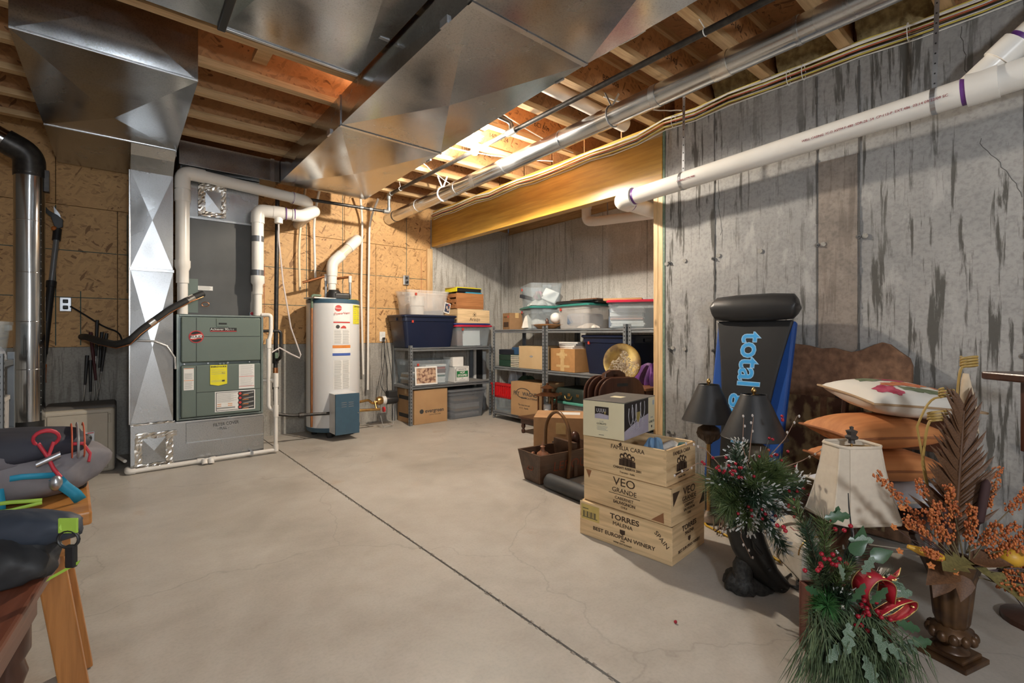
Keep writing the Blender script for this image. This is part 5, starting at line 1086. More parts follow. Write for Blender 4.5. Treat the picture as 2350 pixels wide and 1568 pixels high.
# folding tray tables
tt = thing('tray_table_set', 'nested set of four dark folding tray tables on a rack', 'tray tables', (2.945, 2.31, 0), 0)
def traypoly(w, h, r=.10, n=6):
    out = []
    for cx, cz, a0 in ((w / 2 - r, h - r, 0), (-w / 2 + r, h - r, PI / 2), (-w / 2 + r, r, PI), (w / 2 - r, r, 1.5 * PI)):
        for i in range(n + 1):
            a = a0 + PI / 2 * i / n; x = cx + r * math.cos(a); z = cz + r * math.sin(a)
            if a0 in (0, PI / 2) : z += .03 * math.cos(x / w * PI)
            out.append((x, z))
    return out
for i, y in enumerate((.115, .055, -.045, -.105)):
    o = MB().prism(traypoly(.40, .36), -.010, .010, 1).build('tray', m_dkwood, tt, bevel=.007, seg=3, loc=(0, y, .335)); o.rotation_euler = (0, 0, 0)
    if i == 3: MB().prism([(-.045, .315), (.045, .315), (.05, .327), (.045, .338), (-.045, .338), (-.05, .327)], -.0115, -.009, 1).build('hand_slot', m_slot, o)
MB().box(-.025, .025, -.02, .03, .30, .74).build('rack_post', m_dkwood, tt, bevel=.006); MB().prism([(-.10, .70), (-.09, .74), (-.04, .765), (.04, .765), (.09, .74), (.10, .70)], -.02, .03, 1).build('rack_handle', m_dkwood, tt, bevel=.006)
for s in (-1, 1): MB().bar((s * .17, -.16, 0), (s * .17, .16, 0.0), .03, .03).xf(Matrix.Translation((0, 0, .015))).build('rack_foot', m_dkwood, tt, bevel=.004); MB().box(s * .17 - .015, s * .17 + .015, -.012, .022, .03, .34).build('rack_side', m_dkwood, tt, bevel=.004)
tt.rotation_euler = (0, 0, -.32)
# small table behind, plate on a stand
tb2 = thing('side_table', 'dark wooden side table against the alcove entrance post', 'table', (3.32, 2.40, 0), 0)
MB().box(-.20, .20, -.26, .20, .60, .622).build('top', m_midwood, tb2, bevel=.004); MB().box(-.17, .17, -.24, .18, .46, .599).build('apron', m_dkwood, tb2, bevel=.003)
for x in (-.15, .15):
    for y in (-.22, .16): MB().frus((x - .015, x + .015, y - .015, y + .015), (x - .02, x + .02, y - .02, y + .02), 0, .46).build('leg', m_dkwood, tb2)
pt = thing('display_plate', 'round gold plate with shell mosaic propped upright on a stand', 'plate', (3.20, 2.43, .623), -.70)
m_gold = M('gold_leaf', (.50, .32, .09), .32, .75, col2=(.16, .09, .035), scale=9, lo=.40, hi=.62); m_shell = M('shell_chips', (.72, .60, .42), .5, col2=(.34, .23, .13), scale=55, lo=.4, hi=.55, bmp=.6)
TL = Matrix.Translation((0, 0, .185)) @ Matrix.Rotation(-.12, 4, 'X') @ Matrix.Rotation(RX, 4, 'X')
MB().lathe([(0, -.012), (.10, -.010), (.152, .008), (.157, .016), (.150, .018), (.10, .004), (0, .0)], 48).xf(TL).build('dish', m_gold, pt, smooth=50)
rs2 = random.Random(77); ch = MB()
while len(ch.v) < 8 * 520:
    x, y = rs2.uniform(-.15, .15), rs2.uniform(-.15, .15); r_ = math.hypot(x, y)
    lim = .02 + .065 * math.sin(x * 22 + 1.2) + .02 * math.sin(x * 60)
    if r_ > .147 or y > lim: continue
    zz = max(0, (r_ - .10)) * .28; s = rs2.uniform(.004, .009); a = rs2.uniform(0, PI); o0 = len(ch.v)
    ch.box(-s, s, -s * .5, s * .5, 0, .004).xf(Matrix.Translation((x, y, zz)) @ Matrix.Rotation(a, 4, 'Z') @ Matrix.Rotation(rs2.uniform(-.4, .4), 4, 'X'), o0)
stuff(ch.xf(TL).build('shell_chips', m_shell, pt))
sd = MB()
for x in (-.05, .05): sd.tube(bend([(x, -.045, .06), (x, -.05, .025), (x, .02, .02), (x, .10, .003)], .015), .004, 8); sd.tube(bend([(x, -.05, .03), (x * 1.1, -.06, .003), (x * 1.2, -.07, .003)], .01), .004, 8)
sd.tube([(-.05, .0, .02), (.05, .0, .02)], .003, 8).tube([(0, .1, .004), (0, .05, .20)], .004, 8); sd.build('stand', m_blk, pt, smooth=60)
hp_ = heap('purple_cloth', 'purple tulle bundled on the side table behind the gold plate', 'cloth', (3.40, 2.26, .623), .10, .11, .17, M('tulle', (.13, .03, .20), .6, col2=(.05, .01, .08), scale=12), 41, .8)
# ------------------------------------------------------------------ wine crates and goblet box
def wcrate(label, loc, rz, w, d, h, openup=True, comb=True, lid=False):
    t = thing('wine_crate', label, 'crate', loc, rz, 'wooden wine crates in the stack'); th = .013
    for s in (-1, 1): MB().box(-w / 2, w / 2, s * (d / 2 - th / 2) - th / 2, s * (d / 2 - th / 2) + th / 2, 0.001, h - .001).build('long_board', m_crate, t, bevel=.0012, seg=1)
    for s in (-1, 1): MB().box(s * (w / 2 - th / 2) - th / 2 + (.0006 if s > 0 else -.0006), s * (w / 2 - th / 2) + th / 2 + (.0006 if s > 0 else -.0006), -d / 2 + th * 0 + .0006, d / 2 - .0006, 0.001, h - .001).build('end_board', m_crateY, t, bevel=.0012, seg=1)
    MB().box(-w / 2 + th, w / 2 - th, -d / 2 + th, d / 2 - th, .002, .010).build('bottom_board', m_crate, t)
    if comb:
        n = 7
        for k in range(n):
            z = h * (k + .25) / n
            MB().box(w / 2 - th, w / 2 + .0012, -d / 2 - .0012, -d / 2 + th, z, z + h / n * .5).build('finger_joint', m_crateY if k % 2 else m_crate, t)
    if lid: MB().box(-w / 2 + th, w / 2 - th, -d / 2 + th, d / 2 - th, h - .010, h - .002).build('lid_board', m_crate, t)
    return t
END = (RX, 0, PI / 2)
def ftext(t, s, x, z, size, d, **k): return text('printed_text', s, m_burn, t, (x, -d / 2 - .0009, z), FACE_Y, size, **k)
def etext(t, s, y, z, size, w, **k): return text('printed_text', s, m_burn, t, (w / 2 + .0022, y, z), END, size, **k)
w1, d1, h1 = .51, .345, .175
c1 = wcrate('bottom wine crate with a yellow shipping label', (2.055, 1.442, .0), -1.475, w1, d1, h1, comb=False, lid=True)
MB().box(-.245, -.135, -d1 / 2 - .0014, -d1 / 2 - .0002, .085, .162).build('shipping_label', M('label_tan', (.66, .50, .16), .5), c1)
for k in range(11): MB().box(-.232 + k * .0075, -.232 + k * .0075 + .002 + .003 * (k % 3 == 0), -d1 / 2 - .0020, -d1 / 2 - .0012, .100, .128).build('bar_print', m_ink, c1)
MB().box(-.236, -.146, -d1 / 2 - .0020, -d1 / 2 - .0012, .096, .099).build('bar_print', m_ink, c1); MB().box(-.236, -.2, -d1 / 2 - .0020, -d1 / 2 - .0012, .140, .143).build('bar_print', m_ink, c1)
ftext(c1, 'TORRES', .01, .143, .036, d1, sx=1.25, bold=.0006); ftext(c1, 'MALENA', .0, .111, .026, d1, sx=1.1); ftext(c1, 'BEST EUROPEAN WINERY', .0, .052, .026, d1, sx=1.15, bold=.0003); ftext(c1, '2006', .0, .035, .013, d1); ftext(c1, 'WINE ENTHUSIAST', .0, .021, .012, d1)
MB().prism([(-.014, .09), (.014, .09), (.014, .072), (0, .064), (-.014, .072)], -d1 / 2 - .0016, -d1 / 2 - .0006, 1).build('crest', m_burn, c1)
text('printed_text', 'SPAIN', m_burn, c1, (.205, -d1 / 2 - .0009, .105), (RX, .75, 0), .030, sx=1.1)
etext(c1, 'TORRES', 0, .140, .034, w1, sx=1.25, bold=.0005); etext(c1, 'MALENA', 0, .112, .024, w1); etext(c1, 'BEST EUROPEAN WINERY', 0, .045, .020, w1)
MB().prism([(-.012, .09), (.012, .09), (.012, .074), (0, .066), (-.012, .074)], w1 / 2 + .0012, w1 / 2 + .0024, 0).build('crest', m_burn, c1)
w2, d2_, h2 = .50, .325, .171
c2 = wcrate('middle wine crate with large serif lettering and corner triangles', (2.058, 1.432, .176), -1.53, w2, d2_, h2, comb=False, lid=True)
ftext(c2, 'VEO', .0, .139, .056, d2_, sx=1.2); ftext(c2, 'GRANDE', .0, .097, .032, d2_, sx=1.1); MB().box(-.09, .09, -d2_ / 2 - .0016, -d2_ / 2 - .0004, .077, .079).build('rule_line', m_burn, c2)
ftext(c2, 'CABERNET', .0, .060, .020, d2_, sx=1.1); ftext(c2, 'SAUVIGNON', .0, .038, .020, d2_, sx=1.1, bold=.0004); ftext(c2, 'CHILE', .0, .019, .014, d2_)
m_tri = M('brown_triangle', (.32, .14, .06), .6)
MB().prism([(.15, .008), (.215, .008), (.212, .055)], -d2_ / 2 - .0016, -d2_ / 2 - .0004, 1).build('corner_triangle', m_tri, c2); MB().prism([(-.235, .16), (-.20, .16), (-.215, .12)], -d2_ / 2 - .0016, -d2_ / 2 - .0004, 1).build('corner_triangle', m_tri, c2)
etext(c2, 'VEO', 0, .137, .050, w2, sx=1.2); etext(c2, 'GRANDE', 0, .102, .030, w2, sx=1.1); MB().box(w2 / 2 + .001, w2 / 2 + .0024, -.06, .06, .085, .087).build('rule_line', m_burn, c2); etext(c2, 'CABERNET', 0, .070, .018, w2); etext(c2, 'SAUVIGNON', 0, .050, .018, w2); etext(c2, 'CHILE', 0, .030, .013, w2)
MB().prism([(-.15, .15), (-.09, .15), (-.145, .09)], w2 / 2 + .001, w2 / 2 + .0024, 0).build('corner_triangle', m_burn, c2); MB().prism([(.15, .05), (.15, .11), (.10, .045)], w2 / 2 + .001, w2 / 2 + .0024, 0).build('corner_triangle', m_burn, c2)
w3, d3_, h3 = .47, .29, .167
c3 = wcrate('open topmost wine crate with a family portrait print', (2.0385, 1.4477, .348), -1.50, w3, d3_, h3)
ftext(c3, 'FAMILIA CARA', .03, .138, .029, d3_, sx=1.0); ftext(c3, 'CHIANTI RISERVA 2001', .03, .041, .0155, d3_, bold=.0003); ftext(c3, 'Toscana - Italia', .03, .020, .014, d3_)
etext(c3, 'FAMILIA CARA', 0, .140, .026, w3); etext(c3, 'CHIANTI RISERVA 2001', 0, .042, .014, w3, bold=.0003); etext(c3, 'Toscana - Italia', 0, .024, .012, w3)
def portrait(par, axis, off, cx, cz, s):
    for k, (x, z) in enumerate(((-.030, .012), (-.010, .020), (.012, .017), (.032, .008))):
        pts = [(cx + s * (x + .011 * math.cos(a)), cz + s * (z + .013 * math.sin(a))) for a in [i * PI / 6 for i in range(12)]]
        body = [(cx + s * (x - .015), cz - s * .034), (cx + s * (x + .015), cz - s * .034), (cx + s * (x + .013), cz + s * (z - .014)), (cx + s * (x - .013), cz + s * (z - .014))]
        o0, o1 = off; MB().prism(body, o0, o1, axis).build('portrait_body', m_burn, par); mb = MB().prism(pts, o0 * 1, o1, axis); mb.build('portrait_head', m_burn, par)
        face = [(cx + s * (x + .006 * math.cos(a) + .002), cz + s * (z + .007 * math.sin(a) - .002)) for a in [i * PI / 4 for i in range(8)]]
        MB().prism(face, o0 - .0006 if axis == 1 else o1, o1 if axis == 1 else o1 + .0006, axis).build('portrait_face', m_crate, par)
portrait(c3, 1, (-d3_ / 2 - .0016, -d3_ / 2 - .0004), .03, .088, 1.0); portrait(c3, 0, (w3 / 2 + .001, w3 / 2 + .0024), 0, .09, 1.1)
MB().prism([(-.02, .155), (-.005, .166), (-.0, .155), (-.005, .144)], -d3_ / 2 - .0012, -d3_ / 2 - .0004, 1).build('knot_mark', m_burn, c3)
o = heap('plastic_wrap', 'blue crumpled plastic wrap in the open wine crate', 'wrap', (2.03, 1.345, .44), .05, .045, .09, CLEAR('blue_film', (.25, .45, .70), .65), 51, .8); 
o = MB().grid(lambda u, v: (-.075 + .15 * u, -.055 + .11 * v, .02 * math.sin(u * 3) + .004 * math.sin(v * 9)), 8, 6).build('printed_sheet', m_pap2, None, loc=(2.10, 1.30, .455), thick=.0015, smooth=60); o.rotation_euler = (.25, -.5, -.3); tag(o, 'printed paper sheet sticking out of the open wine crate', 'paper')
o = MB().lathe([(0, 0), (.03, 0), (.032, .12), (.02, .15), (0, .15)], 14).build('green_bottle', M('teal_glass', (.03, .12, .12), .2), None, loc=(2.13, 1.25, .36), smooth=40); tag(o, 'small teal container at the crate corner', 'bottle')
gw, gd, gh = .232, .38, .188
gb = thing('goblet_box', 'cream and black carton of goblets on the wine crates', 'box', (2.078, 1.590, .5165), -1.38)
m_cream = M('cream_card', (.82, .74, .51), .45, col2=(.80, .72, .49)); m_lid = M('dark_card', (.10, .095, .09), .4, col2=(.14, .13, .12), scale=12)
MB().box(-gw / 2, gw / 2, -gd / 2, gd / 2, 0, gh - .003).build('body', m_cream, gb, bevel=.0015, seg=1); MB().box(-gw / 2 - .0008, gw / 2 + .0008, -gd / 2 - .0008, gd / 2 + .0008, gh - .003, gh).build('top', m_lid, gb)
MB().box(-.045, .02, -.03, .03, gh, gh + .0008).build('top_label', m_cream, gb)
m_phd = M('photo_black', (.035, .028, .025), .35); m_phl = M('photo_lilac', (.50, .46, .56), .4); m_gls = M('photo_glass', (.55, .53, .56), .3); m_wine = M('photo_wine', (.42, .33, .10), .3)
# small photo on the long face
MB().box(-.045, .045 - .012, -gd / 2 - .0012, -gd / 2 - .0002, .098, .158).build('small_photo', m_phd, gb); MB().prism([(-.045, .098), (.033, .098), (.033, .118), (-.02, .125), (-.045, .118)], -gd / 2 - .0018, -gd / 2 - .0010, 1).build('photo_table', m_phl, gb)
for k in range(4): MB().tube([(-.030 + k * .014 + .005 * math.sin(a), -gd / 2 - .0016, .142 - .012 * math.cos(a)) for a in [-PI * .7 + i * PI * 1.4 / 8 for i in range(9)]], .0012, 5).build('photo_glass', m_gls, gb)
MB().prism([(.006, .135), (.020, .135), (.013, .118)], -gd / 2 - .0024, -gd / 2 - .0016, 1).build('photo_wine', m_wine, gb)
text('printed_text', '12 OZ', m_inkg, gb, (-.008, -gd / 2 - .0006, .083), FACE_Y, .009); text('printed_text', 'GOBLETS', m_ink, gb, (-.008, -gd / 2 - .0006, .071), FACE_Y, .013)
for k in range(4): MB().box(-.035 + .004 * (k % 2), .028 - .005 * (k % 3), -gd / 2 - .0009, -gd / 2 - .0002, .058 - k * .006, .0595 - k * .006).build('small_print', m_inkg, gb)
MB().box(-.022, .006, -gd / 2 - .0009, -gd / 2 - .0002, .014, .016).build('small_print', m_ink, gb)
# end face with the large picture
xe = gw / 2
MB().box(xe + .0002, xe + .0014, -gd / 2 + .004, gd / 2 - .09, .002, gh - .004).build('large_photo', m_phd, gb); MB().prism([(-gd / 2 + .004, .002), (gd / 2 - .09, .002), (gd / 2 - .09, .10), (-.02, .085), (-gd / 2 + .004, .045)], xe + .0012, xe + .0020, 0).build('photo_table', m_phl, gb)
for k, (y, z, s) in enumerate(((-.115, .10, 1.0), (-.075, .112, 1.05), (-.03, .105, 1.15), (.025, .118, 1.0))):
    bowl = [(y + s * r, z + s * zz) for r, zz in ((-.022, .055), (-.027, .02), (-.022, -.008), (-.008, -.030), (.008, -.030), (.022, -.008), (.027, .02), (.022, .055))]
    MB().tube([(xe + .0022, p[0], p[1]) for p in bowl], .0016, 5).tube([(xe + .0022, y, z - s * .030), (xe + .0022, y, z - s * .055)], .0014, 5).tube([(xe + .0022, y + s * .02 * math.cos(a), z - s * (.058 - .005 * math.sin(a))) for a in [i * PI / 5 for i in range(10)]], .001, 5, closed=True).build('photo_goblet', m_gls, gb)
    if k == 2: MB().prism([(y - .028, z + .02), (y + .028, z + .02), (y + .022, z - .010), (y + .006, z - .033), (y - .006, z - .033), (y - .022, z - .010)], xe + .0016, xe + .0023, 0).build('photo_wine', m_wine, gb)
text('printed_text', 'GOBLETS', m_ink, gb, (xe + .0006, gd / 2 - .045, .05), END, .017); text('printed_text', '12 OZ', m_inkg, gb, (xe + .0006, gd / 2 - .045, .073), END, .011); MB().box(xe, xe + .0012, gd / 2 - .05, gd / 2 - .038, .018, .03).build('symbol', m_ink, gb); MB().box(xe, xe + .0012, gd / 2 - .03, gd / 2 - .015, .14, .165).build('price_tag', M('tag_blue', (.45, .5, .58), .5), gb)

# ------------------------------------------------------------------ handled trug and mat
tg = thing('wooden_trug', 'dark wooden bottle tote with a bent handle and stencilled number', 'trug', (2.50, 2.44, 0), -.10)
m_trug = WOOD('trug_wood', (.10, .052, .03), (.05, .026, .016), 0, rough=.45)
LW = .27; bz, tz = .005, .215
for s in (-1, 1):
    MB().add([(-LW, s * .09, bz), (LW, s * .09, bz), (LW + .03, s * .135, tz), (-LW - .03, s * .135, tz), (-LW, s * .075, bz), (LW, s * .075, bz), (LW + .03, s * .120, tz), (-LW - .03, s * .120, tz)], [(0, 1, 2, 3), (4, 5, 6, 7), (0, 1, 5, 4), (2, 3, 7, 6), (1, 2, 6, 5), (0, 3, 7, 4)]).build('long_side', m_trug, tg, bevel=.002)
    MB().add([(s * LW, -.0745, bz), (s * LW, .0745, bz), (s * (LW + .03), .1195, tz), (s * (LW + .03), -.1195, tz), (s * (LW - .012), -.0745, bz), (s * (LW - .012), .0745, bz), (s * (LW + .018), .1195, tz), (s * (LW + .018), -.1195, tz)], [(0, 1, 2, 3), (4, 5, 6, 7), (0, 1, 5, 4), (2, 3, 7, 6), (1, 2, 6, 5), (0, 3, 7, 4)]).build('end_board', m_trug, tg, bevel=.002)
MB().box(-LW + .005, LW - .005, -.076, .076, .004, .014).build('bottom', m_trug, tg)
m_sten = M('stencil_red', (.24, .06, .03), .7)
text('stencil', '25', m_sten, tg, (-LW - .0165, 0, .115), (RX - .13, 0, -PI / 2), .085); text('stencil', 'LEROUX', m_sten, tg, (.02, -.1145, .115), (RX + .19, 0, 0), .10, sx=1.0)
MB().tube(bend([(-.04, -.118, .02), (-.04, -.145, .22), (-.04, -.13, .40), (-.04, 0, .50), (-.04, .13, .40), (-.04, .145, .22), (-.04, .118, .02)], .13, 6), .013, 12).build('bent_handle', WOOD('handle_wood', (.20, .10, .04), (.12, .055, .02), 2, knots=False, rough=.3), tg, smooth=60)
MB().box(.02, .05, -.118, .118, .02, .26).build('divider', m_trug, tg, bevel=.002); MB().box(-.10, -.085, -.06, .06, .02, .17).build('divider', m_trug, tg, bevel=.002)
o = thing('pepper_mill', 'small turned wooden mill lying inside the trug end', 'mill', (2.30, 2.43, .16), 0); MB().lathe([(.0, 0), (.04, .0), (.046, .02), (.04, .045), (.016, .06), (.013, .08), (.018, .09), (.005, .10), (.004, .125), (0, .126)], 18).build('body', M('mill_wood', (.30, .13, .07), .35), o, smooth=50)
for i, (x, y, a) in enumerate(((2.27, 2.50, .5), (2.31, 2.36, .2))):
    o = MB().tube([(.03 * math.cos(t), 0, .03 * math.sin(t)) for t in [k * PI / 8 for k in range(9)]], .010, 8).build('wooden_ring', M('mill_wood', (.30, .13, .07), .35), None, loc=(x, y, .165), smooth=50); o.rotation_euler = (0, 0, a); tag(o, '%s curved wooden piece inside the trug end' % ('far', 'near')[i], 'ring', 'wooden rings in the trug')
o = MB().ball((0, 0, .04), .04, 10, 8, (1, 1, 1.4)).build('carved_figure', m_dkwood, None, loc=(2.63, 2.43, .22), smooth=40); tag(o, 'dark carved figure standing in the trug', 'figure')
o = MB().cyl((2.235, 2.30, .052), (2.20, 1.74, .052), .05, 24).build('rolled_mat', M('mat_rubber', (.045, .047, .05), .6), None, smooth=50, bevel=.004); tag(o, 'dark rolled mat lying on the floor beside the trug', 'mat')

# ------------------------------------------------------------------ table lamps with black shades
m_shade = M('black_shade', (.030, .031, .033), .42, col2=(.026, .027, .029)); m_lampb = M('lamp_bronze', (.14, .10, .07), .5, .3, col2=(.09, .06, .04), scale=30)
def make_lamp(label, loc):
    t = thing('table_lamp', label, 'lamp', loc, 0, 'black-shaded table lamps')
    MB().lathe([(.055, .762), (.143, .560), (.1415, .560), (.0535, .762)], 40, cap=False).build('lamp_shade', m_shade, t, smooth=50)
    MB().tube([(.143 * math.cos(a), .143 * math.sin(a), .561) for a in [i * PI / 18 for i in range(36)]], .002, 5, closed=True).tube([(.055 * math.cos(a), .055 * math.sin(a), .761) for a in [i * PI / 12 for i in range(24)]], .002, 5, closed=True).build('shade_rim', m_shade, t)
    MB().lathe([(0, .765), (.006, .766), (.012, .775), (.010, .785), (.003, .795), (0, .796)], 12).build('finial', m_brass, t, smooth=50)
    MB().tube([(-.055, 0, .755), (0, 0, .762), (.055, 0, .755)], .002, 5).tube([(0, 0, .555), (0, 0, .77)], .004, 6).build('harp', m_brass, t)
    MB().lathe([(.012, .575), (.035, .560), (.026, .545), (.030, .535), (.058, .515), (.063, .490), (.050, .462), (.022, .440), (.016, .43)], 24).build('urn_body', m_lampb, t, smooth=50)
    for k in range(12): a = k * PI / 6; MB().tube([(.026 * math.cos(a), .026 * math.sin(a), .445), (.052 * math.cos(a), .052 * math.sin(a), .466), (.0625 * math.cos(a), .0625 * math.sin(a), .492)], [.003, .006, .004], 6).build('gadroon', m_lampb, t, smooth=60)
    MB().lathe([(.011, .05), (.011, .43)], 14).build('pole', m_brass, t, smooth=50); MB().lathe([(.075, 0), (.078, .012), (.06, .022), (.03, .032), (.018, .05), (.012, .055)], 28).build('foot', m_lampb, t, smooth=40)
    return t
lmp = make_lamp('black-shaded table lamp right behind the wine crates', (2.545, 1.335, 0))
lm2 = dup(lmp, (2.30, .985, 0), 0, 'black-shaded table lamp nearer the cream shade, in front of the blue bench')
# ------------------------------------------------------------------ exercise bench leaning on the wall
gy = thing('exercise_bench', 'black and blue padded exercise bench board leaning on the concrete wall', 'bench', (2.665, 1.25, .012), rot=(-.232, 0, R90))
m_vin = M('black_vinyl', (.022, .022, .023), .38, col2=(.018, .018, .019), scale=8, bmp=.05); m_bvin = M('blue_vinyl', (.012, .07, .30), .38, col2=(.010, .06, .26), scale=6)
MB().prism([(-.20, 0), (.20, 0), (.225, 1.14), (-.225, 1.14)], .0, .045, 1).build('board', m_bvin, gy, bevel=.014, seg=3)
def hw(z): t = z / 1.14; return .105 + .115 * t ** 2.2
prof = [(-hw(z), z) for z in [1.14 * i / 14 for i in range(15)]]; MB().prism(prof + [(-x, z) for x, z in reversed(prof)], -.022, .002, 1).build('centre_pad', m_vin, gy, bevel=.010, seg=3)
MB().prism([(-.19, .0), (.19, 0), (.17, .30), (.0, .36), (-.17, .30)], -.026, .002, 1).build('lower_pad', m_vin, gy, bevel=.010, seg=3)
loft([[(x, -.035 + .050 * math.cos(a), 1.215 + zr * math.sin(a)) for a in [k * PI / 8 for k in range(16)]] for x, zr in ((-.245, .015), (-.238, .050), (-.22, .074), (-.10, .084), (.10, .084), (.22, .074), (.238, .050), (.245, .015))]).build('headrest', m_vin, gy, smooth=70)
m_logo = M('logo_blue', (.04, .35, .75), .5); m_logo2 = M('logo_edge', (.30, .55, .80), .5)
text('logo_edge', 'total gym', m_logo2, gy, (.005, -.0226, .735), (RX, PI / 2, 0), .175, bold=.006, ext=.0003); text('logo_text', 'total gym', m_logo, gy, (.005, -.0236, .735), (RX, PI / 2, 0), .175, bold=.001, ext=.0003)
MB().tube(bend([(.02, -.03, .30), (-.06, -.03, .30), (-.06, -.03, .16), (.02, -.03, .16)], .02), .006, 8).build('frame_loop', m_zinc, gy, smooth=50)

# ------------------------------------------------------------------ painted panel
m_bark = M('carved_brown', (.215, .115, .065), .8, col2=(.11, .055, .03), scale=28, stretch=(1, 1, .8), bmp=.7); m_paint = M('worn_painting', (.30, .22, .11), .75, col2=(.08, .035, .02), scale=16, stretch=(1, 1, .6), lo=.42, hi=.56, bmp=.3)
pp = thing('painted_panel', 'rustic brown panel with a wavy top and worn floral painting', 'panel', (2.955, 1.25, 0), rot=(-.05, 0, R90))
top = [(1.30, .93), (1.2, .985), (1.069, .992), (.99, .984), (.925, .966), (.863, .972), (.783, .951), (.735, .963), (.689, .989), (.652, 1.006), (.617, .995), (.582, .963), (.54, .928), (.528, .89), (.530, .5), (.528, .02), (1.30, .02)]
MB().prism([(1.25 - y, z) for y, z in top], 0, .03, 1).build('board', m_bark, pp, bevel=.006)
MB().box(.06, .62, -.004, 0, .05, .70).build('painting', m_paint, pp); MB().box(.40, .66, -.008, -.003, .700, .716).build('iron_strap', m_black, pp); MB().box(.33, .36, -.007, -.003, .05, .70).build('batten', m_bark, pp)
m_flr = M('painted_red', (.14, .012, .015), .7); rp_ = random.Random(13)
for k in range(9):
    x, z = rp_.uniform(.40, .60), rp_.uniform(.25, .66); n = 9; MB().prism([(x + rp_.uniform(.014, .028) * math.cos(i * 2 * PI / n), z + rp_.uniform(.014, .028) * math.sin(i * 2 * PI / n)) for i in range(n)], -.0055, -.0035, 1).build('painted_flower', m_flr, pp)
for k in range(4): MB().tube([(.43 + .05 * k + .02 * math.sin(i * .9 + k), -.0045, .12 + i * .06) for i in range(10)], .0025, 5).build('painted_vine', M('painted_vine', (.09, .10, .06), .8), pp)

# ------------------------------------------------------------------ chair and pillows
ch_ = thing('folding_chair', 'dark wooden folding chair under the pile of pillows', 'chair', (2.60, .60, 0), 0)
MB().box(-.24, .20, -.22, .22, .275, .30).build('seat', m_dkwood, ch_, bevel=.006)
for y in (-.21, .19): MB().bar((.16, y, 0.0), (.375 if y < 0 else .34, y, .70), .05, .022, (0, 1, 0)).build('back_leg', m_dkwood, ch_, bevel=.004); MB().bar((.16, y + .03, 0.0), (-.22, y + .03, .28), .04, .02, (0, 1, 0)).build('front_leg', m_dkwood, ch_, bevel=.003)
for z in (.52, .62): MB().bar((.235 + z * .16, -.20, z), (.235 + z * .16, .18, z), .015, .05, (0, 0, 1)).build('back_slat', m_dkwood, ch_, bevel=.003)
def pz(x, y, h): return h * (max(0, 1 - abs(x) ** 2.6) ** .55) * (max(0, 1 - abs(y) ** 2.6) ** .55)
def pillow(label, loc, rot, w, d, h, mat, edge, group='stacked pillows', n=20, seed=0):
    t = thing('throw_pillow', label, 'pillow', loc, rot=rot, group=group); rr = random.Random(seed); ph = [rr.uniform(0, 6) for _ in range(4)]
    def pinch(u, v): x, y = 2 * u - 1, 2 * v - 1; return x * (1 - .10 * (1 - abs(y) ** 1.5) * abs(x) ** 3), y * (1 - .10 * (1 - abs(x) ** 1.5) * abs(y) ** 3)
    def S(sgn):
        def fn(u, v):
            x, y = 2 * u - 1, 2 * v - 1; px, py = pinch(u, v); wr = .035 * h * (math.sin(9 * x + ph[0] + 3 * y) * abs(y) ** 2 + math.sin(10 * y + ph[1]) * abs(x) ** 2)
            return (px * w / 2, py * d / 2, sgn * (pz(x, y, h) + wr * (1 - max(abs(x), abs(y)) ** 6)))
        return fn
    a = MB().grid(S(1), n, n); a.grid(S(-1), n, n); a.build('cushion', mat, t, smooth=80)
    pts = []
    for k in range(4 * n):
        s, f_ = divmod(k, n); u = f_ / n; uv = ((u, 0), (1, u), (1 - u, 1), (0, 1 - u))[s]; px, py = pinch(*uv); pts.append((px * w / 2, py * d / 2, 0))
    MB().tube(pts, .005, 6, closed=True).build('piping', edge, t, smooth=60)
    return t, S(1)
m_ofab = M('orange_stripe', (.60, .245, .085), .75, col2=(.49, .185, .062), scale=26, stretch=(.06, 1.6, 1)); m_opip = M('orange_piping', (.33, .12, .045), .8)
m_wfab = M('ivory_fabric', (.74, .70, .63), .8, col2=(.70, .66, .59), scale=4); m_bpip = M('tan_piping', (.42, .28, .16), .8)
pillow('bottom pale blue-white pillow on the folding chair', (2.60, .56, .365), (0, .0, -.60), .44, .40, .055, M('bluewhite_fabric', (.60, .63, .70), .8, col2=(.5, .54, .62), scale=5), m_wfab, seed=3)
pillow('lower orange striped pillow in the pile', (2.57, .58, .485), (0, .02, -.66), .41, .36, .068, m_ofab, m_opip, seed=4)
pillow('upper orange striped pillow in the pile', (2.56, .592, .622), (.0, -.02, -.69), .42, .36, .068, m_ofab, m_opip, seed=5)
pw, surf = pillow('white floral pillow on top of the pile', (2.66, .53, .762), (.10, .08, -.72), .45, .38, .070, m_wfab, m_bpip, seed=6)
rf = random.Random(17)
def patch(cx, cy, rx, ry, mat, name, n=14, wob=.2, rot=0.):
    """appliqué lying on the pillow's curved top"""
    vs = []
    def P(x, y): p = surf((x / .56 + .5), (y / .48 + .5)); return (p[0], p[1], p[2] + .0018)
    rings = 3
    for r in range(rings + 1):
        for i in range(n):
            a = i * 2 * PI / n; k = r / rings * (1 + (wob * math.sin(i * 2.4 + cx * 40) if r == rings else 0)); x, y = rx * k * math.cos(a), ry * k * math.sin(a); vs.append(P(cx + x * math.cos(rot) - y * math.sin(rot), cy + x * math.sin(rot) + y * math.cos(rot)))
    MB().add(vs, [(r * n + i, r * n + (i + 1) % n, (r + 1) * n + (i + 1) % n, (r + 1) * n + i) for r in range(rings) for i in range(n)]).build(name, mat, pw, thick=.0012)
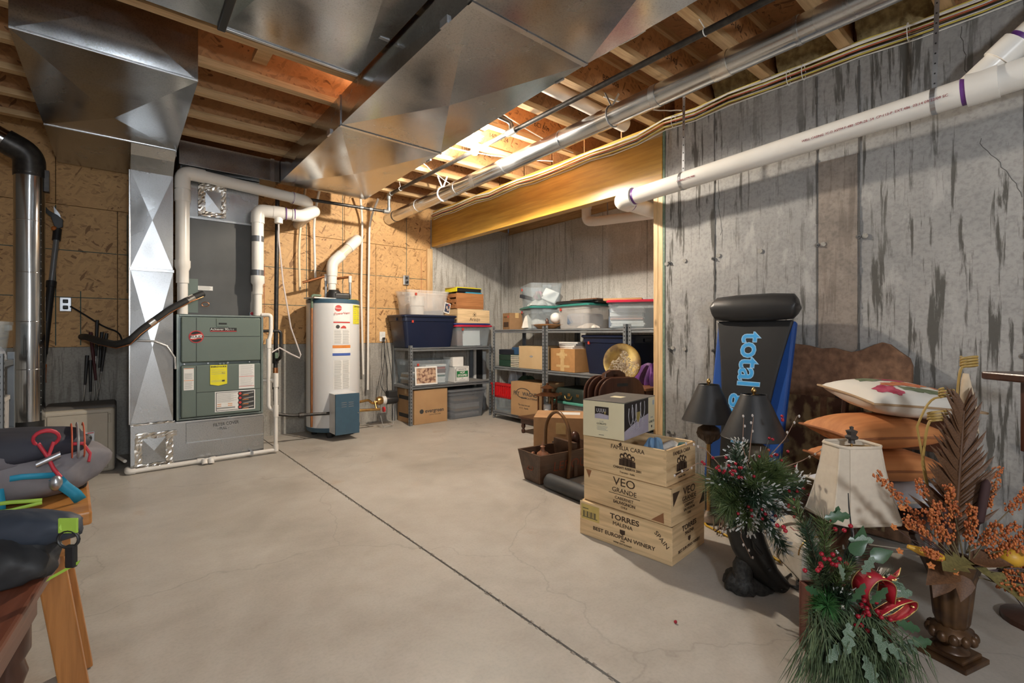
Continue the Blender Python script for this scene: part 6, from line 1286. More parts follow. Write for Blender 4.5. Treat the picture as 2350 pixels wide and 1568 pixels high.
m_pink = M('petal_pink', (.55, .10, .16), .8, col2=(.36, .03, .07), scale=40); m_pet = M('petal_orange', (.62, .25, .10), .8, col2=(.5, .12, .06), scale=40); m_lf = M('leaf_sage', (.19, .22, .13), .8, col2=(.12, .15, .08), scale=40)
patch(-.16, -.13, .055, .045, m_pink, 'flower'); patch(-.12, -.17, .03, .03, m_pink, 'flower'); patch(-.09, -.07, .05, .03, m_pet, 'flower'); patch(.02, -.05, .08, .05, m_pet, 'flower'); patch(-.02, -.14, .065, .026, m_lf, 'leaf', rot=-.3); patch(.07, -.15, .085, .026, m_lf, 'leaf', rot=-.15); patch(.15, -.08, .03, .022, m_pet, 'flower'); patch(.19, -.11, .02, .015, m_pink, 'flower'); patch(0, .08, .09, .06, m_pink, 'flower'); patch(-.12, .06, .06, .05, m_lf, 'leaf')

# ------------------------------------------------------------------ cream shaded lamp
cl = thing('table_lamp', 'cream fabric lamp with a panelled shade and dark urn base', 'lamp', (2.135, .555, 0), -.62)
m_cs = M('cream_shade', (.70, .61, .49), .8, col2=(.66, .57, .46), scale=60)
def octo(w, d, c, z): return [(-w + c, -d, z), (w - c, -d, z), (w, -d + c, z), (w, d - c, z), (w - c, d, z), (-w + c, d, z), (-w, d - c, z), (-w, -d + c, z)]
r0 = []
for t_ in [0, .35, .7, 1]:
    w = .130 - .050 * t_ - .006 * math.sin(t_ * PI); d = .108 - .045 * t_ - .005 * math.sin(t_ * PI); r0.append(octo(w, d, w * .28, .365 + .265 * t_))
loft(r0, False, False).build('lamp_shade', m_cs, cl, thick=.003)
for z, w, d in ((.365, .131, .109), (.63, .081, .064)): MB().tube(octo(w, d, w * .28, z), .006, 6, closed=True).build('shade_trim', m_cs, cl, smooth=60)
for i in range(8): MB().tube([r[i] for r in r0], .003, 5).build('seam_trim', m_cs, cl)
MB().tube([(-.075, 0, .62), (0, 0, .625), (.075, 0, .62)], .0025, 5).tube([(0, 0, .30), (0, 0, .635)], .004, 6).build('harp', m_brass, cl)
MB().lathe([(0, .632), (.012, .633), (.010, .645), (.020, .65), (.022, .658), (.014, .665), (.020, .680), (.006, .685), (.007, .695), (0, .698)], 8).build('finial', M('pewter', (.06, .05, .045), .5), cl)
MB().lathe([(.075, 0), (.08, .02), (.05, .03), (.035, .06), (.075, .12), (.085, .18), (.06, .25), (.02, .30), (.014, .33)], 24).build('urn_base', m_dkwood, cl, smooth=50)
# ------------------------------------------------------------------ mailbox with holly
mb_ = thing('mailbox', 'cream rounded mailbox painted with holly lying on the floor', 'mailbox', (2.305, .775, .0), -.80)
m_mail = M('aged_cream', (.60, .55, .48), .6, col2=(.50, .45, .38), scale=14); arch = [(.075 * math.cos(a), .13 + .075 * math.sin(a)) for a in [i * PI / 14 for i in range(15)]] + [(-.075, .03), (-.055, .008), (.055, .008), (.075, .03)]
MB().prism(arch, -.13, .13, 1).build('body', m_mail, mb_, bevel=.003); MB().prism([(x * 1.05, (z - .11) * 1.05 + .11) for x, z in arch], -.148, -.125, 1).build('door', m_mail, mb_, bevel=.004)
MB().tube([(x * 1.06, -.124, (z - .11) * 1.06 + .11) for x, z in arch[:15]], .003, 5).build('band', m_brass, mb_)
for x in (-.05, .05): MB().box(x - .015, x + .015, -.12, .12, 0, .012).build('foot', m_mail, mb_)
text('painted_text', 'LOVE', M('faded_red', (.35, .13, .12), .7), mb_, (0, -.04, .2062), FLAT, .06); 
m_holly = M('holly_paint', (.05, .11, .07), .6)
HOLLY = [(0, 0), (.10, .12), (.2, .08), (.32, .22), (.45, .13), (.6, .24), (.72, .12), (.86, .14), (1, 0), (.86, -.14), (.72, -.12), (.6, -.24), (.45, -.13), (.32, -.22), (.2, -.08), (.10, -.12)]
for x, z, a in ((-.035, .055, .3), (.0, .05, 1.2), (.02, .055, 2.7)): MB().prism([(x + .04 * (p[0] * math.cos(a) - p[1] * math.sin(a)), z + .04 * (p[0] * math.sin(a) + p[1] * math.cos(a))) for p in HOLLY], -.1496, -.1482, 1).build('painted_holly', m_holly, mb_)
for x, z in ((-.04, .045), (-.01, .036), (.005, .034)): MB().lathe([(0, 0), (.005, 0), (.005, .001), (0, .001)], 8).xf(Matrix.Translation((x, -.1485, z)) @ Matrix.Rotation(RX, 4, 'X')).build('painted_berry', m_redp, mb_)
# ------------------------------------------------------------------ cords and twigs on the floor
o = MB().tube([Vector(p) for p in ((2.60, 1.42, .006), (2.45, 1.30, .006), (2.40, 1.15, .007), (2.40, 1.06, .012), (2.36, .95, .008), (2.31, .86, .006), (2.24, .72, .006), (2.20, .62, .006))], .006, 8).build('extension_cord', M('cord_yellow', (.60, .36, .02), .45), None, smooth=60); tag(o, 'yellow extension cord running along the floor behind the statue', 'cord')
rk = random.Random(23)
for i in range(3):
    cx, cy = (2.22, 2.20, 2.26)[i], (.74, .68, .62)[i]; pts = [(cx + (.10 + .01 * rk.uniform(-1, 1)) * math.cos(a * .9), cy + (.07 + .01 * rk.uniform(-1, 1)) * math.sin(a * .9), .006 + .012 * i + .006 * math.sin(a * 2)) for a in [k * .5 for k in range(26)]]
    o = MB().tube(pts, .0045, 6).build('power_cord', m_blk, None, smooth=60); tag(o, 'coiled black cord by the mailbox, %s coil' % ('far', 'near', 'right')[i], 'cord', 'coiled black cords')
m_twig = M('twig_brown', (.13, .075, .045), .7, col2=(.08, .045, .03), scale=30)
tw = thing('twig_bundle', 'bundle of dry twigs with pinecones lying beside the crates', 'twigs', (2.50, 1.18, 0), .3)
for k in range(16):
    a = rk.uniform(-.6, .6); x0, y0 = rk.uniform(-.12, .05), rk.uniform(-.08, .08); MB().tube([(x0, y0, .012 + .004 * (k % 5)), (x0 + .1, y0 + .1 * math.sin(a), .02 + .012 * (k % 4)), (x0 + .2, y0 + .22 * math.sin(a), .02 + .01 * (k % 3))], [.004, .003, .0015], 5).build('twig', m_twig, tw, smooth=60)
for k in range(4): MB().ball((-.12 + .05 * k, -.09 + .02 * k, .022), .020, 9, 7, (1.3, 1, 1)).build('pinecone', m_lampb, tw, smooth=30)
# ------------------------------------------------------------------ horse-head statue vase
m_stat = M('bronze_black', (.022, .020, .019), .30, .2, col2=(.016, .015, .014), scale=12); m_rock = M('rough_black', (.045, .043, .04), .65, col2=(.014, .014, .014), scale=70, bmp=.9)
sv = thing('horse_statue', 'black bowed horse-head statue on a rough rock base holding greenery', 'statue', (2.0, .86, 0), 0)
VR = Vector((.769, -.639, 0)); VT = Vector((-.639, -.769, 0)); VU = Vector((0, 0, 1))
def vp(r, u, t): return VR * r + VU * u + VT * t
def ell(c, axis, a, b, n=16, side=None):
    ax_ = Vector(axis).normalized(); s = side if side else VT; s = (s - ax_ * s.dot(ax_)).normalized(); q = ax_.cross(s)
    return [tuple(Vector(c) + s * (a * math.cos(i * 2 * PI / n)) + q * (b * math.sin(i * 2 * PI / n))) for i in range(n)]
spine = [((-.04, .37, -.03), (.0, -1, 0), .066, .080), ((-.038, .30, -.02), (.05, -1, 0), .063, .076), ((-.03, .24, -.01), (.1, -1, 0), .060, .074), ((-.015, .18, .0), (.25, -1, .05), .056, .072), ((.005, .135, .01), (.45, -1, .1), .050, .066), ((.025, .105, .02), (.7, -1, .1), .044, .058), ((.045, .075, .025), (.7, -1, .1), .038, .048), ((.072, .050, .03), (.75, -1, .1), .031, .040), ((.095, .032, .033), (.8, -1, .1), .029, .035), ((.112, .022, .035), (.9, -.8, .1), .022, .025)]
loft([ell(vp(*c), vp(*a), x, y) for c, a, x, y in spine]).build('horse_head', m_stat, sv, smooth=70)
for s in (-1, 1):
    MB().tube([vp(-.005 + .01 * s, .165, .045 * s), vp(-.02, .195, .05 * s), vp(-.03, .222, .052 * s)], [.014, .011, .002], 8).build('ear', m_stat, sv, smooth=60)
    MB().ball(tuple(vp(.035, .108, .02 + .042 * s)), .0085, 10, 8).build('eye', m_blk, sv, smooth=60); MB().ball(tuple(vp(.086, .028, .034 + .022 * s)), .006, 8, 6).build('nostril', m_slot, sv, smooth=60)
for k in range(6): c = vp(-.100 + .014 * k, .30 - .034 * k, 0); MB().tube([c, c + vp(-.006, -.02, .01), c + vp(-.002, -.05, .014)], [.012, .012, .003], 8).build('mane_lock', m_stat, sv, smooth=60)
rr_ = random.Random(2); nz_ = {}
def rock(u, v):
    a = 2 * PI * u; t = v * PI / 2; k = 1 + .10 * math.sin(3 * a + 1) + .06 * math.sin(7 * a) + .02 * math.sin(19 * a + 8 * v); key = (round(u % 1, 4), round(v, 4)); j = nz_.setdefault(key, rr_.uniform(-.003, .003))
    c = vp(-.012, 0, -.01) + VR * (.105 * math.cos(t) ** .8 * math.cos(a) * k) + VT * (.075 * math.cos(t) ** .8 * math.sin(a) * k); return (c.x + j, c.y + j, max(0, (.005 + .060 * math.sin(t) * (1 - .55 * math.cos(a) * math.cos(t)) + j)))
MB().grid(rock, 40, 12).build('rock_base', m_rock, sv, smooth=80)
MB().tube([vp(-.055, .01, .02), vp(-.045, .10, .01), vp(-.02, .15, .0)], [.035, .04, .03], 12).build('neck_stump', m_rock, sv, smooth=60)
# ------------------------------------------------------------------ greenery tools
def rvec(rr, s=1.): return Vector((rr.uniform(-s, s), rr.uniform(-s, s), rr.uniform(-s, s)))
def sprig(par, p, d, L, nl, n, mat, rr, droop=0., w=.0023, snow=0, spread=.75, stem=True):
    p = Vector(p); d = Vector(d).normalized(); nb = MB(); sb_ = MB(); pts = []; n = int(n * 1.5); nl *= 1.15
    for i in range(9):
        t = i / 8; pts.append(p + d * (L * t) + Vector((0, 0, -droop * L * t * t)))
    for i in range(n):
        t = rr.uniform(.12, 1.0); k = min(7, int(t * 8)); q = pts[k].lerp(pts[k + 1], t * 8 - k); tan = (pts[k + 1] - pts[k]).normalized()
        o = rvec(rr); o = (o - tan * o.dot(tan)).normalized(); nd = (tan * rr.uniform(.45, 1.1) + o * spread).normalized(); e = q + nd * nl * rr.uniform(.7, 1.15); sdw = nd.cross(rvec(rr)).normalized() * w
        nb.add([q - sdw * .7, q + sdw * .7, e], [(0, 1, 2)])
        if snow and rr.random() < snow * .6: sb_.add([q.lerp(e, .75) - sdw * 1.6, q.lerp(e, .75) + sdw * 1.6, e + sdw * .8, e - sdw * .8], [(0, 1, 2, 3)])
    o = nb.build('pine_needles', mat, par); stuff(o)
    if stem: MB().tube(pts, [.0035 - .0003 * i for i in range(9)], 5).build('sprig_stem', m_twig, par, smooth=60)
    if snow: stuff(sb_.build('snow_flecks', M('snow_white', (.62, .62, .60), .8), par))
m_pineA = M('pine_fresh', (.12, .17, .05), .6, col2=(.06, .10, .035), scale=40); m_pineB = M('pine_dark', (.045, .085, .042), .6, col2=(.02, .045, .024), scale=40); m_pineC = M('pine_bright', (.045, .17, .04), .55, col2=(.025, .10, .03), scale=40); m_pineD = M('pine_long', (.10, .145, .065), .6, col2=(.035, .06, .028), scale=40)
m_berry = M('berry_red', (.36, .012, .03), .25, col2=(.28, .008, .02)); berry = MB().ball((0, 0, 0), 1, 10, 7).mesh('berry', m_berry, 80)
def berries(par, pts, r=.006):
    for p in pts: inst('berry', berry, par, loc=tuple(p), scale=r)
def twig(par, pts, r=.0022, mat=None): MB().tube([Vector(p) for p in pts], [r * (1 - .5 * i / (len(pts) - 1)) for i in range(len(pts))], 5).build('twig', mat or m_twig, par, smooth=60)
def orient(d, nrm):
    x = Vector(d).normalized(); n = Vector(nrm); z = (n - x * n.dot(x)).normalized(); y = z.cross(x); return Matrix((x, y, z)).transposed().to_euler()
# bouquet 1
b1 = thing('winter_bouquet', 'snow-flecked pine bouquet with red berries in the horse statue', 'bouquet', (1.985, .88, .375)); r1 = random.Random(101)
for (r, u, t, L, nl, n, mt, sn, dr) in ((-1, .25, .4, .14, .075, 260, m_pineA, 0, .1), (-.9, -.15, .5, .13, .075, 240, m_pineA, 0, .2), (-.8, .55, .2, .15, .06, 200, m_pineB, .25, 0), (-.35, 1, .2, .20, .05, 240, m_pineB, .45, 0), (0, 1, -.2, .20, .05, 200, m_pineB, .4, 0), (.25, 1, .3, .15, .07, 220, m_pineA, .05, 0),
        (.6, .75, .4, .16, .075, 280, m_pineA, 0, 0), (1, .45, .2, .20, .05, 220, m_pineB, .4, 0), (.9, .1, .3, .17, .05, 200, m_pineB, .25, .1), (.5, .05, .9, .13, .045, 200, m_pineB, .7, .2), (-.4, -.2, .9, .12, .05, 200, m_pineA, .6, .4), (-.7, -.45, .6, .12, .04, 160, m_pineB, .4, .4), (.55, -.75, .35, .20, .045, 260, m_pineB, .4, .25), (.75, -1, .35, .21, .04, 300, m_pineB, .5, .1), (.1, .4, 1, .12, .06, 240, m_pineB, .15, 0), (-.1, .7, .8, .12, .06, 220, m_pineA, .1, 0), (.25, -.9, .5, .10, .05, 160, m_pineD, .1, .2), (-.2, .1, 1, .1, .06, 200, m_pineB, .1, 0), (-1, .4, .1, .15, .09, 260, m_pineA, 0, 0), (-.8, .0, .6, .13, .09, 240, m_pineA, 0, .1), (.75, .6, .3, .15, .09, 280, m_pineA, 0, 0), (.45, .9, .3, .16, .08, 240, m_pineA, 0, 0), (1, .25, .3, .20, .06, 200, m_pineB, .2, 0), (.3, .3, -1, .14, .06, 160, m_pineA, 0, 0), (-.5, .5, -.8, .14, .06, 160, m_pineA, 0, 0)):
    sprig(b1, vp(0, .02, .0) * .5, vp(r, u, t), L, nl, n, mt, r1, dr, snow=sn)
m_ptw = M('twig_pink', (.28, .17, .12), .7)
for (a, b, c) in (((-.02, .0, .05), (-.10, -.06, .07), (-.13, -.14, .06)), ((-.0, .0, .06), (-.06, -.08, .09), (-.11, -.10, .08)), ((.02, .0, .06), (-.01, -.07, .09), (-.03, -.13, .08)), ((-.05, -.02, .06), (-.06, -.13, .08), (-.015, -.22, .07)), ((.0, .15, .02), (.01, .25, .02), (.03, .33, .0)), ((.0, .12, .02), (-.03, .22, .03), (-.02, .33, .02)), ((.08, .15, .0), (.16, .24, .0), (.20, .34, .02)), ((-.1, .12, .0), (-.17, .2, .0), (-.25, .22, .0)), ((-.1, .1, .0), (-.2, .14, .0), (-.3, .09, .02)), ((.15, .12, .0), (.23, .15, .0), (.30, .20, .02)), ((.12, .03, .05), (.20, -.03, .05), (.24, -.13, .03))):
    twig(b1, [vp(*a), vp(*b), vp(*c)], .0022, m_ptw)
    for k in range(3): q = vp(*b).lerp(vp(*c), .3 + .35 * k) + rvec(r1, .006); MB().ball(tuple(q), .0042, 7, 5, (1, 1, 1.5)).build('bud', M('bud_white', (.60, .55, .52), .7), b1, smooth=60)
bp = [vp(r1.gauss(-.09, .035), r1.gauss(.12, .035), r1.uniform(.03, .10)) for _ in range(18)] + [vp(r1.gauss(.15, .03), r1.gauss(.02, .04), r1.uniform(.02, .08)) for _ in range(16)] + [vp(r1.gauss(.10, .05), r1.gauss(.2, .06), r1.uniform(-.02, .05)) for _ in range(12)] + [vp(r1.gauss(-.02, .05), r1.gauss(-.03, .02), r1.uniform(.09, .12)) for _ in range(8)] + [vp(.165 + r1.gauss(0, .012), .33 + r1.gauss(0, .01), 0) for _ in range(3)] + [vp(-.19, .15, .02), vp(-.185, .145, .03), vp(-.15, .17, .03)]
berries(b1, bp, .0062)
for k in range(8): q = bp[k * 5]; twig(b1, [vp(0, .03, .02), q * .5 + vp(0, .01, .01), q], .0018, m_blk)
o = inst('fallen_berry', berry, None, loc=(1.546, .936, .006), scale=.006); tag(o, 'single red berry lying on the open floor', 'berry')
# bouquet 2: christmas
bx2 = thing('planter_box', 'weathered reddish wooden planter box under the Christmas greenery', 'planter', (1.775, .515, 0), -.65)
m_plr = WOOD('planter_red', (.16, .05, .035), (.10, .03, .02), 2); m_plg = M('planter_edge', (.22, .21, .18), .8)
for a in ((-.07, .07, -.06, -.05), (-.07, .07, .05, .06), (-.07, -.06, -.05, .05), (.06, .07, -.05, .05)): MB().box(*a, 0.002, .22).build('side_board', m_plr, bx2, bevel=.002)
MB().box(-.06, .06, -.05, .05, .003, .20).build('foam_fill', m_plg, bx2)
for s in (-1, 1): MB().box(s * .072 - .005, s * .072 + .005, -.066, -.054, 0, .225).build('corner_post', m_plg, bx2)
b2 = thing('christmas_bouquet', 'Christmas arrangement of pine, holly, red berries and red ribbon', 'bouquet', (1.735, .53, .22)); r2 = random.Random(202)
for (r, u, t, L, nl, n, mt, sn, dr) in ((-.30, 1, -.1, .30, .035, 240, m_pineA, .05, 0), (-.10, 1, .1, .24, .05, 220, m_pineA, 0, 0), (-.35, 1, .1, .24, .045, 220, m_pineB, 0, 0), (-.5, .9, .3, .12, .05, 200, m_pineD, 0, 0), (-.7, .15, .7, .09, .045, 240, m_pineC, 0, .1), (-.5, .3, .8, .14, .05, 260, m_pineC, 0, .1), (-.7, -.3, .7, .11, .06, 200, m_pineA, 0, 0), (.3, .8, .2, .18, .05, 200, m_pineB, .1, 0), (.7, .4, .3, .18, .05, 180, m_pineB, .2, 0), (.9, 0, .2, .16, .045, 160, m_pineB, .2, .2), (0, .4, 1, .10, .05, 200, m_pineB, .1, 0), (-.6, -.7, .7, .13, .06, 200, m_pineD, 0, 0), (.2, .6, -1, .15, .05, 140, m_pineB, 0, 0), (.1, .75, .45, .14, .04, 160, m_pineA, 0, 0)):
    sprig(b2, vp(0, .0, .02), vp(r, u, t), L, nl, n, mt, r2, dr, snow=sn, w=.0022)
ln_ = MB()
for k in range(1150):       # long soft needles hanging to the floor
    a = r2.uniform(-1, 1); p = vp(.0 + .10 * r2.uniform(-1, 1), r2.uniform(-.10, .01), .085 + .03 * r2.random()); L = r2.uniform(.10, .22); e = p + vp(a * .12 - .01 + r2.gauss(0, .02), 0, .04 + r2.uniform(0, .06)); e.z = max(-.212, p.z - L); m = p.lerp(e, .5) + vp(a * .03, .012, .03); s = Vector((r2.uniform(-1, 1), r2.uniform(-1, 1), 0)).normalized() * .0019
    ln_.add([p - s, p + s, m + s * .8, m - s * .8, e], [(0, 1, 2, 3), (3, 2, 4)])
stuff(ln_.build('long_needles', m_pineD, b2))
m_leafA = M('holly_green', (.03, .09, .035), .3, col2=(.02, .06, .025), scale=30); m_leafS = M('holly_frosted', (.07, .13, .075), .35, col2=(.40, .44, .42), scale=70, lo=.36, hi=.46)
def leafmesh(name, outline, mat, fold=.12):
    mb = MB(); n = len(outline); h = n // 2; vs = [(p[0], p[1], abs(p[1]) * fold * 2 - .10 * p[0] * p[0]) for p in outline]; mid = [(i / 6, 0, -.10 * (i / 6) ** 2) for i in range(1, 6)]
    up = outline[:h + 1]; vs2 = vs + mid; fs = []
    # fan strips between the midrib and each half outline
    def near(x): return n + min(4, max(0, round(x * 6) - 1))
    for i in range(n):
        a, b_ = i, (i + 1) % n; ma, mbb = near(outline[a][0]), near(outline[b_][0]); fs.append((a, b_, mbb) if ma == mbb else (a, b_, mbb, ma))
    return mb.add(vs2, fs).mesh(name, mat, 60)
IVY = [(0, 0), (.08, .22), (.3, .34), (.55, .26), (.8, .12), (1, 0), (.8, -.12), (.55, -.26), (.3, -.34), (.08, -.22)]
lfA, lfS, lfI = leafmesh('leaf', HOLLY, m_leafA), leafmesh('leaf', HOLLY, m_leafS), leafmesh('leaf', IVY, m_leafA)
def leaf(par, me, r, u, t, d, s, nr=None): inst('leaf', me, par, loc=tuple(vp(r, u, t + ((.05 if u < .02 else .025) if par is b2 else 0))), rot=orient(vp(*d), vp(*(nr or (r2.uniform(-.3, .3), .5, .9)))), scale=s * (1.15 if par is b2 else 1))
for (r, u, t, d, s, k) in ((-.05, .27, .06, (1, .2, .2), .065, 0), (-.02, .25, .05, (.3, 1, .2), .05, 0), (.03, .20, .05, (1, .1, .3), .06, 1), (.09, .15, .06, (1, .4, .2), .06, 2), (.06, .19, .05, (.2, 1, .2), .05, 2), (.02, .17, .07, (.7, .6, .2), .055, 2), (.11, .09, .06, (1, -.3, .3), .07, 1), (-.03, .0, .11, (-.3, -1, .4), .075, 1), (.03, -.01, .12, (.3, -1, .4), .075, 1), (-.05, -.06, .11, (-.8, -.5, .4), .065, 1), (.0, -.08, .13, (.2, -1, .3), .075, 1), (.06, -.05, .12, (.8, -.6, .3), .065, 1), (-.01, .05, .12, (.4, .9, .3), .06, 0), (.05, .04, .11, (.6, .8, .3), .06, 0), (.13, -.02, .08, (1, -.2, .2), .06, 0), (.15, .03, .06, (1, .3, .1), .06, 1), (.12, -.07, .09, (1, -.4, .2), .06, 1), (-.08, .05, .08, (-.8, .5, .3), .05, 0), (.18, -.09, .06, (1, .15, .2), .06, 0), (-.02, .10, .10, (-.3, 1, .2), .05, 1), (.05, .11, .08, (.5, 1, .2), .055, 1)):
    leaf(b2, (lfA, lfS, lfI)[k], r, u, t, d, s)
for (cr_, cu, ct, n, sp) in ((-.06, .13, .09, 11, .02), (.03, .23, .05, 5, .013), (.05, .02, .13, 13, .022), (.14, -.06, .10, 10, .02), (.0, -.05, .14, 6, .016), (.01, .14, .08, 3, .012), (-.16, .2, .02, 3, .02)):
    berries(b2, [vp(cr_ + r2.gauss(0, sp), cu + r2.gauss(0, sp), ct + r2.gauss(0, sp * .4)) for _ in range(n)], .0068)
twig(b2, [vp(.0, .05, .05), vp(.06, .2, .05), vp(.05, .29, .05), vp(.055, .33, .04)], .003, m_blk); twig(b2, [vp(.15, -.07, .07), vp(.2, -.11, .07), vp(.26, -.09, .05)], .002)
m_rib = M('red_velvet', (.40, .008, .022), .55, col2=(.33, .006, .018), scale=20); m_ribg = M('gold_thread', (.55, .38, .14), .4, .6)
def ribbon(pts, wv, w):
    P = [Vector(p) for p in bend([vp(*p) for p in pts], .03, 5)]; W = vp(*wv).normalized() * w / 2; mb = MB(); o = len(P); vs = [tuple(p - W) for p in P] + [tuple(p + W) for p in P]
    ob = mb.add(vs, [(i, i + 1, o + i + 1, o + i) for i in range(o - 1)]).build('ribbon_loop', m_rib, b2, thick=.001, smooth=70)
    for s in (-1, 1): MB().tube([p + W * s for p in P], .0013, 5).build('gold_edge', m_ribg, ob, smooth=60)
    for k in range(3): q = P[len(P) * (k + 1) // 5] + W * r2.uniform(-.4, .4); MB().ball(tuple(q + VT * .002), .0055, 6, 4, (1, 1, .6)).build('gold_flower', m_ribg, ob)
ribbon([(.06, .02, .10), (.035, .075, .11), (.075, .12, .11), (.125, .10, .11), (.125, .03, .10)], (.35, -.25, .9), .05); ribbon([(.08, -.01, .11), (.14, .035, .12), (.185, .045, .12), (.195, .015, .11), (.15, -.02, .11), (.10, -.03, .10)], (.2, .2, .9), .036); ribbon([(.09, -.04, .11), (.105, -.09, .115), (.115, -.14, .11), (.12, -.19, .09)], (1, .35, .1), .06); ribbon([(.12, .10, .11), (.15, .085, .10), (.165, .11, .09)], (.2, .8, .5), .04)
# ------------------------------------------------------------------ fall arrangement in a footed urn
m_urn = M('urn_brown', (.11, .055, .022), .35, .25, col2=(.05, .024, .012), scale=18)
ur = thing('footed_urn', 'bronze-brown fluted urn on a stepped square foot', 'urn', (2.075, .268, 0), -.30)
MB().box(-.068, .068, -.068, .068, 0, .016).build('plinth', m_urn, ur, bevel=.003); MB().box(-.055, .055, -.055, .055, .016, .030).build('plinth', m_urn, ur, bevel=.004)
MB().lathe([(.045, .030), (.042, .036), (.028, .042), (.024, .052), (.030, .056), (.052, .064), (.060, .080), (.054, .096), (.040, .104), (.036, .110)], 32).build('stem_bulb', m_urn, ur, smooth=50)
for k in range(12): a = k * PI / 6; MB().ball((.054 * math.cos(a), .054 * math.sin(a), .080), .014, 9, 7, (1, 1, 1.25)).build('gadroon', m_urn, ur, smooth=60)
rings = []
for r_, z in ((.038, .108), (.044, .125), (.050, .19), (.056, .26), (.070, .312), (.074, .320), (.062, .320), (.04, .22)):
    rings.append([(r_ * (1 + .05 * math.cos(10 * a)) * math.cos(a), r_ * (1 + .05 * math.cos(10 * a)) * math.sin(a), z) for a in [i * 2 * PI / 60 for i in range(60)]])
loft(rings).build('fluted_bowl', m_urn, ur, smooth=50)
b3 = thing('autumn_bouquet', 'autumn arrangement with brown palm frond and orange sprays in the urn', 'bouquet', (2.075, .268, .315)); r3 = random.Random(303)
m_palm = M('palm_brown', (.12, .055, .022), .6, col2=(.07, .03, .013), scale=25, stretch=(1, 1, .2)); m_dry = M('dry_husk', (.60, .48, .34), .7)
# palm frond: one rib, each leaflet its own piece
def ribp(t): return vp(.005 + .055 * t, .02 + .46 * t, .0 - .02 * t)
MB().tube([ribp(i / 12) for i in range(13)], [.009 - .0055 * i / 12 for i in range(13)], 6).build('frond_rib', m_palm, b3, smooth=60)
lfl = MB().add([(0, -.035, 0), (.25, -.06, .012), (.7, -.05, .0), (1, 0, -.05), (.7, .05, .0), (.25, .06, .012), (0, .035, 0), (.25, 0, -.012), (.7, 0, -.022)], [(0, 1, 7), (1, 2, 8, 7), (2, 3, 8), (3, 4, 8), (4, 5, 7, 8), (5, 6, 7), (0, 7, 6)]).mesh('leaflet', m_palm)
for i in range(34):
    t = .12 + .88 * i / 33
    for s in (-1, 1):
        L = .19 * (1 - .50 * t) * r3.uniform(.85, 1.1); d = vp(s * (.95 - .40 * t), .70 + .45 * t, r3.uniform(-.1, .25)); inst('leaflet', lfl, b3, loc=tuple(ribp(t)), rot=orient(d, VT + VU * .1), scale=(L, .15, .15))
MB().grid(lambda u, v: vp(.095 + .05 * math.sin(v * PI) * (u - .5) + .035 * v, .40 + .20 * (1 - v) * 1.0, -.06 + .02 * math.sin(u * PI)), 6, 8).build('pale_husk', m_dry, b3, thick=.002, smooth=60)
m_org = M('orange_bud', (.52, .165, .04), .6, col2=(.36, .09, .03), scale=60); m_stemg = M('stem_olive', (.16, .12, .06), .7)
def spray(p0, p1, nb, L, bend_=.0):
    p0, p1 = vp(*p0), vp(*p1); pts = [p0.lerp(p1, i / 8) + VU * (bend_ * math.sin(i / 8 * PI)) for i in range(9)]; MB().tube(pts, [.0024 - .0002 * i for i in range(9)], 5).build('spray_stem', m_stemg, b3, smooth=60)
    bb = MB(); ax = (p1 - p0).normalized()
    for k in range(nb):
        t = 1 - L * (k / nb); q = pts[min(7, int(t * 8))].lerp(pts[min(8, int(t * 8) + 1)], (t * 8) % 1); o = rvec(r3); o = (o - ax * o.dot(ax)).normalized(); c = q + o * r3.uniform(.005, .018) * (1.2 - .4 * t) + rvec(r3, .002); s = r3.uniform(.0024, .0042); bb.ball(tuple(c), s, 6, 4, (1, 1, 1.3))
    stuff(bb.build('orange_buds', m_org, b3, smooth=70))
for a, b_, n, L in (((-.02, .02, .03), (-.26, .29, .02), 150, .62), ((-.03, .02, .05), (-.16, .20, .09), 130, .6), ((-.01, .03, .03), (-.13, .27, .02), 60, .25), ((-.02, .03, .05), (-.10, .21, .06), 120, .65), ((.0, .03, .04), (-.055, .26, .05), 110, .45), ((.0, .03, .06), (-.02, .21, .09), 130, .7), ((.01, .03, .06), (.03, .17, .12), 90, .6), ((.0, .05, .05), (.10, .16, .11), 80, .6), ((.02, .03, .05), (.10, .10, .12), 90, .7), ((.03, .03, .02), (.16, .30, .0), 120, .5), ((.03, .03, .02), (.25, .28, .04), 110, .45), ((.03, .02, .05), (.20, .13, .07), 110, .6), ((.04, .02, .05), (.22, .03, .10), 100, .6), ((.03, .0, .06), (.14, .0, .13), 90, .6), ((.02, .02, .0), (.09, .42, -.05), 90, .4), ((-.04, .03, .04), (-.22, .17, .08), 110, .6), ((-.04, .02, .06), (-.19, .08, .12), 70, .4), ((.02, -.02, .07), (.09, -.03, .14), 60, .6)):
    spray(a, b_, n, L)
m_petal = M('petal_amber', (.58, .24, .04), .6, col2=(.42, .08, .03), scale=60); petal = MB().grid(lambda u, v: (.1 + .9 * u, (v - .5) * .75 * math.sin(PI * min(1, .15 + .85 * u)), .25 * u * u + .06 * math.cos((v - .5) * 5)), 4, 4).mesh('petal', m_petal, 70)
for (r, u, t, s) in ((-.21, .19, .06, .012), (-.235, .13, .06, .012), (-.20, .135, .07, .012), (-.225, .06, .07, .011), (.17, .17, .08, .016), (.20, .11, .07, .014), (.24, .06, .07, .018), (-.155, .03, .10, .012), (-.10, .02, .12, .010), (.13, .07, .10, .014)):
    nn = vp(r3.uniform(-.4, .4), .6, .8)
    for k in range(5): inst('petal', petal, b3, loc=tuple(vp(r, u, t)), rot=orient(Quaternion(nn.normalized(), k * 1.2566) @ nn.orthogonal(), nn), scale=s)
m_leafG = M('leaf_olive', (.19, .16, .055), .5, col2=(.12, .10, .035), scale=20); m_leafB = M('leaf_brown', (.13, .06, .025), .6, col2=(.08, .035, .015), scale=20)
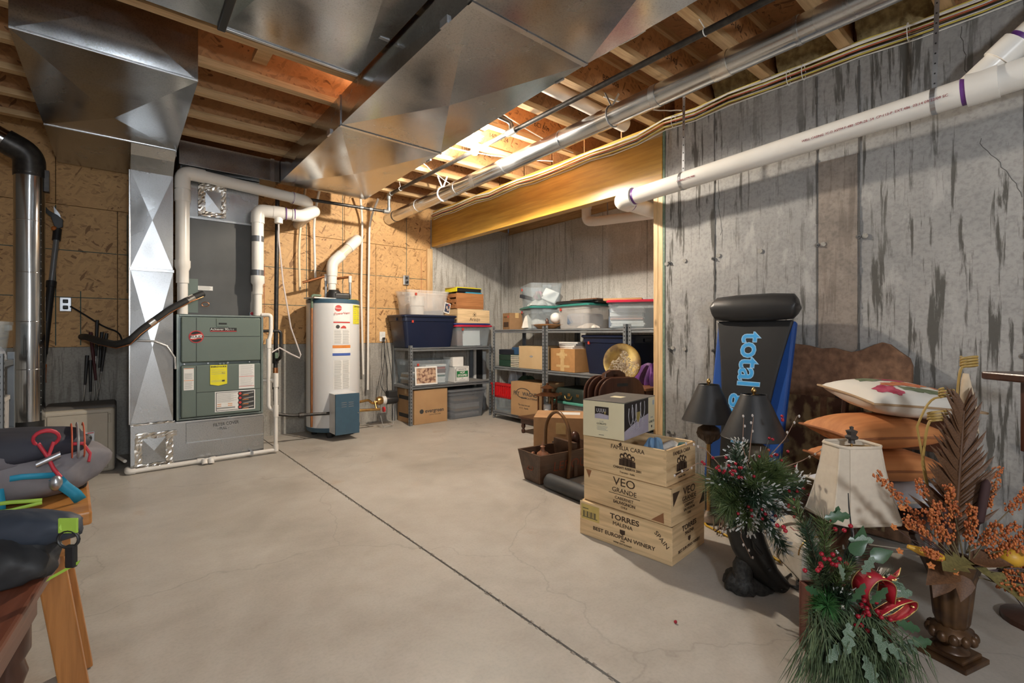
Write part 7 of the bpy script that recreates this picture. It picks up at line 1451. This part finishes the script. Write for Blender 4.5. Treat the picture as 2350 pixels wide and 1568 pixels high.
lfG, lfB = leafmesh('leaf', HOLLY, m_leafG, .2), leafmesh('leaf', IVY, m_leafB, .2)
for me, r, u, t, d, s in ((lfG, .0, .025, .06, (-1, .1, .5), .15), (lfG, .01, .01, .07, (.6, -.45, .6), .17), (lfG, .05, -.02, .06, (1, -.5, .5), .15), (lfB, -.05, .0, .05, (-1, -.25, .4), .12), (lfB, -.06, -.02, .05, (-.8, -.8, .3), .09), (lfB, -.02, -.02, .06, (-.5, -1, .5), .08), (lfB, .0, .03, .06, (.9, .15, .6), .10), (lfG, .1, .0, .05, (1, -.1, .3), .14), (lfB, .08, -.02, .05, (.9, -.6, .4), .13)):
    leaf(b3, me, r, u, t, d, s, (r3.uniform(-.2, .2), 1, .6))
MB().tube([vp(-.07, .03, .07), vp(-.12, .05, .08), vp(-.17, .065, .08), (vp(-.20, .075, .07))], [.006, .014, .012, .006], 10).build('yellow_gourd', M('gourd_yellow', (.60, .33, .03), .45), b3, smooth=70); MB().ball(tuple(vp(.13, .04, .06)), .035, 12, 9, (1.1, 1, .9)).build('yellow_gourd', M('gourd_yellow', (.60, .33, .03), .45), b3, smooth=70); MB().ball(tuple(vp(.20, .0, .07)), .035, 12, 9, (1.1, 1, .8)).build('orange_pumpkin', M('pumpkin_orange', (.50, .17, .02), .5), b3, smooth=70)
for a, b_ in (((.05, .08, .03), (.085, .27, .03)), ((-.05, .08, .05), (-.075, .19, .05))): MB().tube([vp(*a), vp(*a).lerp(vp(*b_), .25), vp(*a).lerp(vp(*b_), .3), vp(*a).lerp(vp(*b_), .93), vp(*b_)], [.003, .003, .012, .012, .003], 10).build('cattail', M('cattail_dark', (.045, .018, .018), .8), b3, smooth=40)
m_gtw = M('curly_gold', (.38, .25, .07), .45)
def coil(start, mid, c, R, n, tilt=.25):
    head = [vp(*start).lerp(vp(*mid), i / 6) for i in range(7)]; c0 = vp(c[0] - R, c[1], c[2]); head += [vp(*mid).lerp(c0, t) + VU * (.03 * math.sin(t * PI)) for t in (.15, .3, .45, .6, .75, .9)]
    return head + [vp(c[0] - R * math.cos(a), c[1] + .0015 * a + tilt * R * math.sin(a), c[2] + R * .8 * math.sin(a)) for a in [k * .33 for k in range(n * 2)]]
MB().tube(coil((.02, .1, -.05), (.085, .52, -.07), (.125, .62, -.07), .022, 38), .0042, 6).build('curly_twig', m_gtw, b3, smooth=60); MB().tube(coil((-.02, .1, -.04), (-.05, .30, -.05), (.0, .44, -.05), .026, 34), .0040, 6).build('curly_twig', m_gtw, b3, smooth=60); MB().tube(coil((-.01, .1, -.05), (-.06, .42, -.06), (.03, .52, -.05), .02, 30), .0036, 6).build('curly_twig', m_gtw, b3, smooth=60)
m_blade = M('grass_purple', (.11, .06, .06), .6, col2=(.07, .04, .04), scale=30)
for k in range(26):
    a = r3.uniform(.2, 1.); p = vp(.06 + .03 * r3.random(), -.01, .05); e = vp(.12 + .16 * a + r3.gauss(0, .02), -.05 - .17 * r3.random(), .10 + .06 * r3.random()); m = p.lerp(e, .5) + VU * r3.uniform(.02, .07); pts = bend([p, m, e], .08, 4); mb = MB(); W = VT.cross((e - p).normalized()).normalized() * .0028
    n_ = len(pts); mb.add([tuple(q - W * (1 - i / n_)) for i, q in enumerate(pts)] + [tuple(q + W * (1 - i / n_)) for i, q in enumerate(pts)], [(i, i + 1, n_ + i + 1, n_ + i) for i in range(n_ - 1)]).build('grass_blade', m_blade, b3, thick=.0006)
for k in range(14):
    p = vp(-.05, .03, .04); e = vp(-.18 - .05 * r3.random(), .05 + .12 * r3.random(), .05 + .06 * r3.random()); twig(b3, [p, p.lerp(e, .5) + rvec(r3, .01), e], .0013, m_blade)
berries(b3, [vp(.25, -.06, .10), vp(.255, -.055, .10)], .008)
# ------------------------------------------------------------------ dark stand at the right edge
sd2 = thing('plant_stand', 'dark wooden stand with a square top at the right edge', 'stand', (2.545, .096, 0), -.693)
MB().box(-.105, .105, -.105, .105, .875, .905).build('top', m_dkwood, sd2, bevel=.006)
MB().lathe([(.10, 0), (.10, .02), (.03, .04), (.016, .10), (.014, .80), (.03, .86), (.03, .875)], 18).build('pedestal', m_dkwood, sd2, smooth=50)
MB().box(-.047, .05, -.02, .02, .62, .874).build('bracket', m_dkwood, sd2, bevel=.004)
# ------------------------------------------------------------------ left corner: flue, pruner, clubs, safe, shelf
fp = thing('flue_pipe', 'shiny stainless flue pipe standing at the left with an elbow on top', 'pipe', (-.485, 4.69, 0))
m_chr = M('stainless', (.50, .51, .52), .15, 1., col2=(.44, .45, .46), scale=6)
zs = [.44, .80, 1.13, 1.47, 1.83, 2.16]
for a, b in zip(zs[:-1], zs[1:]): MB().cyl((0, 0, a), (0, 0, b), .080, 32).build('pipe_section', m_chr, fp, smooth=50); MB().tube([(.0805 * math.cos(t), .0805 * math.sin(t), b) for t in [k * PI / 16 for k in range(32)]], .0035, 6, closed=True).build('seam_ring', m_chr, fp, smooth=60)
MB().cyl((0, 0, .0), (0, 0, .44), .076, 28).build('base_section', m_blk, fp, smooth=50)
MB().tube(bend([(0, 0, 2.14), (0, 0, 2.30), (-.12, -.02, 2.36)], .10, 8), .084, 28).build('elbow', m_black, fp, smooth=50)
MB().tube([(-.09, -.015, 2.345), (-.20, -.035, 2.40), (-.32, -.05, 2.42)], .074, 28).build('outlet_pipe', m_chr, fp, smooth=50)
MB().box(.075, .10, -.03, .03, 2.05, 2.20).build('clamp', m_black, fp)
for k in range(30): MB().ball((.062, -.052, .5 + k * .05), .003, 6, 4).build('rivet', m_zinc, fp)
pn = thing('pole_pruner', 'long black pole pruner with orange collar leaning on the strand board', 'pruner', (-.50, 4.78, 0))
P0, P1 = Vector((0, 0, 0)), Vector((.12, .43, 1.90))
def pl_(t): return P0.lerp(P1, t)
MB().tube([pl_(0.005), pl_(.47)], .021, 14).tube([pl_(.47), pl_(.74)], .025, 14).build('lower_pole', m_blk, pn, smooth=50); MB().tube([pl_(.74), pl_(.765)], .031, 14).build('lock_collar', m_blk, pn, smooth=50)
MB().tube([pl_(.76), pl_(.95)], .018, 12).build('upper_pole', M('pole_grey', (.30, .32, .34), .35, .6), pn, smooth=50)
m_fisk = M('tool_orange', (.50, .14, .02), .4); MB().tube([pl_(.36), pl_(.385), pl_(.43)], [.036, .030, .028], 14).build('orange_collar', m_fisk, pn, smooth=50)
MB().tube([pl_(.94), pl_(.99)], .026, 12).build('head_socket', m_blk, pn, smooth=50)
h0 = P1; MB().prism([(0, -.02), (.03, 0), (.03, .06), (.0, .09), (-.05, .12), (-.085, .17), (-.10, .17), (-.09, .12), (-.04, .07), (-.02, .0)], -.010, .010, 1).xf(Matrix.Translation(h0)).build('cutter_jaw', m_blk, pn, bevel=.003)
MB().prism([(.02, .06), (.012, .10), (-.025, .16), (-.02, .10), (-.005, .06)], -.004, .004, 1).xf(Matrix.Translation(h0)).build('cutter_blade', m_zinc, pn); MB().ball(tuple(h0 + Vector((-.02, -.02, -.02))), .018, 10, 8).build('orange_knob', m_fisk, pn, smooth=60)
m_maroon = M('grip_maroon', (.07, .012, .014), .6)
for i, (xb, yb, xt, yt, zt, gl_, mt, lab) in enumerate(((-.25, 4.92, -.205, 5.0, .87, .24, m_blk, 'leftmost golf club with a short black grip'), (-.185, 4.93, -.185, 5.0, .83, .26, m_blk, 'short black-gripped golf club beside the maroon one'), (-.10, 4.93, -.185, 5.02, 1.06, .40, m_maroon, 'golf club with a maroon grip behind the safe'), (-.175, 4.95, -.145, 5.06, 1.16, .30, m_blk, 'tallest black-gripped golf club behind the safe'), (-.17, 4.99, -.115, 5.10, 1.06, .30, m_blk, 'black-gripped golf club right of the tallest one'), (-.19, 4.99, -.085, 5.03, 1.05, .32, m_blk, 'rightmost slanting black-gripped golf club'))):
    t = thing('golf_club', lab, 'golf club', (xb, 5.20, 0), 0, 'golf clubs behind the safe'); y0 = min(yb + .26 - 5.20, .04); y1 = yt + .18 - 5.20
    A_, B_ = Vector((0, y0, .03)), Vector((xt - xb, min(y1, .045), zt)); d_ = (B_ - A_).normalized()
    MB().tube([A_, B_ - d_ * gl_ * .9], .005, 8).build('shaft', m_chr, t, smooth=50); MB().tube([B_ - d_ * gl_, B_ - d_ * .01, B_], [.009, .0135, .012], 10).build('grip', mt, t, smooth=50); MB().box(-.05, .01, y0 - .012, y0 + .012, .0, .05).build('club_head', m_zinc, t, bevel=.006)
sf = thing('safe', 'beige steel floor safe with a black combination dial', 'safe', (-.235, 4.75, 0), 0)
m_safe = M('safe_beige', (.43, .385, .31), .45, col2=(.41, .365, .295)); m_safed = M('safe_dark', (.11, .10, .09), .6)
MB().box(-.20, .215, .02, .38, .02, .505).build('shell', m_safed, sf, bevel=.025, seg=4); MB().box(-.205, .205, -.03, .03, .0, .485).build('door', m_safe, sf, bevel=.022, seg=4)
MB().tube([(-.165, -.031, .03), (.165, -.031, .03), (.165, -.031, .45), (-.165, -.031, .45)], .002, 5, closed=True).build('door_groove', M('groove_tan', (.22, .19, .15), .6), sf)
for z in (.10, .37): MB().box(.168, .182, -.037, -.028, z, z + .07).build('hinge', m_safe, sf, bevel=.005)
MB().box(-.02, .09, -.038, -.028, .235, .315).build('dial_plate', m_zinc, sf, bevel=.002); MB().lathe([(0, 0), (.032, 0), (.034, .012), (.022, .02), (.020, .03), (0, .03)], 24).xf(Matrix.Translation((.042, -.038, .27)) @ Matrix.Rotation(RX, 4, 'X')).build('dial', m_blk, sf, smooth=40); MB().box(.05, .085, -.0395, -.0375, .303, .310).build('maker_mark', m_redp, sf)
for x in (-.15, .15): MB().box(x - .02, x + .02, .05, .3, 0, .02).build('foot', m_blk, sf)
shelf_unit('pale steel shelf unit at the far left edge', (-1.32, 4.0, 0), 0, .80, .40, (.45, .885), .93)
tote('storage_bin', 'clear bin of hardware on the far left shelf unit', 'bin', (-.78, 4.20, .886), 0, .50, .34, .235, m_clear, None, .9, .04, False)
heap('cable_heap', 'pale tangled parts inside the far left clear bin', 'parts', (-.72, 4.18, .892), .14, .10, .13, M('pale_parts', (.5, .5, .5), .5, col2=(.2, .2, .22), scale=30), 61, .8)
bs = thing('laundry_basket', 'white lattice basket on the far left shelf unit', 'basket', (-.66, 4.14, .451), 0); m_bas = M('basket_white', (.60, .56, .52), .5)
MB().box(-.12, .12, -.13, .13, .001, .008).build('bottom', m_bas, bs)
loft([rring(.25, .27, .03, .19), rring(.27, .29, .03, .19), rring(.27, .29, .03, .215), rring(.25, .27, .03, .215)], False, False).build('rim', m_bas, bs)
for k in range(7):
    x = -.115 + k * .038
    for s in (-1, 1): MB().bar((x, s * .133, .005), (min(.12, x + .04), s * .133, .195), .012, .004, (0, 1, 0)).bar((min(.12, x + .04), s * .130, .005), (x, s * .130, .195), .012, .004, (0, 1, 0)).build('lattice_strip', m_bas, bs); MB().bar((s * .123, x, .005), (s * .123, min(.125, x + .04), .195), .004, .012, (1, 0, 0)).bar((s * .120, min(.125, x + .04), .005), (s * .120, x, .195), .004, .012, (1, 0, 0)).build('lattice_strip', m_bas, bs)
o = MB().cyl((-.05, 4.98, .085), (.03, 4.60, .085), .012, 10).build('drain_stub', m_pvc, None, smooth=50); tag(o, 'short white pipe stub between the safe and the filter box', 'pipe')

# ------------------------------------------------------------------ near left: pine table with backpack, dark table with black bag
m_pineT = WOOD('honey_pine', (.50, .215, .055), (.34, .125, .03), 0, rough=.35, knots=False); m_pineL = WOOD('honey_pine_leg', (.46, .19, .05), (.30, .11, .028), 2, rough=.35, knots=False)
AT = -.66
ptb = thing('pine_table', 'honey pine table with splayed legs under the grey backpack', 'table', (-.055, 1.62, 0), .06)
MB().box(-.80, .0, -.02, .46, .565, .60).build('top', m_pineT, ptb, bevel=.006); MB().box(-.76, -.04, .01, .035, .49, .564).build('apron', m_pineT, ptb, bevel=.003); MB().box(-.76, -.04, .41, .435, .49, .564).build('apron', m_pineT, ptb, bevel=.003); MB().box(-.065, -.04, .036, .409, .49, .564).build('apron', m_pineT, ptb, bevel=.003)
for x, sx in ((-.09, 1), (-.72, -1)):
    for y in (.06, .38): MB().bar((x + sx * .075, y, 0), (x, y, .56), .055, .04, (0, 1, 0)).build('leg', m_pineL, ptb, bevel=.004)
MB().bar((-.055, .06, .26), (-.055, .38, .26), .035, .05, (0, 0, 1)).build('stretcher', m_pineL, ptb)
bpk = thing('backpack', 'grey hiking backpack with red drawcord and blue strap on the pine table', 'backpack', (-.30, 1.85, .60), .07)
m_bpg = M('pack_grey', (.19, .175, .185), .75, col2=(.13, .12, .135), scale=7, bmp=.15); m_bpn = M('pack_navy', (.028, .030, .045), .7, col2=(.02, .021, .032), scale=8); m_bpb = M('pack_blue', (.02, .27, .42), .6); m_lime = M('pack_lime', (.36, .58, .07), .6); m_redc = M('pack_red', (.50, .03, .05), .6); m_bporg = M('pack_orange', (.60, .10, .04), .6)
def lump(cx, cy, cz, rx, ry, rz_, p=2.6, wr=.0, seed=0, n=36, m=18):
    rr = random.Random(seed); ph = [rr.uniform(0, 6) for _ in range(5)]
    def sp(c, e): return math.copysign(abs(c) ** e, c)
    def fn(u, v):
        a = 2 * PI * u; b = -PI / 2 + PI * v; e = 2 / p; w = 1 + wr * (math.sin(5 * a + ph[0] + 4 * b) * .5 + math.sin(9 * a + ph[1] - 5 * b) * .35 + math.sin(14 * a + ph[2] + 9 * b) * .2) * math.cos(b)
        return (cx + rx * w * sp(math.cos(b), e) * sp(math.cos(a), e), cy + ry * w * sp(math.cos(b), e) * sp(math.sin(a), e), max(.001 - 0, cz + rz_ * w * sp(math.sin(b), e)))
    return MB().grid(fn, n, m)
lump(-.02, .02, .075, .30, .17, .08, 2.8, .05, 3, 60, 28).build('main_bag', m_bpg, bpk, smooth=80)
lump(-.12, -.02, .145, .25, .13, .045, 2.8, .05, 5, 50, 20).build('top_lid', m_bpn, bpk, smooth=80)
lump(-.20, -.08, .125, .20, .08, .035, 2.8, .04, 8, 40, 16).build('lid_pocket', m_bpg, bpk, smooth=80)
def arc(cx, cy, cz, ry, rz_, n=14, a0=-.35, a1=.75): return [(cx + .0 * i, cy - ry * math.cos(a0 * PI + (a1 - a0) * PI * i / n), cz + rz_ * math.sin(a0 * PI + (a1 - a0) * PI * i / n)) for i in range(n + 1)]
for dx, mt, w in ((.035, m_bporg, .004), (.085, m_bporg, .004), (.06, M('pack_reflect', (.28, .28, .28), .4), .006)): MB().tube([(p[0] + dx, p[1], p[2]) for p in arc(0, -.02, .143, .126, .043)], w, 6).build('lid_stripe', mt, bpk, smooth=60)
rg_ = [(-.155 + .035 * math.cos(a), -.135 - .01 * math.sin(a), .175 + .022 * math.sin(a)) for a in [k * PI / 8 for k in range(16)]]
MB().tube(rg_, .0055, 8, closed=True).tube([(-.175, -.145, .165), (-.15, -.158, .13), (-.135, -.165, .10), (-.115, -.172, .075)], .006, 8).tube([(-.135, -.145, .165), (-.15, -.158, .13)], .0055, 8).build('red_drawcord', m_redc, bpk, smooth=60)
MB().tube([(.02, -.12, .15), (.05, -.13, .15), (.07, -.13, .12), (.065, -.14, .10)], .005, 8).build('red_loop', m_redc, bpk, smooth=60)
MB().tube([(-.19, -.162, .115), (-.10, -.162, .135)], .008, 8).build('metal_clip', m_zinc, bpk, smooth=60); MB().ball((-.105, -.178, .065), .019, 12, 9, (1, .8, 1)).build('cord_lock', m_zinc, bpk, smooth=60)
def webb(pts, w, mat, name, up=(0, 0, 1)):
    mb = MB(); P = [Vector(p) for p in pts]; W = Vector(up).normalized() * w / 2; n_ = len(P); mb.add([tuple(p - W) for p in P] + [tuple(p + W) for p in P], [(i, i + 1, n_ + i + 1, n_ + i) for i in range(n_ - 1)]).build(name, mat, bpk, thick=.003, smooth=60)
webb([(-.115, -.155, .075), (-.09, -.165, .05), (-.06, -.165, .025), (-.045, -.16, .004)], .035, m_bpb, 'blue_strap', (1, 0, .35)); webb([(-.30, -.135, .082), (-.2, -.153, .088), (-.10, -.160, .080)], .014, m_bpb, 'blue_strap'); webb([(-.262, -.146, .075), (-.255, -.152, .03), (-.255, -.148, .004)], .03, m_bpb, 'blue_strap', (1, 0, 0))
for z0, z1 in ((.030, .022), (.010, .016)): MB().tube([(-.30, -.140, z0), (-.2, -.158, z0), (-.12, -.160, z1)], .005, 6).build('lime_zipper', m_lime, bpk, smooth=60)
MB().box(.235, .29, -.02, .03, .0, .07).build('black_strap_end', m_blk, bpk, bevel=.01)
for c_ in bpk.children:
    lx_, sx_ = {'main_bag': (-.01, 1), 'black_strap_end': (-.005, .8), 'top_lid': (.10, 1), 'lid_pocket': (.13, 1), 'lid_stripe': (.175, .5), 'red_drawcord': (.2515, .7), 'red_loop': (.18, .7), 'blue_strap': (.24, .7), 'lime_zipper': (.22, .7), 'metal_clip': (.22, .5), 'cord_lock': (.235, .7)}[c_.name.split('.')[0]]
    c_.location.x = lx_; c_.scale.x = sx_
# dark table in the near corner
dt = thing('dark_table', 'dark brown table with turned legs at the near left corner', 'table', (-.099, 1.421, 0), -.11)
m_drk = WOOD('mahogany', (.16, .052, .028), (.085, .026, .014), 1, rough=.32, knots=False)
MB().box(-.60, .0, -.75, .0, .545, .57).build('top', m_drk, dt, bevel=.006); MB().box(-.56, -.03, -.71, -.03, .46, .544).build('apron', m_drk, dt, bevel=.004)
tl = MB().lathe([(.016, 0), (.026, .02), (.022, .05), (.014, .07), (.026, .10), (.030, .13), (.022, .16), (.032, .185), (.022, .21), (.030, .235), (.020, .26), (.032, .29), (.034, .32), (.022, .345), (.030, .37), (.024, .395), (.034, .415), (.034, .46)], 20).mesh('leg', m_dkwood, 50)
for x in (-.065, -.53):
    for y in (-.07, -.68): inst('leg', tl, dt, loc=(x, y, 0))
o = MB().box(-.08, .08, -.06, .06, 0, .045).build('pine_block', m_pineT, None, loc=(-.27, .93, .571), bevel=.004); o.rotation_euler = (0, 0, .3); tag(o, 'honey pine block on the dark table at the lower left corner', 'block')
bg = thing('black_bag', 'black and slate duffel bag slumped on the dark table', 'bag', (-.147, 1.318, .571), AT); m_bbag = M('bag_black', (.028, .029, .031), .65, col2=(.018, .018, .02), scale=9, bmp=.2)
lump(-.07, .0, .03, .12, .08, .055, 2.2, .12, 11, 48, 20).build('body', m_bbag, bg, smooth=80); lump(-.04, .035, .085, .12, .045, .035, 2.2, .08, 12, 40, 16).build('slate_flap', M('bag_slate', (.035, .045, .065), .6), bg, smooth=80); MB().box(-.09, -.065, -.075, -.03, .07, .09).build('rust_patch', m_bporg, bg, bevel=.004)
MB().box(.095, .13, -.030, -.026, .10, .128).build('lime_webbing', m_lime, bg, bevel=.001); MB().tube([(.113 + .019 * math.cos(a), -.028, .088 + .016 * math.sin(a)) for a in [k * PI / 8 for k in range(16)]], .0028, 6, closed=True).build('ring', m_blk, bg, smooth=60)
MB().box(.110, .128, -.034, -.024, .035, .078).build('buckle', m_blk, bg, bevel=.003); MB().add([(.130, -.028, .040), (.134, -.028, .048), (.08, -.028, .018), (.072, -.028, .008)], [(0, 1, 2, 3)]).build('lime_strap_tail', m_lime, bg, thick=.003); MB().tube([(.06, .03, .09), (.09, -.01, .110), (.105, -.027, .112)], .008, 8).build('strap_root', m_lime, bg, smooth=60)
